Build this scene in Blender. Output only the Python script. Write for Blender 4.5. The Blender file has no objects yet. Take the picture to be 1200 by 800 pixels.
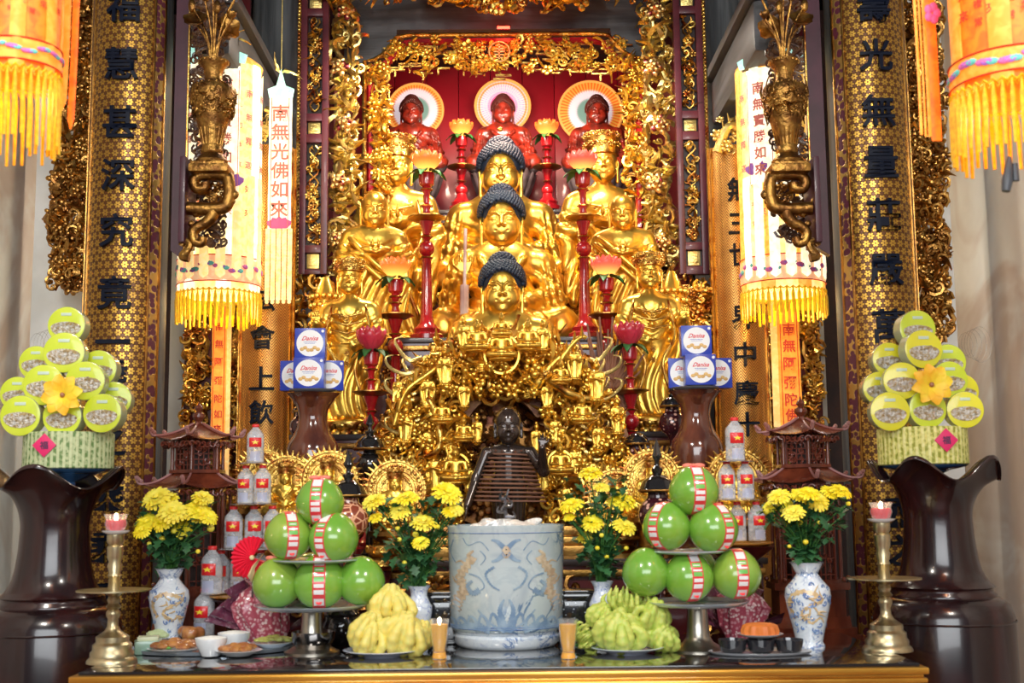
import bpy, bmesh, math, random
import numpy as np
from mathutils import Vector, Matrix, Euler
PI = math.pi
SC = bpy.context.scene
COL = SC.collection
rnd = random.Random(7)

# ------------------------------------------------------------------ camera
FPX = 1450.0
CAMZ = 1.5
TILT = math.atan(187 / FPX)
ROLL = math.radians(0.57)
YAW = 12 / FPX
_F = Vector((0, math.cos(TILT), math.sin(TILT)))
_U = Vector((0, -math.sin(TILT), math.cos(TILT)))
_X = Vector((1, 0, 0))
_Rz = Matrix.Rotation(-YAW, 3, 'Z')
_F = _Rz @ _F; _U = _Rz @ _U; _X = _Rz @ _X
CR = _X * math.cos(ROLL) - _U * math.sin(ROLL)
CU = _X * math.sin(ROLL) + _U * math.cos(ROLL)
CAM = Vector((0, 0, CAMZ))

def ray(px, py):
    return _F + CR * ((px - 600) / FPX) + CU * ((400 - py) / FPX)
def W(px, py, d):
    r = ray(px, py)
    return CAM + r * (d / r.y)
def S(p):
    return (Vector(p) - CAM).dot(_F) / FPX
def PX(p):
    q = Vector(p) - CAM
    z = q.dot(_F)
    return 600 + FPX * q.dot(CR) / z, 400 - FPX * q.dot(CU) / z
def AT(px, d, z):
    py = 400.0
    for _ in range(8):
        p = W(px, py, d)
        py -= (z - p.z) / S(p)
    return W(px, py, d)
def ONZ(px, py, z):
    r = ray(px, py)
    return CAM + r * ((z - CAMZ) / r.z)

# ------------------------------------------------------------------ materials
MATS = {}
class NT:
    def __init__(s, name):
        s.m = bpy.data.materials.new(name); s.m.use_nodes = True
        s.t = s.m.node_tree; s.n = s.t.nodes; s.b = s.n['Principled BSDF']
        s.out = s.n['Material Output']; s._tc = None
    def node(s, typ, **kw):
        n = s.n.new(typ)
        for k, v in kw.items(): setattr(n, k, v)
        return n
    def link(s, a, b): s.t.links.new(a, b)
    def put(s, sock, v):
        if isinstance(v, bpy.types.NodeSocket): s.link(v, sock)
        else: sock.default_value = v
    def m_(s, op, a, b=0.0, c=0.0, clamp=False):
        n = s.node('ShaderNodeMath', operation=op); n.use_clamp = clamp
        s.put(n.inputs[0], a); s.put(n.inputs[1], b); s.put(n.inputs[2], c)
        return n.outputs[0]
    def tc(s, which='Object'):
        if s._tc is None: s._tc = s.node('ShaderNodeTexCoord')
        return s._tc.outputs[which]
    def noise(s, scale, detail=3, rough=.5, coord=None, dist=0):
        n = s.node('ShaderNodeTexNoise'); n.inputs['Scale'].default_value = scale
        n.inputs['Detail'].default_value = detail; n.inputs['Roughness'].default_value = rough
        n.inputs['Distortion'].default_value = dist
        s.link(coord or s.tc(), n.inputs['Vector']); return n.outputs['Fac']
    def vor(s, scale, feature='F1', coord=None, out='Distance'):
        n = s.node('ShaderNodeTexVoronoi', feature=feature); n.inputs['Scale'].default_value = scale
        s.link(coord or s.tc(), n.inputs['Vector']); return n.outputs[out]
    def mix(s, f, a, b):
        n = s.node('ShaderNodeMix', data_type='RGBA')
        s.put(n.inputs[0], f)
        for i, v in ((6, a), (7, b)):
            if isinstance(v, bpy.types.NodeSocket): s.link(v, n.inputs[i])
            else: n.inputs[i].default_value = (*v, 1)
        return n.outputs[2]
    def ramp(s, f, lo, hi):
        n = s.node('ShaderNodeMapRange'); n.inputs[1].default_value = lo; n.inputs[2].default_value = hi
        n.interpolation_type = 'SMOOTHSTEP'
        s.put(n.inputs[0], f); return n.outputs[0]
    def bump(s, h, strength=.3, dist=.01):
        n = s.node('ShaderNodeBump'); n.inputs['Strength'].default_value = strength
        n.inputs['Distance'].default_value = dist
        s.link(h, n.inputs['Height']); s.link(n.outputs[0], s.b.inputs['Normal'])
    def xyz(s, sock):
        n = s.node('ShaderNodeSeparateXYZ'); s.link(sock, n.inputs[0]); return n.outputs
    def base(s, c):
        if isinstance(c, bpy.types.NodeSocket): s.link(c, s.b.inputs['Base Color'])
        else: s.b.inputs['Base Color'].default_value = (*c, 1)
    def set(s, **kw):
        for k, v in kw.items(): s.put(s.b.inputs[k.replace('_', ' ')], v)

def mat(name, c, rough=.5, metal=0, c2=None, ns=8, bump=0, bs=60, bd=.004, coat=0, emis=None, es=0, trans=0, alpha=1, sss=0, lo=.35, hi=.65, spec=.5, sheen=0):
    if name in MATS: return MATS[name]
    t = NT(name)
    if c2: t.base(t.mix(t.ramp(t.noise(ns, 5), lo, hi), c, c2))
    else:  # every surface keeps a faint procedural variation
        t.base(t.mix(t.noise(ns, 3), tuple(x * .93 for x in c), tuple(min(1, x * 1.07) for x in c)))
    t.set(Roughness=rough, Metallic=metal, Coat_Weight=coat, Coat_Roughness=.08, Transmission_Weight=trans, Alpha=alpha)
    t.b.inputs['Specular IOR Level'].default_value = spec
    if sss: t.set(Subsurface_Weight=sss); t.b.inputs['Subsurface Scale'].default_value = .01
    if emis: t.b.inputs['Emission Color'].default_value = (*emis, 1); t.set(Emission_Strength=es)
    if bump: t.bump(t.noise(bs, 4), bump, bd)
    MATS[name] = t.m
    return t.m

# ------------------------------------------------------------------ mesh builder
class MB:
    def __init__(s): s.V = []; s.F = []; s.M = []; s.UV = []; s.n = 0; s.has_uv = False
    def add(s, V, F, M=None, mi=0, uv=None):
        V = np.asarray(V, dtype=float).reshape(-1, 3)
        if M is not None:
            A = np.array(M); V = V @ A[:3, :3].T + A[:3, 3]
        s.V.append(V)
        n = s.n
        if isinstance(F, np.ndarray): s.F.extend((F + n).tolist())
        else: s.F.extend([[i + n for i in f] for f in F])
        s.M.extend([mi] * len(F)); s.n += len(V)
        s.UV.append(np.zeros((len(V), 2)) if uv is None else np.asarray(uv)); s.has_uv |= uv is not None
        return s
    def addmb(s, o, M=None, mi=None):
        if not o.V: return s
        V = np.concatenate(o.V)
        if M is not None:
            A = np.array(M); V = V @ A[:3, :3].T + A[:3, 3]
        n = s.n; s.V.append(V); s.F.extend([[i + n for i in f] for f in o.F])
        s.M.extend(o.M if mi is None else [mi] * len(o.F)); s.n += len(V)
        s.UV.append(np.concatenate(o.UV)); s.has_uv |= o.has_uv
        return s
    def mesh(s, name, mats, smooth=40):
        me = bpy.data.meshes.new(name)
        V = np.concatenate(s.V) if s.V else np.zeros((0, 3))
        me.from_pydata(V.tolist(), [], s.F)
        if not isinstance(mats, (list, tuple)): mats = [mats]
        for m in mats: me.materials.append(m)
        if len(mats) > 1: me.polygons.foreach_set('material_index', s.M)
        if s.has_uv:
            UV = np.concatenate(s.UV); uvl = me.uv_layers.new(name='UVMap')
            li = np.zeros(len(me.loops), dtype=int); me.loops.foreach_get('vertex_index', li)
            uvl.data.foreach_set('uv', UV[li].ravel())
        me.update()
        if smooth:
            me.polygons.foreach_set('use_smooth', [True] * len(me.polygons))
            if smooth < 180: me.set_sharp_from_angle(angle=math.radians(smooth))
        return me
    # primitives
    def box(s, c, size, mi=0, M=None, bev=0):
        x, y, z = [a / 2 for a in size]; c = Vector(c)
        if bev:
            b = min(bev, x * .9, y * .9, z * .9); V = []; F = []
            bm = bmesh.new(); bmesh.ops.create_cube(bm, size=1)
            for v in bm.verts: v.co = Vector((v.co.x * size[0], v.co.y * size[1], v.co.z * size[2])) + c
            bmesh.ops.bevel(bm, geom=bm.edges[:], offset=b, segments=2, affect='EDGES', profile=.6)
            V = [v.co[:] for v in bm.verts]; F = [[v.index for v in f.verts] for f in bm.faces]; bm.free()
            return s.add(V, F, M, mi)
        V = [(c.x + i * x, c.y + j * y, c.z + k * z) for i in (-1, 1) for j in (-1, 1) for k in (-1, 1)]
        F = [(0, 1, 3, 2), (4, 6, 7, 5), (0, 4, 5, 1), (2, 3, 7, 6), (0, 2, 6, 4), (1, 5, 7, 3)]
        return s.add(V, F, M, mi)
    def lathe(s, prof, seg=32, mi=0, M=None, rfun=None, capb=True, capt=True, a0=0, a1=2 * PI):
        """prof: (r, z) from bottom to top"""
        full = abs(a1 - a0 - 2 * PI) < 1e-6
        na = seg if full else seg + 1
        ang = a0 + (a1 - a0) * np.arange(na) / seg
        V = []; uv = []
        for (r, z) in prof:
            rr = r * (rfun(ang, z) if rfun else 1)
            V.append(np.stack([rr * np.cos(ang) * np.ones(na), rr * np.sin(ang) * np.ones(na), z * np.ones(na)], 1))
            uv.append(np.stack([ang * max(p[0] for p in prof), z * np.ones(na)], 1))
        V = np.concatenate(V); uv = np.concatenate(uv); F = []
        for j in range(len(prof) - 1):
            for i in range(na if full else na - 1):
                i2 = (i + 1) % na
                F.append((j * na + i, j * na + i2, (j + 1) * na + i2, (j + 1) * na + i))
        if full:
            if capb and prof[0][0] > 1e-6: F.append(tuple(range(na - 1, -1, -1)))
            if capt and prof[-1][0] > 1e-6: F.append(tuple((len(prof) - 1) * na + i for i in range(na)))
        return s.add(V, F, M, mi, uv)
    def tube(s, pts, rad, seg=8, mi=0, M=None, flat=None, cap=True):
        P = np.array(pts, dtype=float); n = len(P)
        R = np.full(n, rad, dtype=float) if np.isscalar(rad) else np.array(rad, dtype=float)
        T = np.gradient(P, axis=0); T /= (np.linalg.norm(T, axis=1)[:, None] + 1e-12)
        ref = np.array([0, 1., 0]) if abs(T[0][1]) < .9 else np.array([1., 0, 0])
        a = np.arange(seg) * 2 * PI / seg; V = []
        u = np.cross(T[0], ref); u /= np.linalg.norm(u)
        for i in range(n):
            u = u - T[i] * u.dot(T[i]); u /= (np.linalg.norm(u) + 1e-12)
            w = np.cross(T[i], u)
            f = flat if flat else 1
            V.append(P[i] + R[i] * (np.cos(a)[:, None] * u + f * np.sin(a)[:, None] * w))
        V = np.concatenate(V); I = np.arange(seg); J = (I + 1) % seg
        F = np.concatenate([np.stack([k * seg + I, k * seg + J, (k + 1) * seg + J, (k + 1) * seg + I], 1) for k in range(n - 1)]).tolist()
        if cap: F.append(list(range(seg - 1, -1, -1))); F.append([(n - 1) * seg + i for i in range(seg)])
        return s.add(V, F, M, mi)
    def ball(s, c, r, seg=12, rings=8, mi=0, M=None):
        if np.isscalar(r): r = (r, r, r)
        th = np.linspace(0, PI, rings + 1)[1:-1]; a = np.arange(seg) * 2 * PI / seg
        V = [[0, 0, -1]]
        for t in th: V += [[math.sin(t) * math.cos(x), math.sin(t) * math.sin(x), -math.cos(t)] for x in a]
        V.append([0, 0, 1]); V = np.array(V) * r + np.array(c)
        F = []
        for i in range(seg): F.append((0, 1 + (i + 1) % seg, 1 + i))
        for k in range(len(th) - 1):
            for i in range(seg):
                b = 1 + k * seg; F.append((b + i, b + (i + 1) % seg, b + seg + (i + 1) % seg, b + seg + i))
        b = 1 + (len(th) - 1) * seg; L = len(V) - 1
        for i in range(seg): F.append((b + i, b + (i + 1) % seg, L))
        return s.add(V, F, M, mi)
    def prism(s, poly, y0, y1, mi=0, M=None, hole=None):
        """poly: (x,z) outline, extruded along y"""
        n = len(poly); V = [(x, y0, z) for x, z in poly] + [(x, y1, z) for x, z in poly]
        F = [tuple(range(n)), tuple(range(2 * n - 1, n - 1, -1))]
        for i in range(n):
            j = (i + 1) % n; F.append((i, i + n, j + n, j))
        return s.add(V, F, M, mi)

def obj(name, mb, mats, parent=None, smooth=40, loc=None):
    me = mb if isinstance(mb, bpy.types.Mesh) else mb.mesh(name, mats, smooth)
    o = bpy.data.objects.new(name, me); COL.objects.link(o)
    if parent: o.parent = parent
    if loc is not None: o.location = loc
    return o
def tag(o, label, cat, group=None):
    o['label'] = label; o['category'] = cat
    if group: o['group'] = group
    return o
def thing(name, label, cat, loc, group=None, rz=0):
    o = bpy.data.objects.new(name, None); COL.objects.link(o); o.location = loc; o.rotation_euler.z = rz
    o.empty_display_size = .05
    return tag(o, label, cat, group)
def struct(name, mb, mats, smooth=40):
    o = obj(name, mb, mats, None, smooth); o['kind'] = 'structure'; return o
def kids(o): return [c for c in o.children]
def dup(o, loc, label=None, group=None, rz=None, scale=None, skip=()):
    def cp(a, par):
        c = a.copy(); COL.objects.link(c)
        if par: c.parent = par
        for k in a.children:
            if k.name.split('.')[0] in skip: continue
            cp(k, c)
        return c
    r = cp(o, None); r.location = loc
    if label: r['label'] = label
    if group: r['group'] = group
    if rz is not None: r.rotation_euler.z = rz
    if scale is not None: r.scale = (scale,) * 3 if np.isscalar(scale) else scale
    return r
def X(loc=(0, 0, 0), rot=(0, 0, 0), sc=1):
    s = (sc, sc, sc) if np.isscalar(sc) else sc
    return Matrix.Translation(loc) @ Euler(rot).to_matrix().to_4x4() @ Matrix.Diagonal((*s, 1))
def spl(pts, n):
    """Catmull-Rom through pts"""
    P = np.array([pts[0]] + list(pts) + [pts[-1]], dtype=float); out = []
    k = len(pts) - 1
    for i in range(n):
        t = i / (n - 1) * k; j = min(int(t), k - 1); t -= j
        a, b, c, d = P[j], P[j + 1], P[j + 2], P[j + 3]
        out.append(.5 * ((2 * b) + (-a + c) * t + (2 * a - 5 * b + 4 * c - d) * t * t + (-a + 3 * b - 3 * c + d) * t ** 3))
    return np.array(out)
ORD = ['first', 'second', 'third', 'fourth', 'fifth', 'sixth', 'seventh', 'eighth', 'ninth', 'tenth', 'eleventh', 'twelfth', 'thirteenth', 'fourteenth', 'fifteenth', 'sixteenth', 'seventeenth', 'eighteenth', 'nineteenth', 'twentieth']

# ------------------------------------------------------------------ distance-field sculpting
def rotm(rot): return np.array(Euler(rot).to_matrix())
class SDF:
    def __init__(s): s.p = []
    def cap(s, a, b, ra, rb=None, k=.02, sub=False, fl=(1, 1, 1)):
        s.p.append(('c', np.array(a, float), np.array(b, float), ra, ra if rb is None else rb, k, sub, fl)); return s
    def ell(s, c, r, rot=(0, 0, 0), k=.02, sub=False):
        s.p.append(('e', np.array(c, float), np.array(r, float), rotm(rot), 0, k, sub, None)); return s
    def chain(s, pts, rs, k=.01):
        for i in range(len(pts) - 1):
            s.cap(pts[i], pts[i + 1], rs if np.isscalar(rs) else rs[i], rs if np.isscalar(rs) else rs[i + 1], k)
        return s
    def mir(s, f):
        """call f(sign) for both sides"""
        f(1); f(-1); return s
    def build(s, h, disp=None):
        lo = np.full(3, 1e9); hi = -lo
        for q in s.p:
            if q[6]: continue
            if q[0] == 'c': a = np.minimum(q[1], q[2]) - max(q[3], q[4]); b = np.maximum(q[1], q[2]) + max(q[3], q[4])
            else: m = max(q[2]); a = q[1] - m; b = q[1] + m
            lo = np.minimum(lo, a); hi = np.maximum(hi, b)
        lo -= 4 * h; hi += 4 * h
        n = np.ceil((hi - lo) / h).astype(int) + 1
        D = np.full(n, .5, dtype=np.float32)
        ax = [(lo[i] + h * np.arange(n[i])).astype(np.float32) for i in range(3)]
        for q in s.p:
            k = q[5]; mg = k * 1.2 + 3 * h
            if q[0] == 'c': r = max(q[3], q[4]); a = np.minimum(q[1], q[2]) - r - mg; b = np.maximum(q[1], q[2]) + r + mg
            else: m = max(q[2]); a = q[1] - m - mg; b = q[1] + m + mg
            i0 = np.clip(np.floor((a - lo) / h).astype(int), 0, n); i1 = np.clip(np.ceil((b - lo) / h).astype(int) + 1, 0, n)
            if (i1 <= i0).any(): continue
            sl = tuple(slice(i0[i], i1[i]) for i in range(3))
            Xg = ax[0][sl[0]][:, None, None]; Yg = ax[1][sl[1]][None, :, None]; Zg = ax[2][sl[2]][None, None, :]
            if q[0] == 'c':
                A, B = q[1], q[2]; ba = B - A; L = max(ba.dot(ba), 1e-12)
                px, py, pz = Xg - A[0], Yg - A[1], Zg - A[2]
                t = np.clip((px * ba[0] + py * ba[1] + pz * ba[2]) / L, 0, 1)
                fl = q[7]
                d = np.sqrt(((px - t * ba[0]) / fl[0]) ** 2 + ((py - t * ba[1]) / fl[1]) ** 2 + ((pz - t * ba[2]) / fl[2]) ** 2) - (q[3] + (q[4] - q[3]) * t)
            else:
                R = q[3]; px, py, pz = Xg - q[1][0], Yg - q[1][1], Zg - q[1][2]
                u = [R[0][i] * px + R[1][i] * py + R[2][i] * pz for i in range(3)]
                k0 = np.sqrt(sum((u[i] / q[2][i]) ** 2 for i in range(3)))
                k1 = np.sqrt(sum((u[i] / q[2][i] ** 2) ** 2 for i in range(3))) + 1e-9
                d = k0 * (k0 - 1) / k1
            o = D[sl]
            if q[6]:
                hh = np.clip(.5 - .5 * (o + d) / k, 0, 1); D[sl] = o * (1 - hh) - d * hh + k * hh * (1 - hh)
            else:
                hh = np.clip(.5 + .5 * (d - o) / k, 0, 1); D[sl] = d * (1 - hh) + o * hh - k * hh * (1 - hh)
        if disp is not None:
            D = disp(ax[0][:, None, None], ax[1][None, :, None], ax[2][None, None, :], D)
        return nets(D, lo, h)
def nets(D, lo, h):
    n = np.array(D.shape); acc = np.zeros((*(n - 1), 3), dtype=np.float32); cnt = np.zeros(n - 1, dtype=np.int8)
    Q = []
    sg = D < 0
    for ax in range(3):
        s0 = [slice(None)] * 3; s1 = [slice(None)] * 3; s0[ax] = slice(0, -1); s1[ax] = slice(1, None)
        a = D[tuple(s0)]; b = D[tuple(s1)]; cr = sg[tuple(s0)] != sg[tuple(s1)]
        I = np.argwhere(cr); ta = a[cr]; tb = b[cr]; t = ta / (ta - tb)
        pos = I.astype(np.float32); pos[:, ax] += t
        o1, o2 = [x for x in range(3) if x != ax]
        for d1 in (0, 1):
            for d2 in (0, 1):
                C = I.copy(); C[:, o1] -= d1; C[:, o2] -= d2
                ok = (C[:, o1] >= 0) & (C[:, o2] >= 0) & (C[:, o1] < n[o1] - 1) & (C[:, o2] < n[o2] - 1)
                C_ = C[ok]; np.add.at(acc, (C_[:, 0], C_[:, 1], C_[:, 2]), pos[ok]); np.add.at(cnt, (C_[:, 0], C_[:, 1], C_[:, 2]), 1)
        ok = (I[:, o1] > 0) & (I[:, o2] > 0) & (I[:, o1] < n[o1] - 1) & (I[:, o2] < n[o2] - 1)
        Q.append((I[ok], ta[ok] < 0, ax, o1, o2))
    idx = -np.ones(n - 1, dtype=np.int64); m = cnt > 0; idx[m] = np.arange(m.sum())
    V = acc[m] / cnt[m][:, None] * h + lo
    F = []
    for I, neg, ax, o1, o2 in Q:
        def c(d1, d2):
            C = I.copy(); C[:, o1] -= d1; C[:, o2] -= d2; return idx[C[:, 0], C[:, 1], C[:, 2]]
        q = np.stack([c(1, 1), c(0, 1), c(0, 0), c(1, 0)], 1)
        fl = neg if ax != 1 else ~neg
        q[~fl] = q[~fl][:, ::-1]
        F.append(q)
    F = np.concatenate(F)
    mb = MB(); mb.add(V, F); return mb

# ------------------------------------------------------------------ lettering
_tc = {}
def glyphs(text, bold=0.0, ext=.02, shear=0, res=2):
    key = (text, bold, ext, shear)
    if key in _tc: return _tc[key]
    c = bpy.data.curves.new('t', 'FONT'); c.body = text; c.size = 1; c.extrude = ext; c.offset = bold; c.shear = shear
    c.resolution_u = res; c.align_x = 'LEFT'
    o = bpy.data.objects.new('t', c); COL.objects.link(o); bpy.context.view_layer.update()
    me = bpy.data.meshes.new_from_object(o.evaluated_get(bpy.context.evaluated_depsgraph_get()))
    V = np.zeros(len(me.vertices) * 3); me.vertices.foreach_get('co', V); V = V.reshape(-1, 3)
    F = [list(p.vertices) for p in me.polygons]
    bpy.data.objects.remove(o); bpy.data.curves.remove(c); bpy.data.meshes.remove(me)
    mn, mx = V.min(0), V.max(0); V[:, :2] -= (mn[:2] + mx[:2]) / 2
    _tc[key] = (V, F); return _tc[key]
def add_text(mb, text, loc, size, mi=0, bold=.0, ext=.02, shear=0, rz=0, wide=None, wrapR=None, ang=0, wide_off=0.0):
    """lettering facing -Y, centred on loc; wrapR: laid on a cylinder of that radius about (0,0)"""
    V, F = glyphs(text, bold, ext, shear)
    V = V.copy(); k = size / max(1e-6, V[:, 1].max() - V[:, 1].min(), (V[:, 0].max() - V[:, 0].min()) if len(text) == 1 else 0) if wide is None else wide / (V[:, 0].max() - V[:, 0].min())
    V *= k
    if wrapR:
        Rw = wrapR * 1.7; b = V[:, 0] / Rw; r = Rw + V[:, 2] * .7; a0 = -PI / 2 + ang; ox = wrapR - Rw + wide_off
        P = np.stack([ox * np.cos(a0) + r * np.cos(a0 + b), ox * np.sin(a0) + r * np.sin(a0 + b), V[:, 1] + loc[2]], 1)
    else:
        P = np.stack([V[:, 0] + loc[0], loc[1] - V[:, 2], V[:, 1] + loc[2]], 1)
    mb.add(P, F, None, mi); return mb
# ------------------------------------------------------------------ shared materials
GOLD = mat('gold_leaf', (.92, .61, .11), .30, .92, c2=(.84, .48, .07), ns=6, bump=.25, bs=40, bd=.004)
GOLDC = mat('carved_gilding', (.85, .55, .13), .28, 1, c2=(.36, .09, .02), ns=14, lo=.42, hi=.68, bump=.5, bs=90, bd=.004)
GOLDP = mat('pale_gilding', (.80, .62, .22), .34, 1, c2=(.42, .20, .08), ns=16, lo=.5, hi=.8, bump=.5, bs=70, bd=.005)
GOLDD = mat('antique_gilding', (.50, .27, .07), .30, 1, c2=(.18, .06, .02), ns=12, lo=.4, hi=.8, bump=.5, bs=80, bd=.004)
BRONZE = mat('dark_gilt_bronze', (.46, .25, .06), .36, 1, c2=(.18, .08, .025), ns=16, bump=.6, bs=50, bd=.008)
BRASS = mat('old_brass', (.62, .53, .32), .34, 1, c2=(.45, .37, .22), ns=20, bump=.1, bs=50)
STEEL = mat('pressed_steel', (.75, .72, .68), .25, 1, c2=(.6, .58, .55))
REDL = mat('red_lacquer', (.45, .010, .014), .2, 0, c2=(.24, .004, .01), coat=.6)
REDD = mat('dark_red_lacquer', (.08, .008, .010), .3, 0, c2=(.09, .008, .012), coat=.3)
REDW = mat('red_back_panel_paint', (.42, .012, .03), .35, 0, c2=(.30, .008, .02), ns=3, coat=.3)
PURP = mat('plum_lacquer', (.065, .012, .028), .4, 0, c2=(.045, .008, .02), coat=.1)
WREDB = mat('red_brown_carved_wood', (.42, .035, .015), .32, 0, c2=(.14, .02, .012), ns=9, coat=.5, bump=.3, bs=30)
BLACK = mat('black_lacquer', (.012, .010, .010), .12, 0, coat=1)
SOOT = mat('dark_shelf_wood', (.035, .018, .014), .4, 0, c2=(.02, .01, .01), coat=.2)
GLASS = mat('clear_plastic', (.93, .96, .98), .06, 0, trans=.92)
GREYST = mat('grey_lotus_wood', (.16, .13, .14), .5, 0, c2=(.08, .06, .06), ns=12, bump=.4)
WHITE = mat('white_porcelain', (.82, .84, .86), .15, 0, coat=.6)
SILVERP = mat('silver_foil', (.8, .8, .8), .3, 1, c2=(.45, .38, .28), ns=60, bump=.8, bs=120, bd=.01)

def wood_mat(name, c, c2, axis='z', scale=3, rough=.25, coat=.6, stretch=8, bump=.1):
    t = NT(name); mp = t.node('ShaderNodeMapping'); t.link(t.tc(), mp.inputs[0])
    s = [scale * stretch] * 3; s['xyz'.index(axis)] = scale; mp.inputs['Scale'].default_value = s
    n = t.noise(1, 5, .6, mp.outputs[0], .6)
    t.base(t.mix(t.ramp(n, .3, .7), c, c2)); t.set(Roughness=rough, Coat_Weight=coat, Coat_Roughness=.06)
    if bump: t.bump(n, bump, .004)
    MATS[name] = t.m; return t.m
GREYW = wood_mat('weathered_grey_wood', (.115, .125, .135), (.035, .04, .045), 'z', 1.2, .6, 0, 14, .5)
GREYB = wood_mat('weathered_beam_wood', (.14, .14, .145), (.05, .045, .045), 'x', 1.0, .6, 0, 10, .5)
ROSEW = wood_mat('rosewood', (.20, .045, .02), (.10, .02, .01), 'z', 2, .22, .5, 6)
URNW = wood_mat('dark_polished_wood', (.030, .007, .007), (.010, .004, .005), 'z', 1.5, .22, .45, 5, 0)
VASEW = wood_mat('brown_polished_wood', (.17, .05, .025), (.07, .018, .012), 'z', 2, .15, .9, 6, 0)

def diaper():
    """columns: gilt blossoms in a grid on brown lacquer"""
    t = NT('blossom_diaper_gilding'); uv = t.tc('UV'); x, y, _ = t.xyz(uv)
    c = .043
    sy = t.m_('DIVIDE', y, c * .866); row = t.m_('FLOOR', sy); fy = t.m_('SUBTRACT', t.m_('SUBTRACT', sy, row), .5)
    off = t.m_('MULTIPLY', t.m_('MODULO', t.m_('ADD', row, 1000.0), 2.0), .5)
    sx = t.m_('ADD', t.m_('DIVIDE', x, c), off); fx = t.m_('SUBTRACT', t.m_('FRACT', sx), .5)
    fy = t.m_('MULTIPLY', fy, .866)
    r = t.m_('SQRT', t.m_('ADD', t.m_('MULTIPLY', fx, fx), t.m_('MULTIPLY', fy, fy)))
    th = t.m_('ARCTAN2', fy, fx)
    pet = t.m_('ABSOLUTE', t.m_('COSINE', t.m_('MULTIPLY', th, 3.0)))
    edge = t.m_('ADD', .17, t.m_('MULTIPLY', t.m_('POWER', pet, .6), .29))
    m = t.ramp(t.m_('SUBTRACT', edge, r), -.03, .05)
    core = t.ramp(r, .07, .11); m = t.m_('MULTIPLY', m, t.m_('MAXIMUM', core, .2))
    wear = t.ramp(t.noise(9, 4), .30, .62)
    m2 = t.m_('MULTIPLY', m, t.m_('ADD', .55, t.m_('MULTIPLY', wear, .45)))
    t.base(t.mix(m2, (.13, .045, .010), (.66, .38, .07)))
    t.put(t.b.inputs['Metallic'], t.m_('ADD', .35, t.m_('MULTIPLY', m2, .6))); t.put(t.b.inputs['Roughness'], .34)
    t.bump(m, .9, .006); MATS['diaper'] = t.m; return t.m
DIAPER = diaper()
def weave():
    t = NT('basket_weave_gilding'); x, y, _ = t.xyz(t.tc('UV'))
    c = .052
    sx = t.m_('DIVIDE', x, c); sy = t.m_('DIVIDE', y, c)
    # zigzag bands: slanted strands that change direction every column
    tri = t.m_('ABSOLUTE', t.m_('SUBTRACT', t.m_('FRACT', sx), .5))
    ph = t.m_('ADD', t.m_('MULTIPLY', sy, 3.0), t.m_('MULTIPLY', tri, 4.0))
    st = t.ramp(t.m_('ABSOLUTE', t.m_('SUBTRACT', t.m_('FRACT', ph), .5)), .10, .26)
    wear = t.ramp(t.noise(7, 4), .3, .65)
    t.base(t.mix(t.m_('MULTIPLY', st, t.m_('ADD', .6, t.m_('MULTIPLY', wear, .4))), (.20, .055, .012), (.66, .36, .09)))
    t.put(t.b.inputs['Metallic'], t.m_('ADD', .3, t.m_('MULTIPLY', st, .6))); t.put(t.b.inputs['Roughness'], .36)
    t.bump(st, .7, .004); MATS['weave'] = t.m; return t.m
WEAVE = weave()
def vine():
    t = NT('painted_vine_band'); uv = t.tc('UV'); x, y, _ = t.xyz(uv)
    w = t.m_('SINE', t.m_('MULTIPLY', y, 26.0)); d = t.m_('ABSOLUTE', t.m_('SUBTRACT', t.m_('MULTIPLY', w, .018), t.m_('SUBTRACT', t.noise(10, 2, .5, uv), .5)))
    v = t.vor(34, coord=uv)
    m = t.ramp(v, .50, .66)
    t.base(t.mix(m, (.10, .02, .035), (.60, .36, .10))); t.put(t.b.inputs['Metallic'], t.m_('MULTIPLY', m, .8)); t.set(Roughness=.35)
    t.bump(m, .5, .003); MATS['vine'] = t.m; return t.m
VINE = vine()
def plaster():
    t = NT('blotched_plaster')
    a = t.ramp(t.noise(.9, 4, .6, dist=.8), .42, .58); b = t.noise(6, 5)  # broad noise blotches, greyish white into warm brown
    t.base(t.mix(a, t.mix(b, (.72, .71, .67), (.84, .84, .80)), t.mix(b, (.55, .45, .38), (.66, .57, .50))))
    t.set(Roughness=.8); t.bump(t.noise(14, 5), .2, .006); MATS['plaster'] = t.m; return t.m
PLASTER = plaster()
def bluewhite(name, c0=(.74, .80, .86), c1=(.10, .20, .45), lo=.5, hi=.56, sc=9, tan=True):
    t = NT(name); n = t.noise(sc, 5, .62, dist=1.6)
    v = t.ramp(t.m_('ABSOLUTE', t.m_('SUBTRACT', n, .5)), .012, .045)   # contour-like brush lines
    f = t.ramp(t.noise(sc * .55, 2), .50, .60)
    m = t.m_('MULTIPLY', t.m_('SUBTRACT', 1.0, v), t.m_('ADD', t.m_('MULTIPLY', f, .8), .12))
    wash = t.m_('MULTIPLY', t.ramp(t.noise(sc * .8, 3, dist=1), .56, .68), .4)
    t.base(t.mix(t.m_('MAXIMUM', m, wash), c0, c1)); t.set(Roughness=.14, Coat_Weight=.7)
    MATS[name] = t.m; return t.m
BWV = bluewhite('blue_and_white_glaze', sc=16)
BWC = bluewhite('pale_blue_glaze', (.50, .57, .59), (.10, .19, .33), sc=5)
BWF = bluewhite('floral_blue_glaze', (.75, .80, .88), (.05, .12, .5), sc=30)
TAN = mat('tan_glaze', (.55, .38, .20), .25, 0, c2=(.75, .55, .3), ns=40, coat=.4)
TANL = mat('pale_tan_glaze', (.62, .50, .36), .25, 0, c2=(.45, .33, .22), ns=40, coat=.4)
BLUEG = mat('blue_glaze_paint', (.10, .18, .42), .25, 0, c2=(.2, .32, .55), ns=30, coat=.4)
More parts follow.
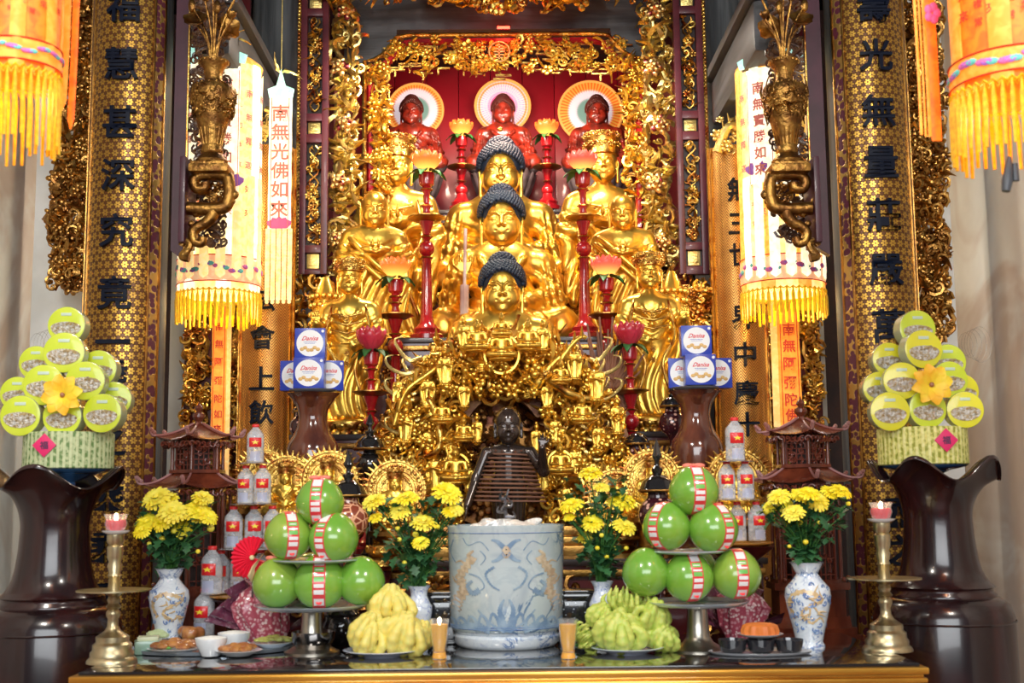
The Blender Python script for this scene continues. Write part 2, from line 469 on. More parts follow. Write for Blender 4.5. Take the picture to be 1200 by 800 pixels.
BLUEP = mat('soft_blue_glaze_paint', (.16, .25, .38), .25, 0, c2=(.3, .4, .5), ns=20, coat=.4)

INK = mat('blue_black_lettering', (.003, .006, .018), .45, 0, spec=.15)
REDINK = mat('red_lettering', (.55, .02, .04), .6)
# ------------------------------------------------------------------ carved ornament elements (unit size, lying in the XZ plane, relief towards -Y)
def t_scroll(turns=1.4, seg=5, n=13):
    m = MB(); a = np.linspace(0, turns * 2 * PI, n); r = .5 * np.exp(-a * .26)
    pts = np.stack([r * np.cos(a) - .1, -.12 * np.sin(a * .5) - .06 * a / a[-1], r * np.sin(a)], 1)
    m.tube(pts, .11 * (1 - .55 * np.linspace(0, 1, n)), seg); m.ball(pts[-1], .10, 6, 4); return m
def t_leaf(n=6, w=.2, curl=.5):
    m = MB(); V = []; F = []
    for i in range(n):
        t = i / (n - 1); ww = w * math.sin(PI * min(1, t * .9 + .1)) * (1 + .25 * math.cos(t * 18)); c = (curl * t * t, -.25 * math.sin(t * PI), t - .4)
        V += [(c[0] - ww, c[1] + .08, c[2]), (c[0], c[1] - .10, c[2]), (c[0] + ww, c[1] + .08, c[2]), (c[0], c[1] + .12, c[2])]
    for i in range(n - 1):
        for j in range(4):
            F.append((i * 4 + j, i * 4 + (j + 1) % 4, i * 4 + 4 + (j + 1) % 4, i * 4 + 4 + j))
    F += [(3, 2, 1, 0), tuple((n - 1) * 4 + j for j in range(4))]
    return m.add(V, F)
def t_flower(k=6, rings=1):
    m = MB()
    for q in range(rings):
        for i in range(k):
            a = i * 2 * PI / k + q * .5; R = .3 - .12 * q
            m.ball((0, 0, 0), (.20 - .05 * q, .09, .15), 6, 4, M=X((R * math.cos(a), -.06 - .1 * q, R * math.sin(a)), (0, -a, 0)))
    m.ball((0, -.16 - .08 * rings, 0), .13, 6, 4); return m
def t_cloud():
    m = MB()
    for i in range(5):
        a = i * 1.25; m.ball((.3 * math.cos(a), -.05 * i, .25 * math.sin(a)), (.22, .16, .2), 6, 4)
    return m
EL = dict(scroll=t_scroll(), leaf=t_leaf(), leafc=t_leaf(7, .16, 1.0), flower=t_flower(), rose=t_flower(5, 3), cloud=t_cloud())
def filigree(mb, pts_fn, n, size, seed, kinds=('scroll', 'scroll', 'leaf', 'leafc', 'flower'), depth=.03, tilt=.5, mi=0, misel=None):
    """pts_fn(r) -> (x,y,z) or None"""
    r = random.Random(seed); c = 0; tries = 0
    while c < n and tries < n * 30:
        tries += 1; p = pts_fn(r)
        if p is None: continue
        k = r.choice(kinds); s = size * r.uniform(.7, 1.3)
        M = Matrix.Translation((p[0], p[1] - r.random() * depth, p[2])) @ Euler((r.uniform(-tilt, tilt), r.uniform(0, 2 * PI), r.uniform(-tilt, tilt))).to_matrix().to_4x4() @ Matrix.Diagonal((s * r.choice((-1, 1)), s, s, 1))
        e = EL[k]
        if M.determinant() < 0: M = M @ Matrix.Diagonal((-1, 1, 1, 1))
        mb.addmb(e, M, mi if misel is None else misel(r, k)); c += 1
    return mb
def rectfn(x0, x1, z0, z1, y=0): return lambda r: (r.uniform(x0, x1), y, r.uniform(z0, z1))
def wavy_vine(mb, x0, x1, z0, z1, y, rad, waves, seg=6, n=None, mi=0, ph=0):
    n = n or int(waves * 8); t = np.linspace(0, 1, n)
    cx = (x0 + x1) / 2; A = (x1 - x0) / 2 * .8
    mb.tube(np.stack([cx + A * np.sin(t * waves * 2 * PI + ph), y + .01 * np.cos(t * waves * 5), z0 + (z1 - z0) * t], 1), rad, seg, mi)
def beads(mb, a, b, r, step, mi=0, seg=6, rings=4):
    a = np.array(a, float); b = np.array(b, float); L = np.linalg.norm(b - a); n = max(1, int(L / step))
    for i in range(n + 1): mb.ball(a + (b - a) * i / n, r, seg, rings, mi)
# ------------------------------------------------------------------ the room
TZ = .96       # front table top
Z1, Z2, Z3, Z4, Z6 = 1.25, 1.85, 2.43, 2.85, 3.62
def setting():
    floor = mat('red_floor_tile', (.22, .07, .04), .4, 0, c2=(.15, .05, .035), ns=4)
    m = MB(); m.box((0, 4.5, -.05), (9, 13, .1)); struct('floor', m, floor)
    m = MB(); m.box((-2.75, 6.5, 2.5), (.1, 8.5, 5.2)); struct('wall_left', m, PLASTER)
    m = MB(); m.box((2.8, 6.5, 2.5), (.1, 8.5, 5.2)); struct('wall_right', m, PLASTER)
    dk = mat('dark_timber_boarding', (.03, .022, .02), .6, 0, c2=(.016, .012, .012), ns=3)
    m = MB(); m.box((0, 10.6, 2.5), (5.5, .1, 5.2)); struct('wall_back', m, dk)
    m = MB()
    for k in range(12): m.box((0, 5.9 + k * .42, 5.05), (5.5, .40, .08), bev=.01)
    struct('ceiling', m, dk)
    # pale wall pilasters behind the great columns
    pl = mat('pale_painted_plaster', (.82, .84, .82), .7, 0, c2=(.66, .67, .64), ns=3)
    for s, n, a, b in ((-1, 'trim_1', 28, 98), (1, 'trim_2', 1080, 1132)):
        m = MB(); xa = AT(a, 6.7, 1.5).x; xb = AT(b, 6.7, 1.5).x
        m.box(((xa + xb) / 2, 6.8, 2.5), (abs(xb - xa) * 1.05, .2, 5), bev=.01)
        struct(n, m, pl)
    for n, a, b in (('trim_6', 195, 217), ('trim_7', 958, 973)):
        m = MB(); xa = AT(a, 8.02, 1.5).x; xb = AT(b, 8.02, 1.5).x; m.box(((xa + xb) / 2, 8.02, 2.5), (xb - xa, .06, 5), bev=.01); struct(n, m, pl)
    m = MB()
    for s, px, d, r in ((-1, 328, 7.75, .20), (1, 850, 7.75, .20)):
        p = AT(px, d, 3.2); mm = MB(); mm.lathe([(r * 1.03, 0), (r, 2.5), (r * .97, 5)], 40, M=X((p.x, d, 0)))
        tag(obj('round_pillar', mm, GREYW), 'weathered grey round timber pillar standing %s the shrine niche' % ('left of' if s < 0 else 'right of'), 'pillar', 'grey round pillars')
    # longitudinal beams running towards the hall
    for s in (-1, 1):
        x = (1.40 if s > 0 else -1.47); mm = MB()
        mm.box((x, 6.78, 3.93), (.17, 1.3, .28), bev=.03)
        mm.box((x, 6.78, 4.10), (.24, 1.3, .06), bev=.01)
        tag(obj('ceiling_beam', mm, wood_mat('beam_long_wood%d' % s, (.12, .12, .13), (.05, .05, .05), 'y', 1.0, .5, 0, 10, .4)), 'grey timber beam running out to the hall above the %s hanging parasol' % ('left' if s < 0 else 'right'), 'beam', 'beams over the side aisles')
    mm = MB(); mm.box((0, 3.6, 4.76), (5.4, .16, .16), bev=.02); tag(obj('crossbeam', mm, GREYB), 'plain grey crossbeam of the hall from which the near orange parasols hang', 'beam')
    # crossbeam with haunches over the niche
    d = 7.75
    def wx(px, y=30): return W(px, y, d).x
    def wz(py, px=588): return W(px, py, d).z
    L, R = wx(405), wx(775); zt = wz(-40); zb = wz(38); zc = wz(75)
    poly = [(L, zt), (L, zc - .05)]
    xi = wx(466)
    for k in range(9):
        a = k / 8 * PI / 2; poly.append((L + .14 + (xi - L - .14) * (math.sin(a)), zc + (zb - zc) * (1 - math.cos(a)) ** 1))
    poly = [(L, zt), (L, zc - .04), (L + .10, zc - .02)]
    for k in range(9):
        a = k / 8 * PI / 2; poly.append((L + .10 + (xi - L - .10) * math.sin(a), zc - .02 + (zb - zc + .02) * (1 - math.cos(a))))
    right = [(L + R - x, z) for x, z in poly[::-1]]
    mm = MB(); mm.prism(poly + right, d - .06, d + .12)
    tag(obj('crossbeam', mm, GREYB), 'grey weathered crossbeam with curved haunches spanning above the niche', 'beam')
    # red boards at the back of the niche
    mm = MB(); xl = wx(425) * 1.25; xr = wx(760) * 1.25; n = 9
    for k in range(n):
        w = (xr - xl) / n; mm.box((xl + w * (k + .5), 9.75, 3.5), (w - .004, .05, 3.2), bev=.004)
    struct('trim_3', mm, REDW)
    # niche sides and roof: dark red
    mm = MB()
    for x in (xl - .02, xr + .02): mm.box((x, 8.9, 2.9), (.04, 1.7, 4.2))
    struct('trim_4', mm, REDD)
    # side screens between niche and columns, black-brown, with carved gilding standing in front
    mm = MB()
    for s in (-1, 1): mm.box((1.95 * s - .03, 8.1, 2.4), (1.25, .06, 4.8))
    struct('trim_5', mm, mat('screen_boards', (.05, .016, .012), .4, 0, c2=(.03, .01, .01)))
setting()

def altar_tiers():
    """stepped dark altar carrying the statues"""
    def tier(label, x, d0, d1, z, z0, mouldm=GOLDC):
        t = thing('altar_step', label, 'altar', ((0), (d0 + d1) / 2, 0), 'altar steps')
        m = MB(); w = d1 - d0
        m.box((0, 0, (z + z0) / 2 - .015), (x * 2, w, z - z0 - .03)); obj('body', m, REDD, t)
        m = MB(); m.box((0, -.01, z - .015), (x * 2 + .04, w + .02, .03), bev=.006); obj('top', m, SOOT, t)
        m = MB(); m.box((0, -w / 2 - .012, z - .06), (x * 2 + .02, .024, .03), bev=.008)
        filigree(m, rectfn(-x, x, max(z0, z - .62), z - .10, -w / 2 - .005), int(230 * x), .095, int(z * 100), depth=.01, tilt=.2)
        obj('apron_fretwork_pattern', m, GOLDD, t)
    tier('lowest dark altar step, carrying the dragon carving and brown vases', 1.12, 5.42, 6.33, Z1, .02)
    tier('second altar step, carrying the crowned standing figures', 1.08, 6.40, 6.94, Z2, .02)
    tier('third altar step, carrying the tall red candlesticks and monks', 1.02, 7.02, 7.90, Z3, .02)
    tier('fourth altar step, under the rearmost gold seated figure', .95, 7.98, 8.80, Z4, .02)
    tier('highest altar step, under the three red wooden seated figures', 1.15, 8.88, 9.7, Z6, 2.6)
altar_tiers()

def big_columns():
    for s, pxc, chars, lab in ((-1, 153, [('福', 8), ('慧', 75), ('甚', 143), ('深', 205), ('究', 270), ('竟', 343), ('一', 400)], 'left'),
                               (1, 1019, [('壽', 8), ('光', 65), ('無', 130), ('量', 190), ('莊', 252), ('嚴', 316), ('萬', 382)], 'right')):
        d = 6.15; R = .208
        p = AT(pxc, d, 3.0)
        t = thing('great_column', 'great %s column, round timber faced with a gilt blossom board and large dark characters' % lab, 'column', (p.x, d, 0), 'couplet columns flanking the shrine')
        m = MB(); m.lathe([(R - .02, 0), (R - .02, 5)], 40); obj('shaft', m, GREYW, t)
        a0 = -PI / 2 - math.radians(70 if s < 0 else 60); a1 = -PI / 2 + math.radians(60 if s < 0 else 70)
        def arc(b0, b1, r, mi=0, z0=.2, z1=5, mb=None, n=24):
            mb = mb or MB(); A = np.linspace(b0, b1, n + 1); Z = np.linspace(z0, z1, 2)
            V = []; uv = []
            for z in Z:
                for a in A: V.append((r * math.cos(a), r * math.sin(a), z)); uv.append(((a + PI / 2) * r, z))
            F = [(i, i + 1, i + n + 2, i + n + 1) for i in range(n)]
            mb.add(V, F, None, mi, uv); return mb
        bw = math.radians(17)
        m = arc(a0 + bw, a1 - bw, R); b = obj('couplet_board', m, DIAPER, t)
        m = arc(a0, a0 + bw, R + .003, n=6); arc(a1 - bw, a1, R + .003, mb=m, n=6); obj('vine_border', m, VINE, t)
        m = MB()
        for a in (a0, a0 + bw, a1 - bw, a1):
            m.box((0, 0, 2.6), (.012, .016, 4.8), M=X((R * math.cos(a), R * math.sin(a), 0), (0, 0, a + PI / 2)), bev=.003)
        obj('gilt_fillet', m, GOLDD, t)
        for ch, py in chars:
            px = W(140 if s < 0 else 1030, py, d - R).z
            m = MB(); add_text(m, ch, (0, 0, px), .165, wrapR=R + .008, bold=.016, ext=.11)
            obj('character', m, INK, t)
        for py in ((440, 455, 515, 580, 640, 700) if s < 0 else (445, 520, 600, 645, 700)):
            z = W(140 if s < 0 else 1030, py, d - R).z; m = MB()
            add_text(m, '之' if py % 2 else '乘', (0, 0, z), .155, wrapR=R + .008, bold=.016, ext=.11)
            obj('character', m, INK, t)
    for s, pxc, chars, lab in ((-1, 314, [('法', 350), ('會', 395), ('上', 443), ('飲', 483)], 'left'),
                               (1, 866, [('無', 222), ('三', 262), ('世', 298), ('界', 372), ('中', 415), ('慶', 460), ('十', 497)], 'right')):
        d = 7.2; R = .165
        p = AT(pxc, d, 2.4)
        zt = W(pxc, 178, d).z
        t = thing('slim_column', 'slimmer %s column faced with orange-gold woven pattern and small dark characters' % lab, 'column', (p.x, d, 0), 'woven couplet columns')
        m = MB(); m.lathe([(R - .01, 0), (R - .01, zt)], 32); obj('shaft', m, GREYW, t)
        m = MB(); A = np.linspace(-PI / 2 - 1.25, -PI / 2 + 1.25, 25)
        V = []; uv = []
        for z in (.1, zt):
            for a in A: V.append((R * math.cos(a), R * math.sin(a), z)); uv.append(((a + PI / 2) * R, z))
        m.add(V, [(i, i + 1, i + 26, i + 25) for i in range(24)], None, 0, uv); obj('couplet_board', m, WEAVE, t)
        m = MB()
        for a in (A[0], A[0] + .22, A[-1] - .22, A[-1]): m.box((0, 0, zt / 2), (.010, .014, zt), M=X((R * math.cos(a), R * math.sin(a), 0), (0, 0, a + PI / 2)))
        obj('gilt_fillet', m, GOLDC, t)
        for ch, py in chars:
            z = W(pxc, py, d - R).z; m = MB(); add_text(m, ch, (0, 0, z), .14, wrapR=R + .007, bold=.012, ext=.11); obj('character', m, INK, t)
        # dragon cap at the head of the board
        m = MB(); pts = spl([(-.12, -.17, zt - .05), (-.05, -.2, zt + .10), (.08, -.2, zt + .04), (.12, -.19, zt + .14), (0, -.2, zt + .2)], 24)
        m.tube(pts, np.linspace(.03, .02, 24), 8)
        for q in range(9): m.tube([pts[q * 2 + 4], pts[q * 2 + 4] + np.array([-.02 * s, -.02, .07])], [.012, .002], 4)
        filigree(m, rectfn(-.14, .14, zt - .04, zt + .16, -.17), 22, .07, 9, depth=.03); obj('dragon_cap', m, GOLDP, t)
big_columns()

def niche_frame():
    """gilt-edged frame pilasters, carved bands, fretwork"""
    d = 7.35
    for s in (-1, 1):
        side = 'left' if s < 0 else 'right'
        pxs = (352, 385) if s < 0 else (792, 826)
        xa = W(pxs[0], 160, d).x; xb = W(pxs[1], 160, d).x; cx = (xa + xb) / 2; w = xb - xa
        zt = W(368, -60, d).z; zb = W(368 if s < 0 else 809, 322, d).z
        t = thing('frame_pilaster', 'plum lacquered %s pilaster of the niche frame with pierced gilt panels' % side, 'pilaster', (cx, d, zb), 'niche frame pilasters')
        m = MB(); H = zt - zb
        zs = [W(368, y, d).z - zb for y in (316, 297, 288, 168, 158, 143, 134, 20, 11, -12, -20)]
        m.box((-w / 2 + .02, 0, H / 2), (.04, .05, H), bev=.006); m.box((w / 2 - .02, 0, H / 2), (.04, .05, H), bev=.006)
        for a, b in ((0, zs[0]), (zs[1], zs[2]), (zs[3], zs[4]), (zs[5], zs[6]), (zs[7], zs[8]), (zs[9], zs[10])):
            m.box((0, 0, (a + b) / 2), (w - .07, .046, b - a), bev=.005)
        obj('frame', m, REDD if 0 else mat('plum_red_lacquer', (.13, .02, .03), .38, c2=(.08, .012, .02), coat=.15), t)
        m = MB(); m.box((0, .02, H / 2), (w - .06, .01, H)); obj('back_board', m, SOOT, t)
        for a, b in ((zs[2], zs[3]), (zs[6], zs[7])):
            m = MB(); wavy_vine(m, -.035, .035, a + .02, b - .02, -.005, .006, (b - a) * 7); wavy_vine(m, -.035, .035, a + .02, b - .02, -.005, .005, (b - a) * 7, ph=PI)
            filigree(m, rectfn(-.035, .035, a + .02, b - .02, 0), int((b - a) * 70), .05, int(a * 99), depth=.015, tilt=.3)
            obj('pierced_panel', m, GOLDC, t)
        for a, b in ((zs[0], zs[1]), (zs[4], zs[5]), (zs[8], zs[9])):
            m = MB(); m.box((0, 0, (a + b) / 2), (.075, .02, (b - a) - .01), bev=.004); m.box((0, -.012, (a + b) / 2), (.045, .01, (b - a) - .04), bev=.003)
            for q in range(3): m.box((0, -.018, (a + b) / 2 + (q - 1) * .018), (.035, .006, .006))
            obj('square_panel', m, GOLDP, t)
        m = MB(); beads(m, (-s * -1 * (w / 2 + .012), -.01, .0), (-s * -1 * (w / 2 + .012), -.01, H), .011, .024)
        m.box((s * (w / 2 + .012), .01, H / 2), (.026, .03, H), bev=.004)
        if s < 0: pass
        obj('beaded_edge', m, GOLDC, t)
        # carved piece under the pilaster
        t2 = thing('carved_bracket', 'gilt scrollwork bracket under the %s niche pilaster' % side, 'carving', (cx, d + .05, W(cx and 368, 425, d).z), 'scroll brackets below the pilasters')
        m = MB(); h = zb - t2.location.z
        filigree(m, rectfn(-w * .8, w * .8, 0, h, 0), 60, .12, 31 + s, kinds=('scroll', 'scroll', 'leafc'), depth=.06)
        obj('scrollwork', m, GOLDC, t2)
        # broad carved leaf band
        bx = (383, 424) if s < 0 else (752, 796)
        x0 = W(bx[0] + 4, 160, d).x; x1 = W(bx[1] - 6, 160, d).x; z1 = W(400, -40, d).z; z0 = W(400, 322 if s < 0 else 330, d).z
        t = thing('carved_leaf_band', 'broad pale-gilt carved band of leaves and blossoms inside the %s pilaster' % side, 'carving', ((x0 + x1) / 2, d + .12, z0), 'leaf bands of the niche')
        hw = (x1 - x0) / 2; H = z1 - z0
        m = MB()
        wavy_vine(m, -hw, hw, 0, H, 0, .018, 5); wavy_vine(m, -hw, hw, 0, H, .01, .014, 5, ph=PI)
        filigree(m, rectfn(-hw, hw, 0, H, 0), 230, .105, 51 + s, kinds=('scroll', 'leaf', 'leafc', 'leafc', 'leaf', 'scroll'), depth=.10, tilt=.7)
        obj('foliage', m, GOLDP, t)
        m = MB()
        for k in range(5):
            m.addmb(EL['rose'], X((rnd.uniform(-.4, .4) * hw, -.12, H * (k + .6) / 5.4), (0, 0, 0), .14))
        obj('blossom', m, mat('gilt_blossom', (.85, .55, .2), .35, 1, c2=(.30, .04, .05), ns=22, lo=.5, hi=.62, bump=.4), t)
    # topmost carving and small side pieces
    for (a, b, y0, y1, lab, n) in ((478, 722, -30, 16, 'gilt dragon carving hanging under the roof at the very top centre', 170), (372, 420, -14, 12, 'gilt corner carving at the top left of the leaf band', 30), (430, 468, -12, 6, 'small gilt cloud carving just left of the top dragon carving', 24), (708, 760, -14, 5, 'small gilt cloud carving just right of the top dragon carving', 24)):
        p0 = W(a, y1, 7.3); p1 = W(b, y0, 7.3); t = thing('ceiling_carving', lab, 'carving', ((p0.x + p1.x) / 2, 7.3, p0.z))
        hw = (p1.x - p0.x) / 2; H = p1.z - p0.z; m = MB()
        filigree(m, lambda r: (lambda u, v: (u * hw, 0, H * (v * (1 - .0) + (1 - v) * abs(u) ** 2 * .5)))(r.uniform(-1, 1), r.random()), n, .10 if n > 50 else .07, n, kinds=('scroll', 'leafc', 'cloud', 'leaf'), depth=.08)
        obj('scrollwork', m, GOLDC, t)
        if n > 50:
            m = MB()
            for s in (-1, 1):
                pts = spl([(s * .02, -.1, H), (s * .2, -.16, .14), (s * .35, -.12, .05), (s * .5, -.12, .16), (s * .38, -.1, H)], 40)
                m.tube(pts, .035, 8); beads(m, pts[8], pts[9], .03, .02)
            m.box((-.36, -.14, .13), (.13, .02, .16), bev=.005, M=X(rot=(0, .2, 0))); m.box((.36, -.14, .13), (.13, .02, .16), bev=.005, M=X(rot=(0, -.2, 0)))
            obj('dragon', m, GOLDC, t)
    # inner frame line and fretwork
    d = 7.62
    def P(px, py): q = W(px, py, d); return (q.x, q.z)
    pts = [P(427, 430), P(427, 72), P(438, 70), P(448, 64), P(458, 54), P(466, 43), P(480, 41), P(700, 39), P(713, 41), P(722, 52), P(733, 62), P(744, 67), P(757, 68), P(757, 430)]
    t = thing('niche_arch', 'gilt-beaded red arch framing the niche mouth', 'frame', (0, d, 0))
    m = MB(); P3 = [np.array((x, 0, z)) for x, z in pts]
    for a, b in zip(P3[:-1], P3[1:]): beads(m, a, b, .012, .024)
    m.tube(P3, .014, 4); obj('beaded_edge', m, GOLDC, t)
    m = MB(); c = np.array((0, 0, 3.6))
    inn = [np.array((x + (.04 if x < -.05 else -.04 if x > .0 else 0), .015, z - (.04 if 0 < i < len(pts) - 1 else 0))) for i, (x, z) in enumerate(pts)]
    for a, b in zip(inn[:-1], inn[1:]): m.tube([a, b], .024, 6)
    obj('red_moulding', m, REDL, t)
    # fret: bars + blossoms
    t = thing('fretwork_valance', 'gilt pierced fretwork of bars, blossoms and a longevity roundel across the niche top', 'carving', (0, d + .03, 0))
    xa, _ = P(455, 60); xb, _ = P(733, 60); _, zt = P(588, 45); _, zb = P(588, 86)
    m = MB(); r = random.Random(5)
    for k in range(90):
        x = r.uniform(xa, xb); z = r.uniform(zb, zt)
        if abs(x) > 0: m.box((x, r.uniform(-.01, .01), z), ((r.uniform(.06, .16)), .014, .010))
        if k % 2: m.box((x, 0, z - .02), (.010, .014, .05))
    obj('bars', m, GOLDC, t)
    m = MB(); filigree(m, rectfn(xa, xb, zb + .02, zt, -.01), 170, .075, 77, kinds=('flower', 'leaf', 'leafc', 'scroll', 'cloud'), depth=.04); obj('blossoms', m, GOLD, t)
    m = MB(); _, zc = P(588, 62)
    a = np.linspace(0, 2 * PI, 25); m.tube(np.stack([.065 * np.cos(a) - .0, -.05 + 0 * a, zc + .065 * np.sin(a)], 1), .008, 6)
    for q in range(5): m.box((0, -.05, zc + (q - 2) * .02), (.07 - abs(q - 2) * .012, .012, .008))
    m.box((0, -.05, zc), (.008, .012, .10)); obj('roundel', m, GOLDP, t)
    m = MB(); m.box(((P(580, 85)[0] + P(600, 85)[0]) / 2, -.02, zb - .01), (.10, .02, .012)); m.box((0, -.02, zb - .035), (.08, .02, .012)); obj('drop', m, GOLDC, t)
    for s, (a, b) in ((-1, (432, 456)), (1, (732, 756))):
        x0 = P(a, 200)[0]; x1 = P(b, 200)[0]; z0 = P(440, 232)[1]; z1 = P(440, 70)[1]
        t = thing('side_fretwork', 'gilt fretwork strip down the %s inner edge of the niche' % ('left' if s < 0 else 'right'), 'carving', ((x0 + x1) / 2, d + .03, z0), 'fretwork strips')
        hw = (x1 - x0) / 2; H = z1 - z0; m = MB(); r = random.Random(s + 9)
        for k in range(60): m.box((r.uniform(-hw, hw) * .6, r.uniform(-.02, .02), r.uniform(0, H)), (r.uniform(.05, .11), .014, .010)); m.box((r.uniform(-hw, hw), 0, r.uniform(0, H)), (.010, .014, .05))
        obj('bars', m, GOLDC, t)
        m = MB(); filigree(m, rectfn(-hw, hw, 0, H, -.01), 110, .08, 87 + s, kinds=('flower', 'leaf', 'leafc', 'scroll'), depth=.05); obj('blossoms', m, GOLD, t)
niche_frame()

def outer_carvings():
    """openwork along the great columns and between the columns"""
    d = 6.5
    def panel(name, label, px0, px1, py0, py1, d, n, size, seed, m_, group=None, kinds=('scroll', 'scroll', 'leaf', 'flower', 'scroll'), jag=0, stem=True, depth=.06, parts=('openwork',)):
        p0 = W(px0, (py0 + py1) / 2, d); p1 = W(px1, (py0 + py1) / 2, d); z0 = W((px0 + px1) / 2, py1, d).z; z1 = W((px0 + px1) / 2, py0, d).z
        t = thing(name, label, 'carving', ((p0.x + p1.x) / 2, d, z0), group); hw = (p1.x - p0.x) / 2; H = z1 - z0
        m = MB()
        def fn(r):
            u = r.uniform(-1, 1); v = r.random()
            if jag:
                lim = 1 - .45 * (1 - v) - .25 * abs(math.sin(v * 14))
                if u * jag > lim: return None
            return (u * hw, 0, v * H)
        if stem: wavy_vine(m, -hw, hw, 0, H, 0, .016, H * 2.2); wavy_vine(m, -hw * .5, hw * .5, 0, H, .02, .012, H * 1.7, ph=2)
        filigree(m, fn, n, size, seed, kinds, depth); obj('openwork', m, m_, t)
        if name == 'openwork_carving' and (px1 < 285 or px0 > 890): q = MB(); q.box((0, .045, 2.5 - z0), (hw * 2 + .03, .03, 4.98), bev=.004); obj('back_post', q, REDD, t)
        return t
    panel('openwork_screen', 'dark-gilt carved openwork of vines hanging outside the left great column', 55, 108, -20, 340, 6.35, 620, .085, 1, GOLDD, 'outer openwork screens', jag=-1)
    panel('openwork_screen', 'dark-gilt carved openwork of vines hanging outside the right great column', 1066, 1112, -20, 400, 6.35, 620, .085, 2, GOLDD, 'outer openwork screens', jag=1)
    panel('openwork_carving', 'tall gilt carved panel seen beneath the left hanging parasol, between the columns', 216, 245, 355, 600, 7.6, 230, .075, 3, GOLDC, 'gilt panels between the columns')
    panel('openwork_carving', 'narrow gilt carved panel between the orange ribbon and the slim left column', 262, 281, 355, 600, 7.5, 150, .07, 4, GOLDC, 'gilt panels between the columns')
    panel('openwork_carving', 'gilt carved panel between the right orange ribbon and the great right column', 940, 962, 345, 560, 7.6, 170, .075, 5, GOLDC, 'gilt panels between the columns')
    panel('openwork_carving', 'gilt carved panel between the slim right column and the right orange ribbon', 897, 914, 345, 560, 7.6, 150, .07, 6, GOLDC, 'gilt panels between the columns')
    panel('openwork_carving', 'gilt dragon scrollwork beside the slim left column below the niche pilaster', 352, 384, 400, 520, 7.3, 130, .08, 7, GOLDC, 'scroll panels beside the slim columns')
    panel('openwork_carving', 'gilt dragon scrollwork beside the slim right column below the niche pilaster', 797, 832, 335, 440, 7.2, 130, .08, 8, GOLDC, 'scroll panels beside the slim columns')
    # grey posts just inside the great columns
    for px, lab in ((196, 'left'), (966, 'right')):
        pass
outer_carvings()
# ------------------------------------------------------------------ statues
def head_sdf(S_, c, w, neck=True, hood=False, lobe=1.0, k=1.0, smile=0):
    """face towards -Y; c: centre of the face; w: width of the head. Chin at c.z-.62w, hairline about c.z+.5w"""
    c = np.array(c, float)
    def p(x, y, z): return c + np.array((x, y, z)) * w
    S_.ell(p(0, .06, .18), (.49 * w, .56 * w, .56 * w), k=.05 * w)            # skull
    S_.ell(p(0, -.10, -.18), (.455 * w, .42 * w, .49 * w), k=.08 * w)         # face
    S_.ell(p(0, -.36, -.54), (.13 * w, .10 * w, .10 * w), k=.12 * w)          # chin
    for s in (-1, 1):
        S_.ell(p(.22 * s, -.33, -.26), (.17 * w, .12 * w, .19 * w), k=.14 * w)  # cheek
        S_.ell(p(.20 * s, -.56, -.01), (.13 * w, .07 * w, .075 * w), k=.06 * w, sub=True)  # eye socket
        S_.chain([p(.055 * s, -.52, .06), p(.13 * s, -.515, .125), p(.24 * s, -.48, .14), p(.37 * s, -.37, .06)], .014 * w, k=.035 * w)  # brow
        S_.ell(p(.195 * s, -.425, .0), (.12 * w, .065 * w, .060 * w), (0, 0, .28 * s), k=.015 * w)  # lid
        S_.chain([p(.075 * s, -.475, -.030), p(.13 * s, -.492, -.050), p(.22 * s, -.485, -.052), p(.33 * s, -.41, -.018)], .013 * w, k=.006 * w)  # lash line
        S_.ell(p(.06 * s, -.54, -.195), (.042 * w, .05 * w, .036 * w), k=.025 * w)  # nostril wing
        S_.ell(p(.49 * s, .02, -.02), (.045 * w, .12 * w, .20 * w), (0, 0, .35 * s), k=.02 * w)  # ear
        S_.cap(p(.50 * s, -.02, -.12), p(.49 * s, -.04, -.18 - .42 * lobe), .05 * w, .062 * w, k=.02 * w)  # long lobe
        S_.cap(p(.02 * s, -.50, -.325), p(.125 * s, -.462, -.325 + .012 * (1 + smile)), .020 * w, .010 * w, k=.01 * w)  # upper lip
        S_.cap(p(.0, -.50, -.375), p(.085 * s, -.468, -.357), .026 * w, .014 * w, k=.012 * w)  # lower lip
        S_.ell(p(.15 * s, -.50, -.325 + .012 * smile), (.02 * w, .03 * w, .02 * w), k=.02 * w, sub=True)
    S_.cap(p(0, -.475, .10), p(0, -.59, -.16), .024 * w, .046 * w, k=.035 * w)  # nose
    if neck:
        S_.cap(p(0, .05, -.35), p(0, .06, -.95), .24 * w, .29 * w, k=.05 * w)
        for q in range(2): S_.chain([p(.25 * math.sin(a), .05 - .25 * math.cos(a), -.66 - .10 * q) for a in np.linspace(-1.3, 1.3, 7)], .02 * w, k=.03 * w)
    return S_
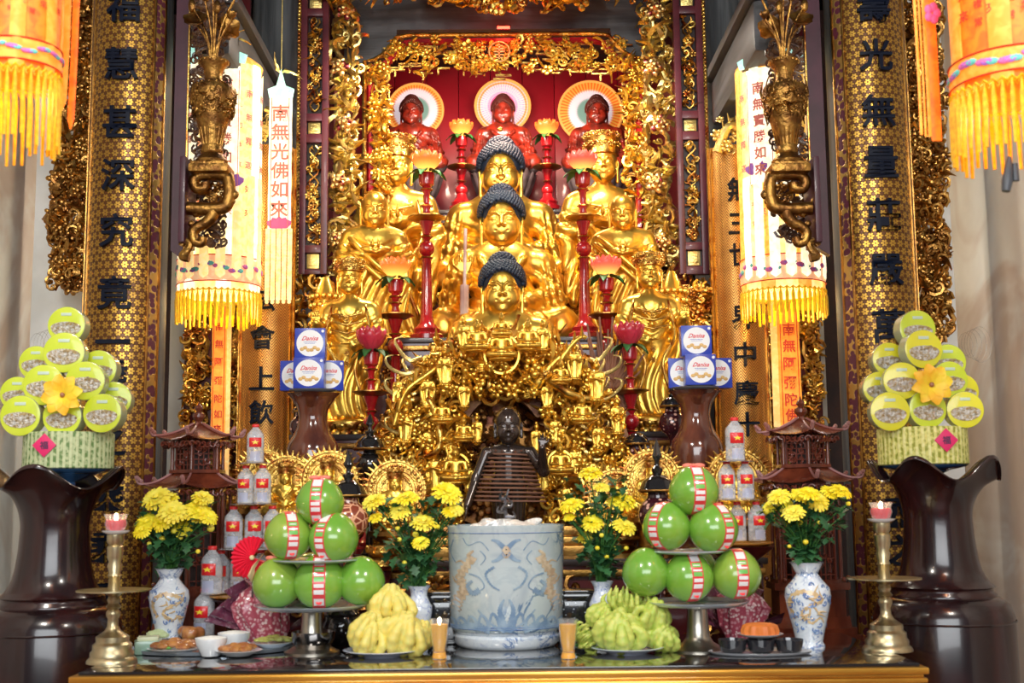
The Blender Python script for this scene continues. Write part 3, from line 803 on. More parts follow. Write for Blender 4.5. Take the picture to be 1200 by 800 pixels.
def hair_mb(c, w, rng=1.0, seg=8):
    """scalp of tight curls with a crown bump; returns mesh"""
    c = np.array(c, float); m = MB()
    cen = c + np.array((0, .08, .22)) * w; R = np.array((.535, .60, .56)) * w
    s = SDF(); s.ell(cen, R, k=.03 * w); s.ell(cen + np.array((0, .05, .40)) * w, (.34 * w, .34 * w, .34 * w), k=.2 * w)
    s.ell(c + np.array((0, -.48, -.22)) * w, (.44 * w, .42 * w, .60 * w), k=.06 * w, sub=True)
    s.ell(c + np.array((0, -.1, -.75)) * w, (.9 * w, .9 * w, .58 * w), k=.03 * w, sub=True)
    b = s.build(.035 * w); m.addmb(b)
    n = 460
    for i in range(n):
        t = (i + .5) / n; z = 1 - 1.15 * t; a = i * 2.39996
        rr = math.sqrt(max(0, 1 - z * z)); q = cen + R * np.array((rr * math.cos(a), rr * math.sin(a), z))
        if z > .80: continue
        rel = (q - c) / w
        if rel[2] < -.12 and rel[1] < .2: continue
        if rel[1] < 0 and rel[2] < .42 - .55 * abs(rel[0]) ** 1.3 * 1.0 and abs(rel[0]) < .47 and rel[1] < -.12: continue
        m.ball(q + (q - cen) * .05, .062 * w, 6, 4)
    for i in range(110):
        t = (i + .5) / 110; z = 1 - .95 * t; a = i * 2.39996; rr = math.sqrt(max(0, 1 - z * z))
        q = cen + np.array((0, .05, .40)) * w + .345 * w * np.array((rr * math.cos(a), rr * math.sin(a), z)); m.ball(q, .062 * w, 6, 4)
    return m
HAIRB = mat('blue_black_snail_curls', (.006, .012, .035), .5, 0, c2=(.01, .022, .045))

def folds(reg):
    """robe folds: reg(X,Y,Z)->(phase, mask, amp)"""
    def f(Xg, Yg, Zg, D):
        for r in reg:
            ph, mk, amp = r(Xg, Yg, Zg)
            w = np.sin(ph); D = D - amp * mk * (w * .6 + .4 * (1 - np.abs(w)))
        return D
    return f
def sm(a, lo, hi):
    t = np.clip((a - lo) / (hi - lo), 0, 1); return t * t * (3 - 2 * t)

def hand_sdf(S_, wr, dirv, up, s, L=.09, curl=.25, thumb=1, joined=False, k=.004):
    """palm + five tapered fingers; wr wrist, dirv finger direction, up palm normal, s side"""
    wr = np.array(wr, float); d = np.array(dirv, float); d /= np.linalg.norm(d); u = np.array(up, float); u -= d * u.dot(d); u /= np.linalg.norm(u)
    sd = np.cross(d, u)
    pc = wr + d * L * .42
    for i, o in enumerate((-.33, -.11, .11, .33)):
        b = wr + d * L * .1 + sd * L * o * .5; e = wr + d * L * .62 + sd * L * o
        S_.cap(b, e, L * .16, L * .13, k=L * .08)
        ln = L * (.62, .75, .70, .52)[i] * .75
        j = e + d * ln * .5 - u * curl * ln * .15; tp = j + d * ln * .5 * (1 - curl * .3) - u * curl * ln * .5
        S_.cap(e, j, L * .105, L * .09, k=L * .03); S_.cap(j, tp, L * .09, L * .065, k=L * .02)
    b = wr + d * L * .2 - sd * L * .28 * thumb; j = b + d * L * .30 - sd * L * .30 * thumb - u * L * .08
    S_.cap(b, j, L * .14, L * .11, k=L * .06); S_.cap(j, j + d * L * .28 - sd * L * .05 * thumb, L * .10, L * .075, k=L * .02)

def seated_body(hands='lap', h=.0105, bare=True, head=True):
    """seated cross-legged figure, total height 1 with hair; returns (body, headpart) meshes"""
    s = SDF()
    s.cap((0, .04, .10), (0, .03, .30), .20, .17, k=.05, fl=(1, .85, 1)); s.cap((0, .03, .28), (0, .03, .46), .165, .185, k=.05, fl=(1.05, .72, 1))
    s.cap((-.19, .03, .475), (.19, .03, .475), .085, k=.05, fl=(1, .9, 1)); s.cap((0, .03, .5), (0, .02, .585), .10, .07, k=.05)
    for q in (-1, 1):
        s.cap((.10 * q, .02, .10), (.335 * q, -.14, .095), .125, .095, k=.04)
        s.cap((.335 * q, -.14, .085), (-.02 * q, -.27, .075), .085, .065, k=.03)
        s.cap((.235 * q, .03, .47), (.295 * q, .02, .27), .078, .070, k=.035)
        if hands == 'lap' or q == 1:
            s.cap((.295 * q, .02, .27), (.12 * q, -.20, .20), .070, .052, k=.03)
            s.cap((.29 * q, -.0, .22), (.30 * q, -.10, .06), .075, .06, k=.05)     # sleeve falling on the thigh
        else:
            s.cap((.295 * q, .02, .27), (.215 * q, -.17, .36), .070, .045, k=.03); s.cap((.30 * q, .0, .22), (.25 * q, -.10, .10), .06, .05, k=.05)
    s.cap((-.2, -.24, .055), (.2, -.24, .055), .075, k=.04)
    s.ell((0, -.05, .03), (.40, .30, .05), k=.04)
    # neckline of the robe
    for q in (-1, 1): s.chain([(.14 * q, .00, .545), (.12 * q, -.09, .47), (.05 * q, -.125, .38), (.0, -.13, .30)], .016, k=.015)
    def reg1(X_, Y_, Z_): return (X_ * 55 + Z_ * 75 + 9 * Y_, sm(Z_, .17, .24) * sm(.46 - Z_, 0, .06) * (np.abs(X_) > .05), .012)
    def reg2(X_, Y_, Z_): return (np.sqrt((np.abs(X_) - .34) ** 2 + (Z_ - .05) ** 2 + (Y_ + .1) ** 2) * 120, sm(.17 - Z_, 0, .04) * sm(-Y_, -.05, .1), .009)
    def reg3(X_, Y_, Z_): return (np.abs(X_) * 150 + Z_ * 22, sm(np.abs(X_), .2, .24) * sm(Z_, .14, .22) * sm(.5 - Z_, 0, .05), .011)
    body = s.build(h, folds([reg1, reg2, reg3]))
    hs = SDF()
    if hands == 'lap':
        hand_sdf(hs, (.115, -.205, .185), (-1, -.25, -.12), (0, 0, -1), 1, L=.115, curl=-.2, thumb=-1)
        hand_sdf(hs, (-.115, -.215, .205), (1, -.25, -.12), (0, 0, -1), 1, L=.115, curl=-.2, thumb=1)
    else:
        hand_sdf(hs, (.115, -.205, .185), (-1, -.25, -.12), (0, 0, -1), 1, L=.115, curl=-.2, thumb=-1)
        hand_sdf(hs, (-.212, -.185, .375), (0, -.15, 1), (0, 1, 0), 1, L=.105, curl=-.4, thumb=-1)
    body.addmb(hs.build(.0055))
    hd = SDF(); head_sdf(hd, (0, -.015, .715), .235); body.addmb(hd.build(.0052))
    return body
SEAT_H = hair_mb((0, -.015, .715), .235)
SEAT_LAP = seated_body('lap'); SEAT_UP = seated_body('up')

def lotus_base(r, h, n=16, rows=2):
    m = MB(); m.lathe([(r * .80, 0), (r * .84, h * .12), (r * .70, h * .35), (r * .72, h * .6), (r * .95, h * .86), (r * .95, h)], 40)
    for row in range(rows):
        for i in range(n):
            a = (i + .5 * row) * 2 * PI / n
            up = row == 0
            m.ball((0, 0, 0), (r * .17, r * .07, h * .30), 8, 6, M=X((r * .88 * math.cos(a), r * .88 * math.sin(a), h * (.70 if up else .22)), (0.35 if up else -.35, 0, a - PI / 2 + PI)))
    return m

def central_buddhas():
    gl = GOLD
    me = SEAT_LAP.mesh('body', gl, 180); me2 = SEAT_UP.mesh('body', gl, 180); mh = SEAT_H.mesh('hair', HAIRB, 180)
    mj = MB(); mj.ball((0, -.20, .925), (.016, .012, .013), 10, 6); mj = mj.mesh('hair_jewel', gl)
    specs = [(590, 482, 285, 6.72, me, 'lowest and nearest of the three blue-haired golden seated statues, behind the dragon carving', Z2),
             (589, 402, 205, 7.52, me2, 'middle of the three blue-haired golden seated statues, one hand raised with a staff', Z3),
             (588, 347, 149, 8.27, me, 'rearmost and highest of the three blue-haired golden seated statues, robe spreading wide', Z4)]
    for px, yb, yt, d, mm, lab, zt in specs:
        b = W(px, yb, d); tp = W(px, yt, d); H = (tp.z - b.z)
        t = thing('seated_buddha_statue', lab, 'statue', (b.x, d, zt), 'central golden seated statues')
        zb = max(b.z - zt, .02)
        o = obj('body', mm, gl, t); o.scale = (H / 1.0,) * 3; o.location.z = zb
        o = obj('hair', mh, HAIRB, t); o.scale = (H,) * 3; o.location.z = zb
        o = obj('hair_jewel', mj, gl, t); o.scale = (H,) * 3; o.location.z = zb
        if zb > .05:
            m = lotus_base(.30 * H, zb + .01); obj('lotus_base', m, GOLDC, t)
        if mm is me2:
            m = MB(); m.tube([(-.212 * H, -.24 * H, .30 * H + zb), (-.205 * H, -.22 * H, .63 * H + zb)], .010, 8); m.tube([(-.215 * H, -.25 * H, .02 + zb), (-.212 * H, -.24 * H, .30 * H + zb)], .026, 8)
            obj('staff', m, mat('dusty_pink_wood', (.5, .3, .25), .5, c2=(.7, .55, .5)), t)
    # robes of the rearmost one spread like a bell: cape part
central_buddhas()

def red_buddhas():
    me = SEAT_LAP.mesh('body', WREDB, 180)
    hh = SEAT_H.mesh('hair', mat('dark_red_curls', (.10, .02, .015), .4, 0, coat=.3), 180)
    def halo_mat(name, cols):
        t = NT(name); c = t.tc('Object'); x, y, z = t.xyz(c)
        r = t.m_('SQRT', t.m_('ADD', t.m_('MULTIPLY', x, x), t.m_('MULTIPLY', z, z))); th = t.m_('ARCTAN2', z, x)
        spoke = t.ramp(t.m_('COSINE', t.m_('MULTIPLY', th, 56.0)), -.3, .4)
        ringf = t.ramp(t.m_('SINE', t.m_('MULTIPLY', r, 260.0)), -.2, .6)
        inner, mid, outer = cols
        a = t.ramp(r, .16, .19); b = t.ramp(r, .095, .13)
        col = t.mix(b, inner, mid); col = t.mix(t.m_('MULTIPLY', spoke, b), col, (1, 1, .95)); col = t.mix(a, col, t.mix(spoke, outer, (1.0, .42, .06)))
        if name.startswith('pink'): col = t.mix(t.m_('MULTIPLY', ringf, .5), col, (1, .8, .95))
        t.base(col); t.link(col, t.b.inputs['Emission Color']); t.set(Emission_Strength=.42, Roughness=.5); return t.m
    H1 = halo_mat('orange_ray_lamp', ((.18, .35, .30), (.80, .62, .80), (.9, .16, .01)))
    H2 = halo_mat('pink_ring_lamp', ((.95, .10, .35), (.85, .35, .65), (.85, .25, .05)))
    for px, hx, hy, hr, top, side, hm in ((482, 487, 129, 32, 109, 'leftmost', H1), (590, 589, 124, 32, 108, 'middle', H2), (701, 692, 131, 37, 109, 'rightmost', H1)):
        d = 9.25; b = W(px, 203, d); tp = W(px, top, d); H = tp.z - b.z
        t = thing('red_wood_statue', '%s of the three dark red wooden seated statues before glowing discs' % side, 'statue', (b.x, d, Z6), 'red wooden seated statues')
        zb = b.z - Z6; H *= 1.0; sc = H / .965
        for n, m_, mt in (('body', me, WREDB), ('hair', hh, None)):
            o = obj(n, m_, mt, t); o.scale = (sc,) * 3; o.location.z = zb; o.rotation_euler.z = {'leftmost': .0, 'middle': 0, 'rightmost': 0}[side]
        m = lotus_base(.36 * sc, zb + .005); obj('lotus_base', m, GREYST, t)
        for q in (-1, 1):
            m = MB(); m.ball((.33 * sc * q, -.12 * sc, zb + .08 * sc), (.10 * sc, .12 * sc, .12 * sc), 12, 8); obj('knee_cloth', m, GREYST, t)
        h = W(hx, hy, 9.55); R = hr * S(h)
        t = thing('halo_lamp', '%s glowing round halo disc of rays on the red back panel' % side, 'lamp', h, 'halo lamps')
        m = MB(); a = np.linspace(0, 2 * PI, 49)[:-1]
        m.prism([(R * math.cos(x), R * math.sin(x)) for x in a], 0, .02); obj('disc', m, hm, t)
        m = MB(); aa = np.linspace(0, 2 * PI, 49); m.tube(np.stack([R * np.cos(aa), 0 * aa, R * np.sin(aa)], 1), .010, 6); obj('rim', m, mat('orange_lit_rim', (.9, .4, .1), .4, emis=(1, .4, .08), es=.6), t)
        m = MB(); m.box((0, .07, 0), (.03, .12, .03)); obj('bracket', m, SOOT, t)
red_buddhas()

def standing_body(pose, h=.009, w=1.0):
    """standing robed figure, height 1 (crown of head ~ .97), facing -Y"""
    s = SDF()
    s.cap((0, 0, .02), (0, 0, .42), .125 * w, .105 * w, k=.03, fl=(1.05, .8, 1)); s.cap((0, 0, .40), (0, 0, .66), .10 * w, .115 * w, k=.04, fl=(1.1, .72, 1))
    s.cap((-.105 * w, 0, .70), (.105 * w, 0, .70), .058, k=.04); s.cap((0, 0, .72), (0, -.005, .80), .06, .042, k=.03)
    s.ell((0, -.03, .015), (.15 * w, .12, .03), k=.02)
    hs = SDF()
    for q in (-1, 1):
        el = (.175 * w * q, -.02, .53)
        s.cap((.135 * w * q, 0, .69), el, .052, .050, k=.025)
        up = pose == 'join' or (pose == 'left_up' and q < 0) or (pose == 'right_up' and q > 0)
        if pose == 'join': wr = (.022 * q, -.155, .585); d = (-.12 * q, -.25, 1)
        elif up: wr = (.185 * q * w, -.13, .60); d = (.05 * q, -.1, 1)
        else: wr = (.04 * q, -.15, .47); d = (-1 * q, -.4, .15)
        s.cap(el, wr, .048, .034, k=.02)
        s.cap((el[0] * .95, -.04, .50), (el[0] * .85, -.07, .20), .055, .035, k=.03, fl=(.9, .8, 1))    # hanging sleeve
        s.cap((wr[0] * 1.0 + .01 * q, wr[1] + .05, wr[2] - .06), (.11 * q, -.08, .30), .03, .03, k=.04)
        if pose == 'join': hand_sdf(hs, wr, d, (q, 0, 0), 1, L=.062, curl=0, thumb=q)
        else: hand_sdf(hs, wr, d, (0, 1 if up else 0, 0 if up else -1), 1, L=.062, curl=-.3, thumb=-q if up else q)
    for q in (-1, 1): s.chain([(.075 * q, .0, .76), (.06 * q, -.075, .68), (0, -.09, .58)], .011, k=.012)
    def r1(X_, Y_, Z_): return (X_ * 110 + 6 * np.sin(Z_ * 9), sm(.46 - Z_, 0, .1) * sm(Z_, .02, .06), .012)
    def r2(X_, Y_, Z_): return ((Z_ - .35 * np.abs(X_) * 2) * 95, sm(Z_, .44, .5) * sm(.68 - Z_, 0, .05), .009)
    b = s.build(h, folds([r1, r2])); b.addmb(hs.build(.0034))
    return b
def sdf_head(c, w, h=.0034, **kw):
    hd = SDF(); head_sdf(hd, c, w, **kw); return hd.build(h)
def crown_mb(c, w, tall=1.0):
    m = MB(); c = np.array(c)
    m.addmb(MB().lathe([(.50 * w, .26 * w), (.56 * w, .30 * w), (.55 * w, .38 * w), (.60 * w, .62 * w * tall), (.62 * w, .66 * w * tall), (.50 * w, .66 * w * tall), (.46 * w, .3 * w)], 28), Matrix.Translation(c))
    for row in range(2):
        for i in range(14):
            a = -PI / 2 + (i - 6.5) * .30 + row * .15; R = .60 * w
            m.addmb(EL['scroll'] if (i + row) % 2 else EL['flower'], Matrix.Translation((c[0] + R * math.cos(a), c[1] + R * math.sin(a), c[2] + (.45 + .24 * row) * w * tall)) @ Matrix.Rotation(a + PI / 2, 4, 'Z') @ Matrix.Diagonal((.26 * w,) * 3 + (1,)))
    m.ball(c + np.array((0, .05 * w, .72 * w * tall)), (.35 * w, .35 * w, .26 * w), 12, 8)
    return m
def statues():
    mp = standing_body('left_up', w=1.0); mq = standing_body('right_up', w=1.0); mj = standing_body('join', w=1.08)
    HC = (0, -.015, .885); HW = .148
    def drape():
        m = MB()
        for q in (-1, 1):
            m.tube(spl([(.10 * q, -.05, .72), (.13 * q, -.11, .50), (.05 * q, -.15, .33), (.12 * q, -.13, .10)], 16), .011, 6)
        for q in range(3): m.tube([(x, -.115 - .03 * math.cos(x * 12), .66 - .05 * q - .5 * (.09 - abs(x)) * .5) for x in np.linspace(-.09, .09, 9)], .006, 6)
        for x, z in ((0, .62), (-.04, .64), (.04, .64), (0, .42), (0, .36)): m.addmb(EL['flower'], X((x, -.125, z), (0, 0, 0), .035))
        return m
    for (px, yb, yt, d, zt, body, crown, lab, par) in (
        (409, 511, 306, 6.62, Z2, mp, 1.0, 'golden standing figure with openwork crown and raised hand, in front of the old monk', 1),
        (765, 509, 299, 6.62, Z2, mq, 1.0, 'golden standing figure with openwork crown and raised hand, in front of the young monk', 1),
        (465, 378, 163, 7.76, Z3, mj, 1.35, 'golden standing figure in a tall crown behind the left pink lotus lamp', 0),
        (710, 378, 160, 7.76, Z3, mj, 1.35, 'golden standing figure in a tall crown behind the right pink lotus lamp', 0)):
        b = AT(px, d, zt); tp = W(px, yt, d);         bh = .06
        H = (tp.z - zt - bh) / (.885 + .148 * (.78 if crown < 1.2 else 1.0))
        t = thing('crowned_statue', lab, 'statue', b, 'golden crowned standing statues')
        bb = MB(); bb.addmb(body); bb.addmb(sdf_head(HC, HW))
        o = obj('body', bb, GOLD, t, 180); o.scale = (H,) * 3; o.location.z = bh
        c = obj('crown', crown_mb(HC, HW, crown), GOLDC, t, 60); c.scale = (H,) * 3; c.location.z = bh
        c = obj('sashes', drape(), GOLDC, t, 180); c.scale = (H,) * 3; c.location.z = bh
        m = lotus_base(.17 * H, bh + .01, 14); obj('lotus_base', m, GOLDC, t)
    # monks
    for (px, yb, yt, d, lab, old) in ((438, 407, 226, 7.27, 'golden bald old monk statue, smiling, hands clasped, left of the candlestick', True), (733, 407, 230, 7.27, 'golden bald young monk statue with palms pressed together, right of the candlestick', False)):
        b = AT(px, d, Z3); tp = W(px, yt, d); H = (tp.z - Z3) / .99
        t = thing('monk_statue', lab, 'statue', b, 'golden monk statues')
        bb = MB(); bb.addmb(standing_body('join', w=1.2)); bb.addmb(sdf_head((0, -.02, .865), .178, smile=3 if old else 0, lobe=.8))
        o = obj('body', bb, GOLD, t, 180); o.scale = (H,) * 3; o.rotation_euler.z = .15 if old else -.12
        m = MB()
        m.tube(spl([(-.17, -.03, .70), (-.10, -.12, .62), (.02, -.15, .50), (.13, -.13, .40)], 16), .022, 8)
        m.tube(spl([(-.19, -.02, .66), (-.12, -.12, .57), (.0, -.155, .45), (.12, -.14, .34)], 16), .018, 8)
        c = obj('shoulder_sash', m, GOLD, t, 180); c.scale = (H,) * 3
statues()

def wood_guanyin():
    p = AT(716, 6.26, Z1); zb = W(716, 492, 6.26).z - Z1
    t = thing('many_armed_statue', 'small bare-wood many-armed figure right of the dragon carving', 'statue', p)
    WD = mat('pale_carved_wood', (.30, .13, .07), .5, c2=(.18, .08, .05))
    m = MB(); m.lathe([(.10, 0), (.07, .05), (.05, zb - .05), (.10, zb)], 20); obj('stand', m, REDD, t)
    m = MB(); m.addmb(SEAT_LAP, X((0, 0, zb), sc=.26)); m.addmb(SEAT_H, X((0, 0, zb), sc=.26)); obj('body', m, WD, t, 180)
    for k in range(26):
        a = -1.3 + 2.6 * k / 25
        m = MB(); L = .17 + .05 * (k % 3)
        m.tube([(math.sin(a) * .04, .02 + .01 * (k % 3), zb + .16 + math.cos(a) * .03), (math.sin(a) * L * .6, .02, zb + .16 + math.cos(a) * L * .8), (math.sin(a) * L * .8, .015, zb + .17 + math.cos(a) * L * 1.35)], [.010, .008, .005], 5); obj('arm', m, WD, t)
wood_guanyin()

# ------------------------------------------------------------------ nine-dragon carving
def mini_meshes():
    s = SDF()
    s.cap((0, 0, .03), (0, 0, .5), .15, .12, k=.05, fl=(1, .8, 1)); s.cap((-.11, 0, .66), (.11, 0, .66), .07, k=.08); s.ell((0, 0, .52), (.12, .10, .2), k=.04)
    for q in (-1, 1): s.cap((.15 * q, 0, .64), (.18 * q, -.05, .48), .055, .05, k=.02); s.cap((.18 * q, -.05, .48), (.02 * q, -.15, .55), .045, .03, k=.02); s.cap((.17 * q, -.05, .42), (.12 * q, -.06, .12), .05, .04, k=.03)
    s.ell((0, -.01, .86), (.085, .095, .11), k=.02); s.cap((0, 0, .7), (0, 0, .8), .05, k=.02); s.ell((0, .01, .99), (.05, .05, .06), k=.02); s.cap((0, -.1, .86), (0, -.11, .83), .015, k=.01)
    s.ell((0, 0, .02), (.2, .17, .05), k=.01)
    st = s.build(.019, folds([lambda X_, Y_, Z_: (X_ * 90, sm(.45 - Z_, 0, .1), .012)]))
    s = SDF()
    s.cap((0, 0, .25), (0, 0, .5), .17, .15, k=.04, fl=(1, .8, 1)); s.cap((-.15, 0, .58), (.15, 0, .58), .08, k=.05)
    for q in (-1, 1):
        s.cap((.1 * q, 0, .2), (.34 * q, -.1, .18), .11, .09, k=.03); s.cap((.3 * q, -.14, .17), (0, -.25, .16), .08, .06, k=.03)
        s.cap((.24 * q, 0, .56), (.28 * q, -.04, .36), .07, .06, k=.03); s.cap((.28 * q, -.04, .36), (.04 * q, -.22, .32), .06, .04, k=.02)
    s.ell((0, -.01, .81), (.115, .12, .145), k=.015); s.ell((0, .02, .95), (.07, .07, .08), k=.03); s.cap((0, 0, .6), (0, 0, .7), .055, k=.015); s.cap((0, -.13, .81), (0, -.15, .77), .02, k=.015)
    s.ell((0, -.03, .05), (.34, .26, .05), k=.005)
    se = s.build(.021)
    return st, se
MST, MSE = mini_meshes()
def dragon_head(sc=1):
    m = MB(); s = SDF()
    s.ell((0, 0, 0), (.30, .38, .26), k=.08); s.cap((0, -.25, -.02), (0, -.62, -.04), .20, .15, k=.1); s.cap((0, -.2, -.2), (0, -.55, -.30), .10, .08, k=.05)
    for q in (-1, 1): s.ell((.16 * q, -.24, .20), (.09, .11, .10), k=.03); s.ell((.09 * q, -.68, .06), (.07, .08, .07), k=.03)
    m.addmb(s.build(.05))
    for q in (-1, 1):
        m.tube(spl([(.14 * q, 0, .2), (.2 * q, .25, .45), (.14 * q, .55, .62)], 10), np.linspace(.05, .015, 10), 5)
        m.tube(spl([(.18 * q, -.62, 0), (.42 * q, -.8, .12), (.5 * q, -.6, .35)], 10), np.linspace(.03, .008, 10), 5)
        for k in range(4): m.tube(spl([(.26 * q, .05, .1 - .12 * k), (.5 * q, .15, .12 - .15 * k), (.62 * q, .3, .25 - .2 * k)], 7), np.linspace(.06, .01, 7), 5)
    return m
DH = dragon_head()
def nine_dragons():
    d = 5.98
    b = AT(590, d, Z1)
    t = thing('nine_dragon_carving', 'huge gilt carving of dragons, clouds and tiny figures arching round the dark infant statue', 'sculpture', b)
    k = S(W(590, 500, d))
    def L(px, py): q = W(px, py, d); return q.x - b.x, q.z - b.z
    zt = L(590, 385)[1]; zb = 0
    # carved wooden core slab with an arched hollow
    def rad(a): # outer outline as fraction
        return 1 + .04 * math.sin(a * 9) + .03 * math.sin(a * 17 + 1)
    cx = 0; Wd = L(745, 520)[0]; Ht = L(590, 388)[1]
    outer = [(Wd * .98, 0)]
    for i in range(41):
        a = i / 40 * PI; r_ = rad(a)
        outer.append((Wd * math.cos(a) * r_ * (abs(math.sin(a)) ** .0), .18 + (Ht - .18) * abs(math.sin(a)) ** .75 * r_ * .97))
    outer.append((-Wd * .98, 0))
    inner = []
    iw = .20; ih = L(590, 462)[1]
    for i in range(21):
        a = PI - i / 20 * PI; inner.append((iw * math.cos(a), ih - .25 + .25 * math.sin(a)))
    inner = [(-iw, 0)] + inner + [(iw, 0)]
    poly = outer + inner
    m = MB(); m.prism([(x, z) for x, z in poly][::-1], .06, .20); obj('core', m, mat('carving_core_wood', (.16, .05, .02), .45, .3, c2=(.4, .18, .05), ns=14), t)
    m = MB(); m.box((0, .24, ih / 2), (.5, .04, ih)); filigree(m, rectfn(-.24, .24, 0, ih, .2), 150, .10, 55, kinds=('scroll', 'cloud', 'leafc'), depth=.03); obj('hollow_back', m, mat('hollow_gilt_back', (.40, .19, .05), .35, .8, c2=(.10, .03, .015), ns=10, bump=.6, bs=30), t)
    def infn(y0, bulge):
        def f(r):
            x = r.uniform(-1, 1) * Wd * 1.02; z = .05 + r.uniform(0, 1) ** .9 * (Ht - .05)
            u = abs(x) / (Wd * 1.0); lim = .20 + (Ht - .20) * max(0, 1 - u ** 2.2) ** .5
            if z > lim: return None
            if abs(x) < iw * 1.02 and z < ih: return None
            dd = math.hypot(x / (Wd), (z - .4) / Ht)
            return (x, y0 - bulge * max(0, 1 - dd), z)
        return f
    m = MB(); filigree(m, infn(.06, .06), 900, .105, 101, kinds=('scroll', 'cloud', 'leafc', 'scroll', 'cloud', 'leaf'), depth=.06, tilt=.9)
    obj('cloud_scrolls', m, GOLDC, t, 60)
    m = MB(); filigree(m, infn(0, .10), 420, .075, 102, kinds=('cloud', 'scroll', 'flower', 'leafc'), depth=.10, tilt=1.0)
    obj('flame_scrolls', m, GOLD, t, 60)
    # nine dragons
    r = random.Random(3)
    ds = [((470, 560), (520, 520), (500, 470), (545, 450)), ((460, 500), (500, 440), (540, 430), (560, 470)), ((455, 610), (500, 600), (520, 560), (550, 540)), ((505, 400), (530, 425), (550, 405), (572, 440)),
          ((715, 560), (665, 520), (690, 470), (640, 450)), ((725, 500), (680, 440), (645, 430), (625, 470)), ((735, 610), (690, 600), (670, 560), (640, 540)), ((680, 400), (655, 425), (635, 405), (612, 440)),
          ((560, 395), (575, 425), (600, 425), (590, 415))]
    for i, q in enumerate(ds):
        P = [(L(x, y)[0], -.06 - .10 * math.sin(j * 1.3 + i), L(x, y)[1]) for j, (x, y) in enumerate(q)]
        P = spl(P, 30); P[:, 2] += .028 * np.sin(np.linspace(0, 14, 30)); P[:, 0] += .02 * np.cos(np.linspace(0, 11, 30)); m = MB(); m.tube(P, np.linspace(.010, .024, 30) * (1 + .18 * np.sin(np.arange(30) * 2.2)), 8)
        for j in range(2, 28, 2): m.tube([P[j], P[j] + np.array((0, -.02, .05))], [.012, .002], 4)
        a = math.atan2(P[-1][0] - P[-4][0], .12)
        m.addmb(DH, X(P[-1] + np.array((0, -.04, .0)), (0.1, 0, a * .8), .075)); obj('dragon', m, GOLD if i % 2 else GOLDC, t, 60)
    # tiny figures
    stm = MST.mesh('figurine', GOLD, 180); sem = MSE.mesh('seated_figurine', GOLD, 180)
    stand = [(545, 412, 38), (562, 400, 0), (640, 398, 0), (635, 415, 38), (523, 455, 48), (503, 480, 46), (672, 448, 46), (698, 472, 50), (478, 520, 46), (722, 510, 46), (482, 575, 46), (510, 575, 50), (505, 535, 40), (690, 575, 46), (716, 575, 44), (672, 560, 44), (700, 530, 40), (660, 600, 40), (530, 610, 38), (545, 480, 36), (640, 480, 36), (490, 615, 44), (708, 618, 44), (560, 520, 34), (628, 530, 34), (550, 575, 34), (636, 575, 34), (468, 470, 30), (735, 560, 36), (462, 600, 40), (650, 520, 36), (530, 540, 36)]
    seat = [(560, 418, 38), (588, 402, 30), (588, 428, 44), (618, 417, 38), (536, 568, 44), (655, 558, 38), (576, 400, 0), (545, 520, 30), (680, 500, 34), (520, 500, 32), (655, 455, 30)]
    for x, y, h in stand:
        if not h: continue
        u, z = L(x, y); o = obj('figurine', stm, None, t); o.location = (u, -.17 + .10 * min(1, abs(u) / Wd), z); o.scale = (h * k / 1.05,) * 3; o.rotation_euler.z = r.uniform(-.3, .3)
    for x, y, h in seat:
        if not h: continue
        u, z = L(x, y); o = obj('seated_figurine', sem, None, t); o.location = (u, -.19, z); o.scale = (h * k / 1.03,) * 3
    # mandorla rings of the seated ones and ribbons flying at the edges
    for x, y, h in ((588, 418, 20), (536, 550, 15), (655, 545, 14)):
        u, z = L(x, y); R = h * k; m = MB(); a = np.linspace(0, 2 * PI, 33); m.tube(np.stack([u + R * np.cos(a), -.13 + 0 * a, z + R * 1.15 * np.sin(a)], 1), .009, 6)
        for q in range(24):
            aa = q * PI / 12; m.tube([(u + R * math.cos(aa), -.13, z + R * 1.15 * math.sin(aa)), (u + R * 1.22 * math.cos(aa), -.125, z + R * 1.4 * math.sin(aa))], [.007, .002], 4)
        obj('halo', m, GOLD, t)
    for s in (-1, 1):
        for i in range(14):
            x0, z0 = L(590 + s * (95 - i * 1), 420 + i * 11); x1, z1 = L(590 + s * (122 + 12 * math.sin(i * 2.0)), 410 + i * 12 + 9 * (i % 2))
            m = MB(); m.tube(spl([(x0, -.03, z0), ((x0 + x1) / 2, -.08, (z0 + z1) / 2 - .04), (x1, -.04, z1), (x1 + s * .02, -.02, z1 + .05), (x1 - s * .02, -.03, z1 + .06)], 14), np.linspace(.013, .004, 14), 6, flat=.5)
            obj('ribbon', m, GOLDP, t)
    # carved plinth
    m = MB()
    for i, (w, h) in enumerate(((Wd * 1.0, .05), (Wd * .94, .04), (Wd * .98, .05))): m.box((0, -.03, .02 + .045 * i), (w * 1.8, .40 - .04 * i, h), bev=.01)
    obj('plinth', m, GOLDD, t)
nine_dragons()

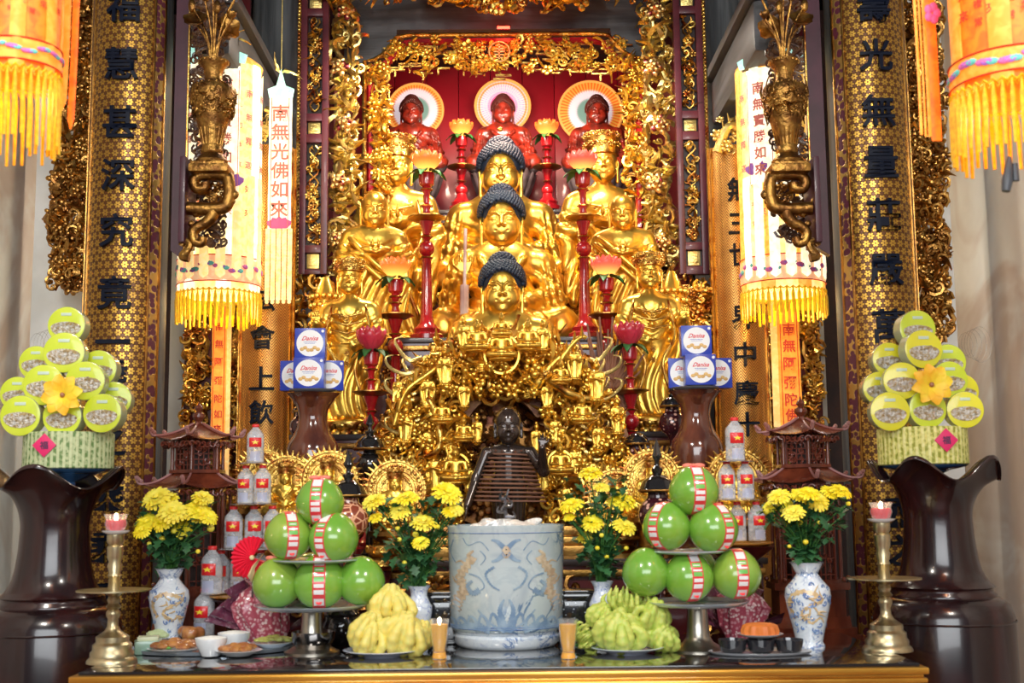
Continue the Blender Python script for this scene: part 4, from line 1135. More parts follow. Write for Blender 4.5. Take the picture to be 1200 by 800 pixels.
def radiant_statues():
    """small gilt figures in front of big spiked round haloes"""
    t = thing('haloed_statue', 'small golden seated figure before a round spiked halo, behind the left brown vase foot', 'statue', (0, 0, 0), 'small haloed golden statues')
    m = MB(); m.addmb(SEAT_LAP, X((0, 0, .05), sc=.36)); obj('body', m, GOLD, t, 180)
    m = crown_mb((0, -.015 * .36, .05 + .715 * .36), .235 * .36, 1.3); obj('crown', m, GOLDC, t)
    m = MB(); zc = .26; a = np.linspace(0, 2 * PI, 49)
    for R, w in ((.10, .008), (.135, .010), (.19, .010)): m.tube(np.stack([R * np.cos(a), .06 + 0 * a, zc + R * np.sin(a)], 1), w, 6)
    m.prism([(.19 * math.cos(x), zc + .19 * math.sin(x)) for x in a[:-1]], .065, .08)
    for q in range(36):
        aa = q * PI / 18; m.tube([(.19 * math.cos(aa), .06, zc + .19 * math.sin(aa)), (.235 * math.cos(aa), .05, zc + .235 * math.sin(aa))], [.013, .003], 5)
        m.ball((.162 * math.cos(aa), .05, zc + .162 * math.sin(aa)), .013, 6, 4)
    for q in range(40): m.addmb(EL['scroll'], X((.12 * math.cos(q * 2.4) * (.8 + .4 * (q % 2)), .055, zc + .12 * math.sin(q * 2.4) * (.8 + .4 * (q % 2))), (0, q, 0), .035))
    obj('halo', m, GOLDC, t)
    m = lotus_base(.15, .06, 12); obj('lotus_base', m, GOLDC, t)
    spots = [(384, 5.50, 'behind the top fruit of the left pomelo pyramid', 608, .66), (334, 5.62, 'half hidden behind the left bottle tower', 612, .66), (306, 5.70, 'behind the topmost bottle of the left bottle tower', 596, .6), (463, 5.62, 'at the lower left edge of the dragon carving', 622, .7), (766, 5.50, 'behind the top fruit of the right pomelo pyramid', 606, .66), (724, 5.56, 'at the lower right edge of the dragon carving', 628, .66), (868, 5.65, 'behind the topmost bottle of the right bottle tower', 610, .72)]
    for i, (px, d, lab, yb, s) in enumerate(spots):
        p = W(px, yb, d); base = Z1
        lab = 'small haloed golden figure ' + lab
        o = t if i == 0 else dup(t, (0, 0, 0), lab)
        o['label'] = lab; o.scale = (s,) * 3
        hgt = p.z - base - .02
        o.location = (p.x, d, base)
        # raised on little stands of matching height
        if p.z - base > .03:
            st = thing('statue_stand', 'small gilt stand ' + lab.split('golden figure ')[1], 'stand', (p.x, d, base), 'small statue stands')
            m = MB(); h = p.z - base; m.lathe([(.12, 0), (.12, .02), (.07, .05), (.07, max(.06, h - .05)), (.12, max(.08, h - .02)), (.12, h)], 20); obj('body', m, GOLDD, st); o.location.z = base + h
radiant_statues()

def infant():
    d = 5.62; z0 = W(597, 620, d).z
    k = S(W(597, 560, d))
    p = AT(597, d, Z1)
    t = thing('infant_statue', 'dark bronze standing infant figure with one hand raised, in front of the gilt dragon carving', 'statue', (p.x, d, Z1))
    BR = mat('dark_infant_bronze', (.05, .028, .02), .22, .4, c2=(.03, .018, .014), coat=.6)
    H = (W(594, 478, d).z - z0); U = H / 1.0
    zb = z0 - Z1
    s = SDF(); u = 1 / 140.0  # pixel units: figure is 142 px tall with the head 44 px
    hw = .235
    head_sdf(s, (0, -.02, .845), .225, lobe=.5)
    hd = s.build(.0055)
    s = SDF()
    s.cap((0, 0, .40), (0, 0, .60), .125, .115, k=.04, fl=(1, .8, 1)); s.cap((-.11, 0, .635), (.11, 0, .635), .058, k=.05)
    for q in (-1, 1): s.cap((.075 * q, 0, .36), (.07 * q, 0, .03), .085, .06, k=.02); s.cap((.07 * q, 0, .02), (.075 * q, -.08, .01), .05, .04, k=.02)
    s.cap((-.18, 0, .63), (-.265, -.02, .42), .052, .045, k=.02); s.cap((-.265, -.02, .42), (-.34, -.12, .20), .045, .032, k=.02)
    s.cap((.18, 0, .63), (.29, -.05, .47), .055, .045, k=.02); s.cap((.29, -.05, .47), (.275, -.16, .66), .045, .03, k=.02)
    hand_sdf(s, (-.345, -.125, .18), (-.1, -.15, -1), (1, 0, 0), 1, L=.085, curl=.3)
    hand_sdf(s, (.275, -.165, .67), (0, -.1, 1), (0, 1, 0), 1, L=.085, curl=-.9, thumb=1)
    b = s.build(.008); b.addmb(hd); o = obj('body', b, BR, t, 180); o.scale = (H,) * 3; o.location.z = zb
    m = lotus_base(.20 * H, zb + .005); obj('lotus_base', m, GOLDD, t)
    c = thing('incense_coil', 'brown conical incense coil hanging round the dark infant statue like a skirt', 'incense', (p.x, d, Z1))
    n = 12 * 28; tt = np.linspace(0, 1, n); a = tt * 12 * 2 * PI; R = (.075 + tt * .150); zt = W(598, 529, d).z - Z1; zl = W(598, 588, d).z - Z1
    rr = .20 * (0.42 + .58 * tt ** .8); zz = zt + (zl - zt) * tt
    k_ = .33 / .30
    rr = (19 + (43 - 19) * tt ** .75) * k; rr[:28] *= np.linspace(.7, 1, 28)
    m = MB(); m.tube(np.stack([rr * np.cos(a), rr * np.sin(a), zz], 1), .0042, 6); obj('spiral', m, mat('incense_brown', (.26, .12, .07), .7, c2=(.2, .09, .06)), c)
    m = MB(); m.tube([(0, -rr[0], zt), (0, 0, zt + .12), (0, rr[0], zt)], .001, 4); obj('thread', m, INK, c)
infant()
# ------------------------------------------------------------------ lotus candlesticks
def lotus_flower_mb(r, n=8, open_=.5, h=1.3, rings=2):
    m = MB()
    for q in range(rings):
        for i in range(n):
            a = (i + .5 * q) * 2 * PI / n; V = []; F = []; o = open_ * (1 - .45 * q)
            K = 6
            for j in range(K):
                t = j / (K - 1); w = r * .42 * math.sin(PI * (t * .88 + .09)); out = r * (.25 + o * math.sin(t * 1.9)); z = r * h * t * (1 + .12 * q)
                for e in (-1, 0, 1):
                    rad = out - (0.12 * r * abs(e)); V.append((rad * math.cos(a) - e * w * math.sin(a), rad * math.sin(a) + e * w * math.cos(a), z))
            for j in range(K - 1):
                for e in range(2): F.append((j * 3 + e, j * 3 + e + 1, j * 3 + e + 4, j * 3 + e + 3))
            V2 = [(v[0] * .93, v[1] * .93, v[2]) for v in V]; o0 = len(V)
            F2 = [tuple(o0 + x for x in f[::-1]) for f in F]
            rim = []
            bd = [j * 3 for j in range(K)] + [(K - 1) * 3 + 1] + [j * 3 + 2 for j in range(K - 1, -1, -1)]
            for x, y in zip(bd[:-1], bd[1:]): rim.append((x, y, o0 + y, o0 + x))
            m.add(V + V2, F + F2 + rim)
    return m
def leaves_mb(r, n=5, droop=.5):
    m = MB()
    for i in range(n):
        a = i * 2 * PI / n + .3; V = []; F = []
        for j in range(6):
            t = j / 5; w = r * .3 * math.sin(PI * (t * .85 + .1)); R = r * (.3 + .95 * t); z = r * (.12 * math.sin(t * 2.4) - droop * t * t)
            for e in (-1, 0, 1): V.append((R * math.cos(a) - e * w * math.sin(a), R * math.sin(a) + e * w * math.cos(a), z + .06 * r * abs(e)))
        V += [(v[0], v[1], v[2] - .05 * r) for v in V]
        for j in range(5):
            for e in range(2): q = (j * 3 + e, j * 3 + e + 1, j * 3 + e + 4, j * 3 + e + 3); F.append(q); F.append(tuple(18 + x for x in q[::-1]))
        m.add(V, F)
    return m
LEAFG = mat('green_cloth_leaf', (.03, .22, .05), .45, c2=(.02, .12, .03))
LITO = mat('lit_orange_petal', (.75, .14, .02), .4, c2=(.75, .08, .03), emis=(1.0, .20, .02), es=.75)
LITP = mat('lit_pink_petal', (.75, .08, .05), .4, emis=(1.0, .10, .05), es=.6)
DARKP = mat('crimson_petal', (.45, .01, .03), .35, c2=(.6, .04, .07), coat=.3)
def lit_petal(name, base, tip, es):
    t = NT(name); z = t.xyz(t.tc())[2]; f = t.ramp(z, .0, .085); c = t.mix(f, (1, .50, .08), tip); t.base(base); t.link(c, t.b.inputs['Emission Color']); t.put(t.b.inputs['Emission Strength'], t.m_('SUBTRACT', es * 2.2, t.m_('MULTIPLY', f, es * 1.4))); t.set(Roughness=.4); return t.m
LITO = lit_petal('lit_orange_petal_glow', (.7, .12, .02), (1.0, .16, .02), .8); LITP = lit_petal('lit_pink_petal_glow', (.7, .06, .04), (1.0, .09, .06), .75)
BULB = mat('lit_bulb', (1, .8, .4), .3, emis=(1, .55, .12), es=4)
def candlestick(px, yflow, yplate, d, zb, petal, lab, gold=GOLDD, pr=22, group='red lotus candlesticks', lit=True, stack=False):
    b = AT(px, d, zb); k = S(W(px, yplate, d)); zf = W(px, yflow, d).z - zb; zp = W(px, yplate, d).z - zb
    t = thing('lotus_candlestick', lab, 'candlestick', b, group)
    R = pr * k; u = R / 22
    cup0 = zf - 15 * u
    # lower stem: foot, shaft, ball below the plate
    low = [(20 * u, 0), (20 * u, 6 * u), (15 * u, 9 * u), (16 * u, 13 * u), (9 * u, 20 * u), (7 * u, 30 * u), (6 * u, zp * .5), (5.5 * u, zp - 48 * u), (7 * u, zp - 46 * u), (5 * u, zp - 44 * u)]
    bz = zp - 35 * u
    for q in range(9): a = -1.2 + 2.4 * q / 8; low.append((9.5 * u * math.cos(a), bz + 9.5 * u * math.sin(a)))
    low += [(4.5 * u, bz + 11 * u), (7 * u, bz + 14 * u), (4.5 * u, bz + 17 * u), (6 * u, bz + 23 * u), (9 * u, zp - 3 * u)]
    low = [(r, max(0, z)) for r, z in low]; low.sort(key=lambda q: q[1]) if False else None
    m = MB(); m.lathe(low, 24); obj('stem', m, REDL, t)
    m = MB(); m.lathe([(4 * u, zp - 3 * u), (14 * u, zp - 2.4 * u), (R, zp + 1.2 * u), (R, zp + 2.4 * u), (13 * u, zp + .2 * u), (4 * u, zp)], 32); obj('drip_tray', m, gold, t)
    up = [(7 * u, zp), (5 * u, zp + 4 * u), (4 * u, zp + 12 * u), (6 * u, zp + 16 * u), (3.6 * u, zp + 19 * u), (4.2 * u, cup0 - 9 * u), (6.5 * u, cup0 - 6 * u), (4.5 * u, cup0 - 3 * u), (8.5 * u, cup0), (9.5 * u, cup0 + 10 * u), (9 * u, zf - 1 * u)]
    up.sort(key=lambda q: q[1]); m = MB(); m.lathe(up, 24); obj('upper_stem', m, REDL, t)
    for z in (cup0 - 6 * u, zp + 16 * u, bz + 14 * u, zp - 46 * u):
        if z > 0: obj('gilt_ring', MB().lathe([(7.2 * u, z - .8 * u), (7.8 * u, z), (7.2 * u, z + .8 * u)], 24, capb=False, capt=False), gold, t)
    fr = (17 if lit else 19) * u
    o = obj('leaves', leaves_mb(19 * u, 6, .55), LEAFG, t); o.location.z = zf + 1 * u
    o = obj('petals', lotus_flower_mb(fr, 8, .85 if lit else .72, 1.35 if lit else 1.4), petal, t, 60); o.location.z = zf
    if lit:
        m = MB(); m.ball((0, 0, 0), (7 * u, 7 * u, 7 * u), 12, 8); o = obj('bulb', m, BULB, t); o.location.z = zf + 13 * u
    return t
candlestick(541, 160, 197, 8.93, Z3 + .43 if 0 else Z6, LITO, 'back left red candlestick with glowing orange lotus, before the red panel', pr=17)
candlestick(642, 160, 197, 8.93, Z6, LITO, 'back right red candlestick with glowing orange lotus, before the red panel', pr=17)
candlestick(500, 202, 257, 7.14, Z3, LITO, 'tall red candlestick with glowing pink-orange lotus left of the central gold statues')
candlestick(686, 202, 257, 7.14, Z3, LITP, 'tall red candlestick with glowing pink lotus right of the central gold statues')
candlestick(463, 327, 371, 6.84, Z2, LITO, 'red candlestick with lit yellow-orange lotus in front of the left tall one')
candlestick(714, 325, 371, 6.84, Z2, LITP, 'red candlestick with lit pink lotus in front of the right tall one')
candlestick(434, 412, 461, 6.22, Z1, DARKP, 'front left red candlestick with unlit crimson lotus and green leaves', lit=False)
candlestick(743, 406, 459, 6.22, Z1, DARKP, 'front right red candlestick with unlit crimson lotus and green leaves', lit=False)
# ------------------------------------------------------------------ parasols, banners, lattice, bracket vases
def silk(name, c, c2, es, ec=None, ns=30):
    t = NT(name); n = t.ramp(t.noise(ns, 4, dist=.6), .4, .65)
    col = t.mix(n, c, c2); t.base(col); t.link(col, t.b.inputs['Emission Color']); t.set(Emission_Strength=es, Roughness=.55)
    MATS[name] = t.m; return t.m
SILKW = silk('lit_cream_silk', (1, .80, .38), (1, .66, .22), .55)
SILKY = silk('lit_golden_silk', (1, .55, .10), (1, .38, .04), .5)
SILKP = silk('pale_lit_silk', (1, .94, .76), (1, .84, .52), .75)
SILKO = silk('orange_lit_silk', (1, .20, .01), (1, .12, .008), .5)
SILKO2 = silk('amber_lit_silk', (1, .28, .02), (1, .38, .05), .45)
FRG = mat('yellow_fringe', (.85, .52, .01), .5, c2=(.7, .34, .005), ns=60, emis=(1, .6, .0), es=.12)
PINKE = mat('pink_embroidery', (.8, .15, .4), .6); PURE = mat('violet_embroidery', (.45, .15, .6), .6); TEAL = mat('teal_embroidery', (.15, .6, .5), .6)
RTXT = mat('rose_lettering', (.85, .25, .2), .6); RTXT2 = mat('red_ink_lettering', (.65, .05, .02), .6)

def strip(m, ang, R, z0, z1, w, mi=0, bulge=.004, tip=0, th=.003):
    """one cloth strip lying on a cylinder"""
    n = 5; V = []; F = []
    zs = np.linspace(z0, z1, 9)
    for z in zs:
        for j in range(n):
            e = (j / (n - 1) - .5); a = ang + e * w / R; r = R + bulge * math.cos(e * PI) + .002 * math.sin(z * 30 + ang * 5)
            zz = z - (tip * (1 - abs(e) * 2) if z == zs[0] else 0)
            V.append((r * math.cos(a), r * math.sin(a), zz))
    k = len(V); V += [(v[0] * (1 - th / R), v[1] * (1 - th / R), v[2]) for v in V]
    for i in range(8):
        for j in range(n - 1):
            q = (i * n + j, i * n + j + 1, (i + 1) * n + j + 1, (i + 1) * n + j); F.append(q); F.append(tuple(k + x for x in q[::-1]))
    for i in range(8):
        for j in (0, n - 1): q = (i * n + j, (i + 1) * n + j, k + (i + 1) * n + j, k + i * n + j); F.append(q if j == 0 else q[::-1])
    for j in range(n - 1): F.append((j + 1, j, k + j, k + j + 1)); F.append((8 * n + j, 8 * n + j + 1, k + 8 * n + j + 1, k + 8 * n + j))
    return m.add(V, F, None, mi)
def fringe(R, z, L, n, seed, body=FRG, seg=4):
    r = random.Random(seed); m = MB()
    for i in range(n):
        a = i * 2 * PI / n; l = L * r.uniform(.85, 1.05)
        c = (R * math.cos(a), R * math.sin(a))
        m.tube([(c[0], c[1], z), (c[0], c[1], z - l * .25), (c[0] + r.uniform(-.004, .004), c[1], z - l)], [.0025, R * PI / n * .62, R * PI / n * .42], seg)
    a = np.linspace(0, 2 * PI, n * 2 + 1)
    m.tube(np.stack([R * 1.01 * np.cos(a), R * 1.01 * np.sin(a), z + .006 * np.cos(a * n)], 1), .004, 5)
    for i in range(n):  # knotted net above the tassels
        a0 = i * 2 * PI / n; a1 = a0 + 2 * PI / n
        m.tube([(R * math.cos(a0), R * math.sin(a0), z + .004), (R * math.cos((a0 + a1) / 2), R * math.sin((a0 + a1) / 2), z - .02), (R * math.cos(a1), R * math.sin(a1), z + .004)], .002, 3)
    return m
def lotus_patch(mb, ang, R, z, s, mi=0):
    for k in range(5):
        a = (k - 2) * .5; mb.ball((0, 0, 0), (s * .22, .003, s * .4), 6, 4, mi, M=Matrix.Rotation(ang + PI / 2, 4, 'Z') @ X((math.sin(a) * s * .4, -R - .004, z + math.cos(a) * s * .2 - .1 * s), (0, a, 0)))
def parasol(pxl, pxr, pyt, pyb, pyf, d, lab, cloth, strips_m, txt, seed, big_text=True, group=None, dens=1):
    k = S(W((pxl + pxr) / 2, (pyt + pyb) / 2, d)); c = W((pxl + pxr) / 2, pyb, d); R = (pxr - pxl) / 2 * k * .96; zt = W((pxl + pxr) / 2, pyt, d).z - c.z; L = (pyf - pyb) * k
    t = thing('hanging_parasol', lab, 'parasol', c, group)
    m = MB(); m.lathe([(R * .93, 0), (R * .95, zt * .5), (R * .93, zt)], 40, capb=False, capt=False); m.lathe([(R * .90, zt), (R * .92, zt * .5), (R * .90, 0)], 40, capb=False, capt=False); obj('cloth_cylinder', m, cloth, t)
    m = MB(); n = 14; r = random.Random(seed)
    for i in range(n):
        if i % 2 == 0: continue
        a = i * 2 * PI / n + .1; strip(m, a, R * .985, zt * .0 - .0, zt, R * .36, 0)
    obj('silk_strips', m, strips_m, t)
    m = MB(); a = np.linspace(0, 2 * PI, 61)
    m.lathe([(R * .995, zt * .035), (R * 1.01, zt * .05), (R * 1.01, zt * .13), (R * .995, zt * .145)], 40, capb=False, capt=False); obj('embroidered_band', m, silk('lit_band_silk%d' % seed, (1, .50, .25), (1, .65, .35), .35) if big_text else SILKO2, t)
    for nm, mt, off in (('pink_flowers', PINKE, 0), ('teal_leaves', TEAL, .5), ('violet_flowers', PURE, .25)):
        m = MB()
        for i in range(18): lotus_patch(m, (i + off) * 2 * PI / 18, R * 1.01, zt * (.09 + .015 * math.sin(i * 2 + off)), R * .16)
        obj(nm, m, mt, t)
    m = MB()
    for z in (zt * .035, zt * .145): m.tube(np.stack([R * 1.012 * np.cos(a), R * 1.012 * np.sin(a), z + 0 * a], 1), .003, 4)
    obj('red_piping', m, RTXT2, t)
    o = obj('fringe', fringe(R * 1.0, 0, L, int(44 * dens), seed), FRG, t)
    # lettering columns
    m = MB(); nn = 12
    for i in range(nn):
        a = -PI + i * 2 * PI / nn * .5 + .13
        s = '南無釋迦如來' if i % 2 else '一切恭敬信禮常'
        for j, ch in enumerate(s):
            z = zt * (.86 - .105 * j) if i % 2 else zt * (.80 - .085 * j); add_text(m, ch, (0, 0, z), R * (.20 if i % 2 else .15), wrapR=R * (1.0 if i % 2 else .96), ang=a + PI / 2, bold=.01)
    obj('lettering', m, txt, t)
    m = MB(); m.lathe([(R * .95, 0), (R * .97, .02), (R * .80, .05), (.03, .09), (.01, .16)], 32); o = obj('top', m, SILKY, t); o.location.z = zt
    m = MB(); m.tube([(0, 0, zt + .1), (0, 0, (4.68 if d < 5 else 5.02) - c.z)], .006, 5); obj('cord', m, SOOT, t)
    return t, R, zt, c
def parasols():
    t, R, zt, c = parasol(207, 306, 84, 346, 380, 6.55, 'tall cream-gold hanging parasol with yellow fringe left of the shrine, behind the bracket vase', SILKW, SILKP, RTXT, 11, group='cream parasols')
    def headpiece(t, ang, R, z, s):
        m = MB(); M0 = Matrix.Rotation(ang + PI / 2, 4, 'Z')
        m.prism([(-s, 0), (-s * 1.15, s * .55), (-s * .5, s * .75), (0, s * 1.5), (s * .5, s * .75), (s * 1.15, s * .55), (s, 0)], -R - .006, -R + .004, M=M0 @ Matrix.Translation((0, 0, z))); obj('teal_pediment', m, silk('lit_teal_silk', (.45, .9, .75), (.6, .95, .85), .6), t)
        m = MB()
        for q in (-1, 0, 1): m.addmb(EL['leafc'], M0 @ X((q * s * .35, -R - .01, z + s * 1.6), (0, q * .9, 0), s * .9))
        obj('crest', m, GOLDP, t)
    def text_strip(t, ang, R, zt, lo, cl):
        m = MB(); strip(m, ang, R * 1.05, zt * lo, zt * .97, .15); obj('text_strip', m, cl, t)
        m = MB()
        for e in (-.062, .062): m.tube([((R * 1.05 + .006) * math.cos(ang + e / R), (R * 1.05 + .006) * math.sin(ang + e / R), z) for z in (zt * lo, zt * .95)], .0018, 4)
        for j, ch in enumerate('南無寶勝如來'): add_text(m, ch, (0, 0, zt * (.88 - (.88 - lo - .03) / 5.4 * j)), .066, wrapR=R * 1.05 + .008, ang=ang + PI / 2, bold=.012, ext=.05)
        obj('strip_lettering', m, RTXT, t)
    text_strip(t, -PI / 2 + .30, R, zt, .42, SILKP)
    for a in (-PI / 2 + .35, -PI / 2 - .55): headpiece(t, a, R * 1.0, zt - .02, .085)
    m = MB()
    for i in range(7): strip(m, -PI / 2 - .9 + i * .38, R * 1.03, zt * .06, zt * .50, .05, 0, tip=.02)
    obj('ribbons', m, SILKW, t)
    m = MB(); lotus_patch(m, -PI / 2 + .45, R * 1.03, zt * .46, .10); obj('lotus_badge', m, PURE, t)
    t, R, zt, c = parasol(868, 968, 86, 344, 375, 6.55, 'tall cream-gold hanging parasol with yellow fringe right of the shrine, behind the bracket vase', SILKW, SILKY, RTXT, 12, group='cream parasols')
    text_strip(t, -PI / 2 - .62, R, zt, .46, SILKP)
    for a in (-PI / 2 - .75, -PI / 2 + .1): headpiece(t, a, R * 1.0, zt - .02, .085)
    m = MB()
    for i in range(7): strip(m, -PI / 2 - 1.1 + i * .36, R * 1.03, zt * .06, zt * (.5 if i != 1 else 1.0), .055, 0, tip=.02)
    obj('ribbons', m, SILKP, t)
    m = MB(); lotus_patch(m, -PI / 2 - .74, R * 1.035, zt * .52, .10); obj('lotus_badge', m, PURE, t)
    # near orange ones
    parasol(-28, 70, -130, 92, 182, 3.5, 'near orange hanging parasol with long yellow fringe, cut by the picture edge, top left', SILKO, SILKO2, RTXT2, 13, group='orange parasols', big_text=False, dens=.8)
    parasol(1116, 1262, -130, 112, 190, 3.5, 'near orange hanging parasol with yellow fringe and flower band, cut off at top right', SILKO, SILKO2, RTXT2, 14, group='orange parasols', big_text=False, dens=1)
    # narrow banner beside the left parasol
    def flat_banner(px, w, y0, y1, d, lab, body, txtm, chars, name='hanging_banner', strips=True, cs=.75, group=None, pediment=True):
        b = W(px, y1, d); k = S(b); zt = W(px, y0, d).z - b.z; w = w * k
        t = thing(name, lab, 'banner', b, group)
        m = MB(); n = 24; V = []
        for i in range(n + 1):
            z = zt * i / n
            for e in (-1, 1): V.append((e * w / 2, .006 * math.sin(i * .9), z))
        V += [(x, y + .004, z) for x, y, z in V]; N = 2 * (n + 1); F = []
        for i in range(n): F += [(2 * i, 2 * i + 1, 2 * i + 3, 2 * i + 2), (N + 2 * i + 2, N + 2 * i + 3, N + 2 * i + 1, N + 2 * i), (2 * i, 2 * i + 2, N + 2 * i + 2, N + 2 * i), (2 * i + 1, N + 2 * i + 1, N + 2 * i + 3, 2 * i + 3)]
        m.add(V, F); obj('cloth', m, body, t)
        m = MB()
        for e in (-1, 1): m.tube([(e * w * .38, -.010, 0), (e * w * .38, -.010, zt)], .0022, 4)
        obj('side_lines', m, txtm, t)
        m = MB()
        for i, ch in enumerate(chars): add_text(m, ch[0], (0, -.010, W(px, ch[1], d).z - b.z), w * cs, bold=.012)
        obj('lettering', m, txtm, t)
        if pediment:
            m = MB(); s = w / 2; m.prism([(-s, 0), (-s * 1.15, s * .8), (-s * .4, s * 1.1), (0, s * 2.6), (s * .4, s * 1.1), (s * 1.15, s * .8), (s, 0)], -.01, .01); o = obj('pediment', m, MATS['lit_teal_silk'], t); o.location.z = zt
            m = MB(); m.tube([(0, 0, 0), (0, 0, 5.02 - b.z - zt - s * 2.6)], .004, 5)
            for q in (-1, 1): m.addmb(EL['leafc'], X((q * s * .5, 0, 0), (0, q * 1.1, 0), s * 1.4))
            o = obj('crest', m, GOLDP, t); o.location.z = zt + s * 2.6
        return t, w, zt
    t, w, zt = flat_banner(327, 27, 115, 268, 6.7, 'narrow bright cream banner with teal peak hanging between the left parasol and grey pillar', SILKP, RTXT, [('南', 133), ('無', 155), ('光', 178), ('佛', 200), ('如', 222), ('來', 245)])
    m = MB(); kk = .95 * .0046
    for i in range(5):
        x = (-2 + i) * w * .24; m.box((x, -.004, -.20), (w * .2, .006, .40), bev=.002); m.ball((x, -.004, -.41), .011, 6, 4)
    obj('ribbons', m, SILKW, t)
    m = MB(); lotus_patch(m, -PI / 2, .0, .02, .10); obj('lotus_badge', m, PINKE, t)
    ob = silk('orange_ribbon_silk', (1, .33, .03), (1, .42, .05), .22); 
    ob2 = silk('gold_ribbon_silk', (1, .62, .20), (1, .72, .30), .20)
    for px, w_, y0, y1, chars, lab in ((254, 17, 350, 560, [('南', 383), ('無', 403), ('阿', 424), ('彌', 446), ('陀', 467), ('如', 485), ('來', 502), ('佛', 525)], 'long orange ribbon banner with red characters hanging below the left cream parasol'),
                              (928, 26, 345, 500, [('南', 386), ('無', 405), ('阿', 426), ('彌', 448), ('陀', 468), ('佛', 486)], 'long orange ribbon banner with red characters hanging below the right cream parasol')):
        t, w, zt = flat_banner(px, w_, y0, y1, 7.0, lab, ob, RTXT2, chars, name='ribbon_banner', cs=.58, group='orange ribbon banners', pediment=False)
        m = MB(); m.box((w * .62 if px < 500 else -w * .62, .01, zt / 2), (w * .35, .004, zt)); obj('gold_edge', m, ob2, t)
        obj('cord', MB().tube([(0, 0, zt), (0, 0, 5.02 - t.location.z)], .004, 5), SOOT, t)
    # dark hanging tassel weights and strips by the near orange parasols
    for px, y0, y1, w_, mt, lab in ((62, -60, 108, 5, SILKO2, 'first'), (50, -60, 112, 7, SILKO2, 'second'), (73, -60, 118, 8, SILKO2, 'third'), (83, -60, 125, 7, SILKO2, 'fourth')):
        pass
    b = W(68, 128, 3.7); k = S(b); t = thing('ribbon_bunch', 'bunch of amber and orange silk ribbons hanging beside the near left parasol', 'ribbon', b)
    for px, y1, w_ in ((42, 105, 4), (51, 108, 8), (61, 116, 9), (73, 118, 10), (83, 140, 8)):
        m = MB(); q = W(px, y1, 3.7); zt = 4.68 - b.z
        z0 = q.z - b.z; x = q.x - b.x; n = 10; m.tube([(x + .004 * math.sin(i), 0, z0 + (zt - z0) * i / n) for i in range(n + 1)], w_ * k / 2, 6, flat=.25); m.tube([(x, 0, z0), (x, 0, z0 - .03)], [w_ * k / 2, .002], 6, flat=.3)
        obj('ribbon', m, SILKO2 if px < 80 else SILKO, t)
    b = W(1092, 165, 3.7); t = thing('ribbon_bunch', 'bunch of orange-red and amber ribbons with pink flower hanging beside the near right parasol', 'ribbon', b)
    for px, y1, w_ in ((1080, 158, 3.5), (1085, 160, 2.5), (1090, 160, 4), (1098, 165, 12)):
        m = MB(); q = W(px, y1, 3.7); zt = 4.68 - b.z; z0 = q.z - b.z; x = q.x - b.x; n = 10
        m.tube([(x + .003 * math.sin(i) - .012 * i / n, 0, z0 + (zt - z0) * i / n) for i in range(n + 1)], w_ * k / 2, 6, flat=.3); obj('ribbon', m, SILKO2 if px < 1095 else SILKO, t)
    m = MB()
    q = W(1092, 16, 3.66)
    for i in range(5): a = i * 1.256; m.ball((q.x - b.x + .014 * math.cos(a), q.y - b.y - .005, q.z - b.z + .02 * math.sin(a)), (.013, .006, .016), 8, 6)
    obj('flower', m, PINKE, t)
parasols()

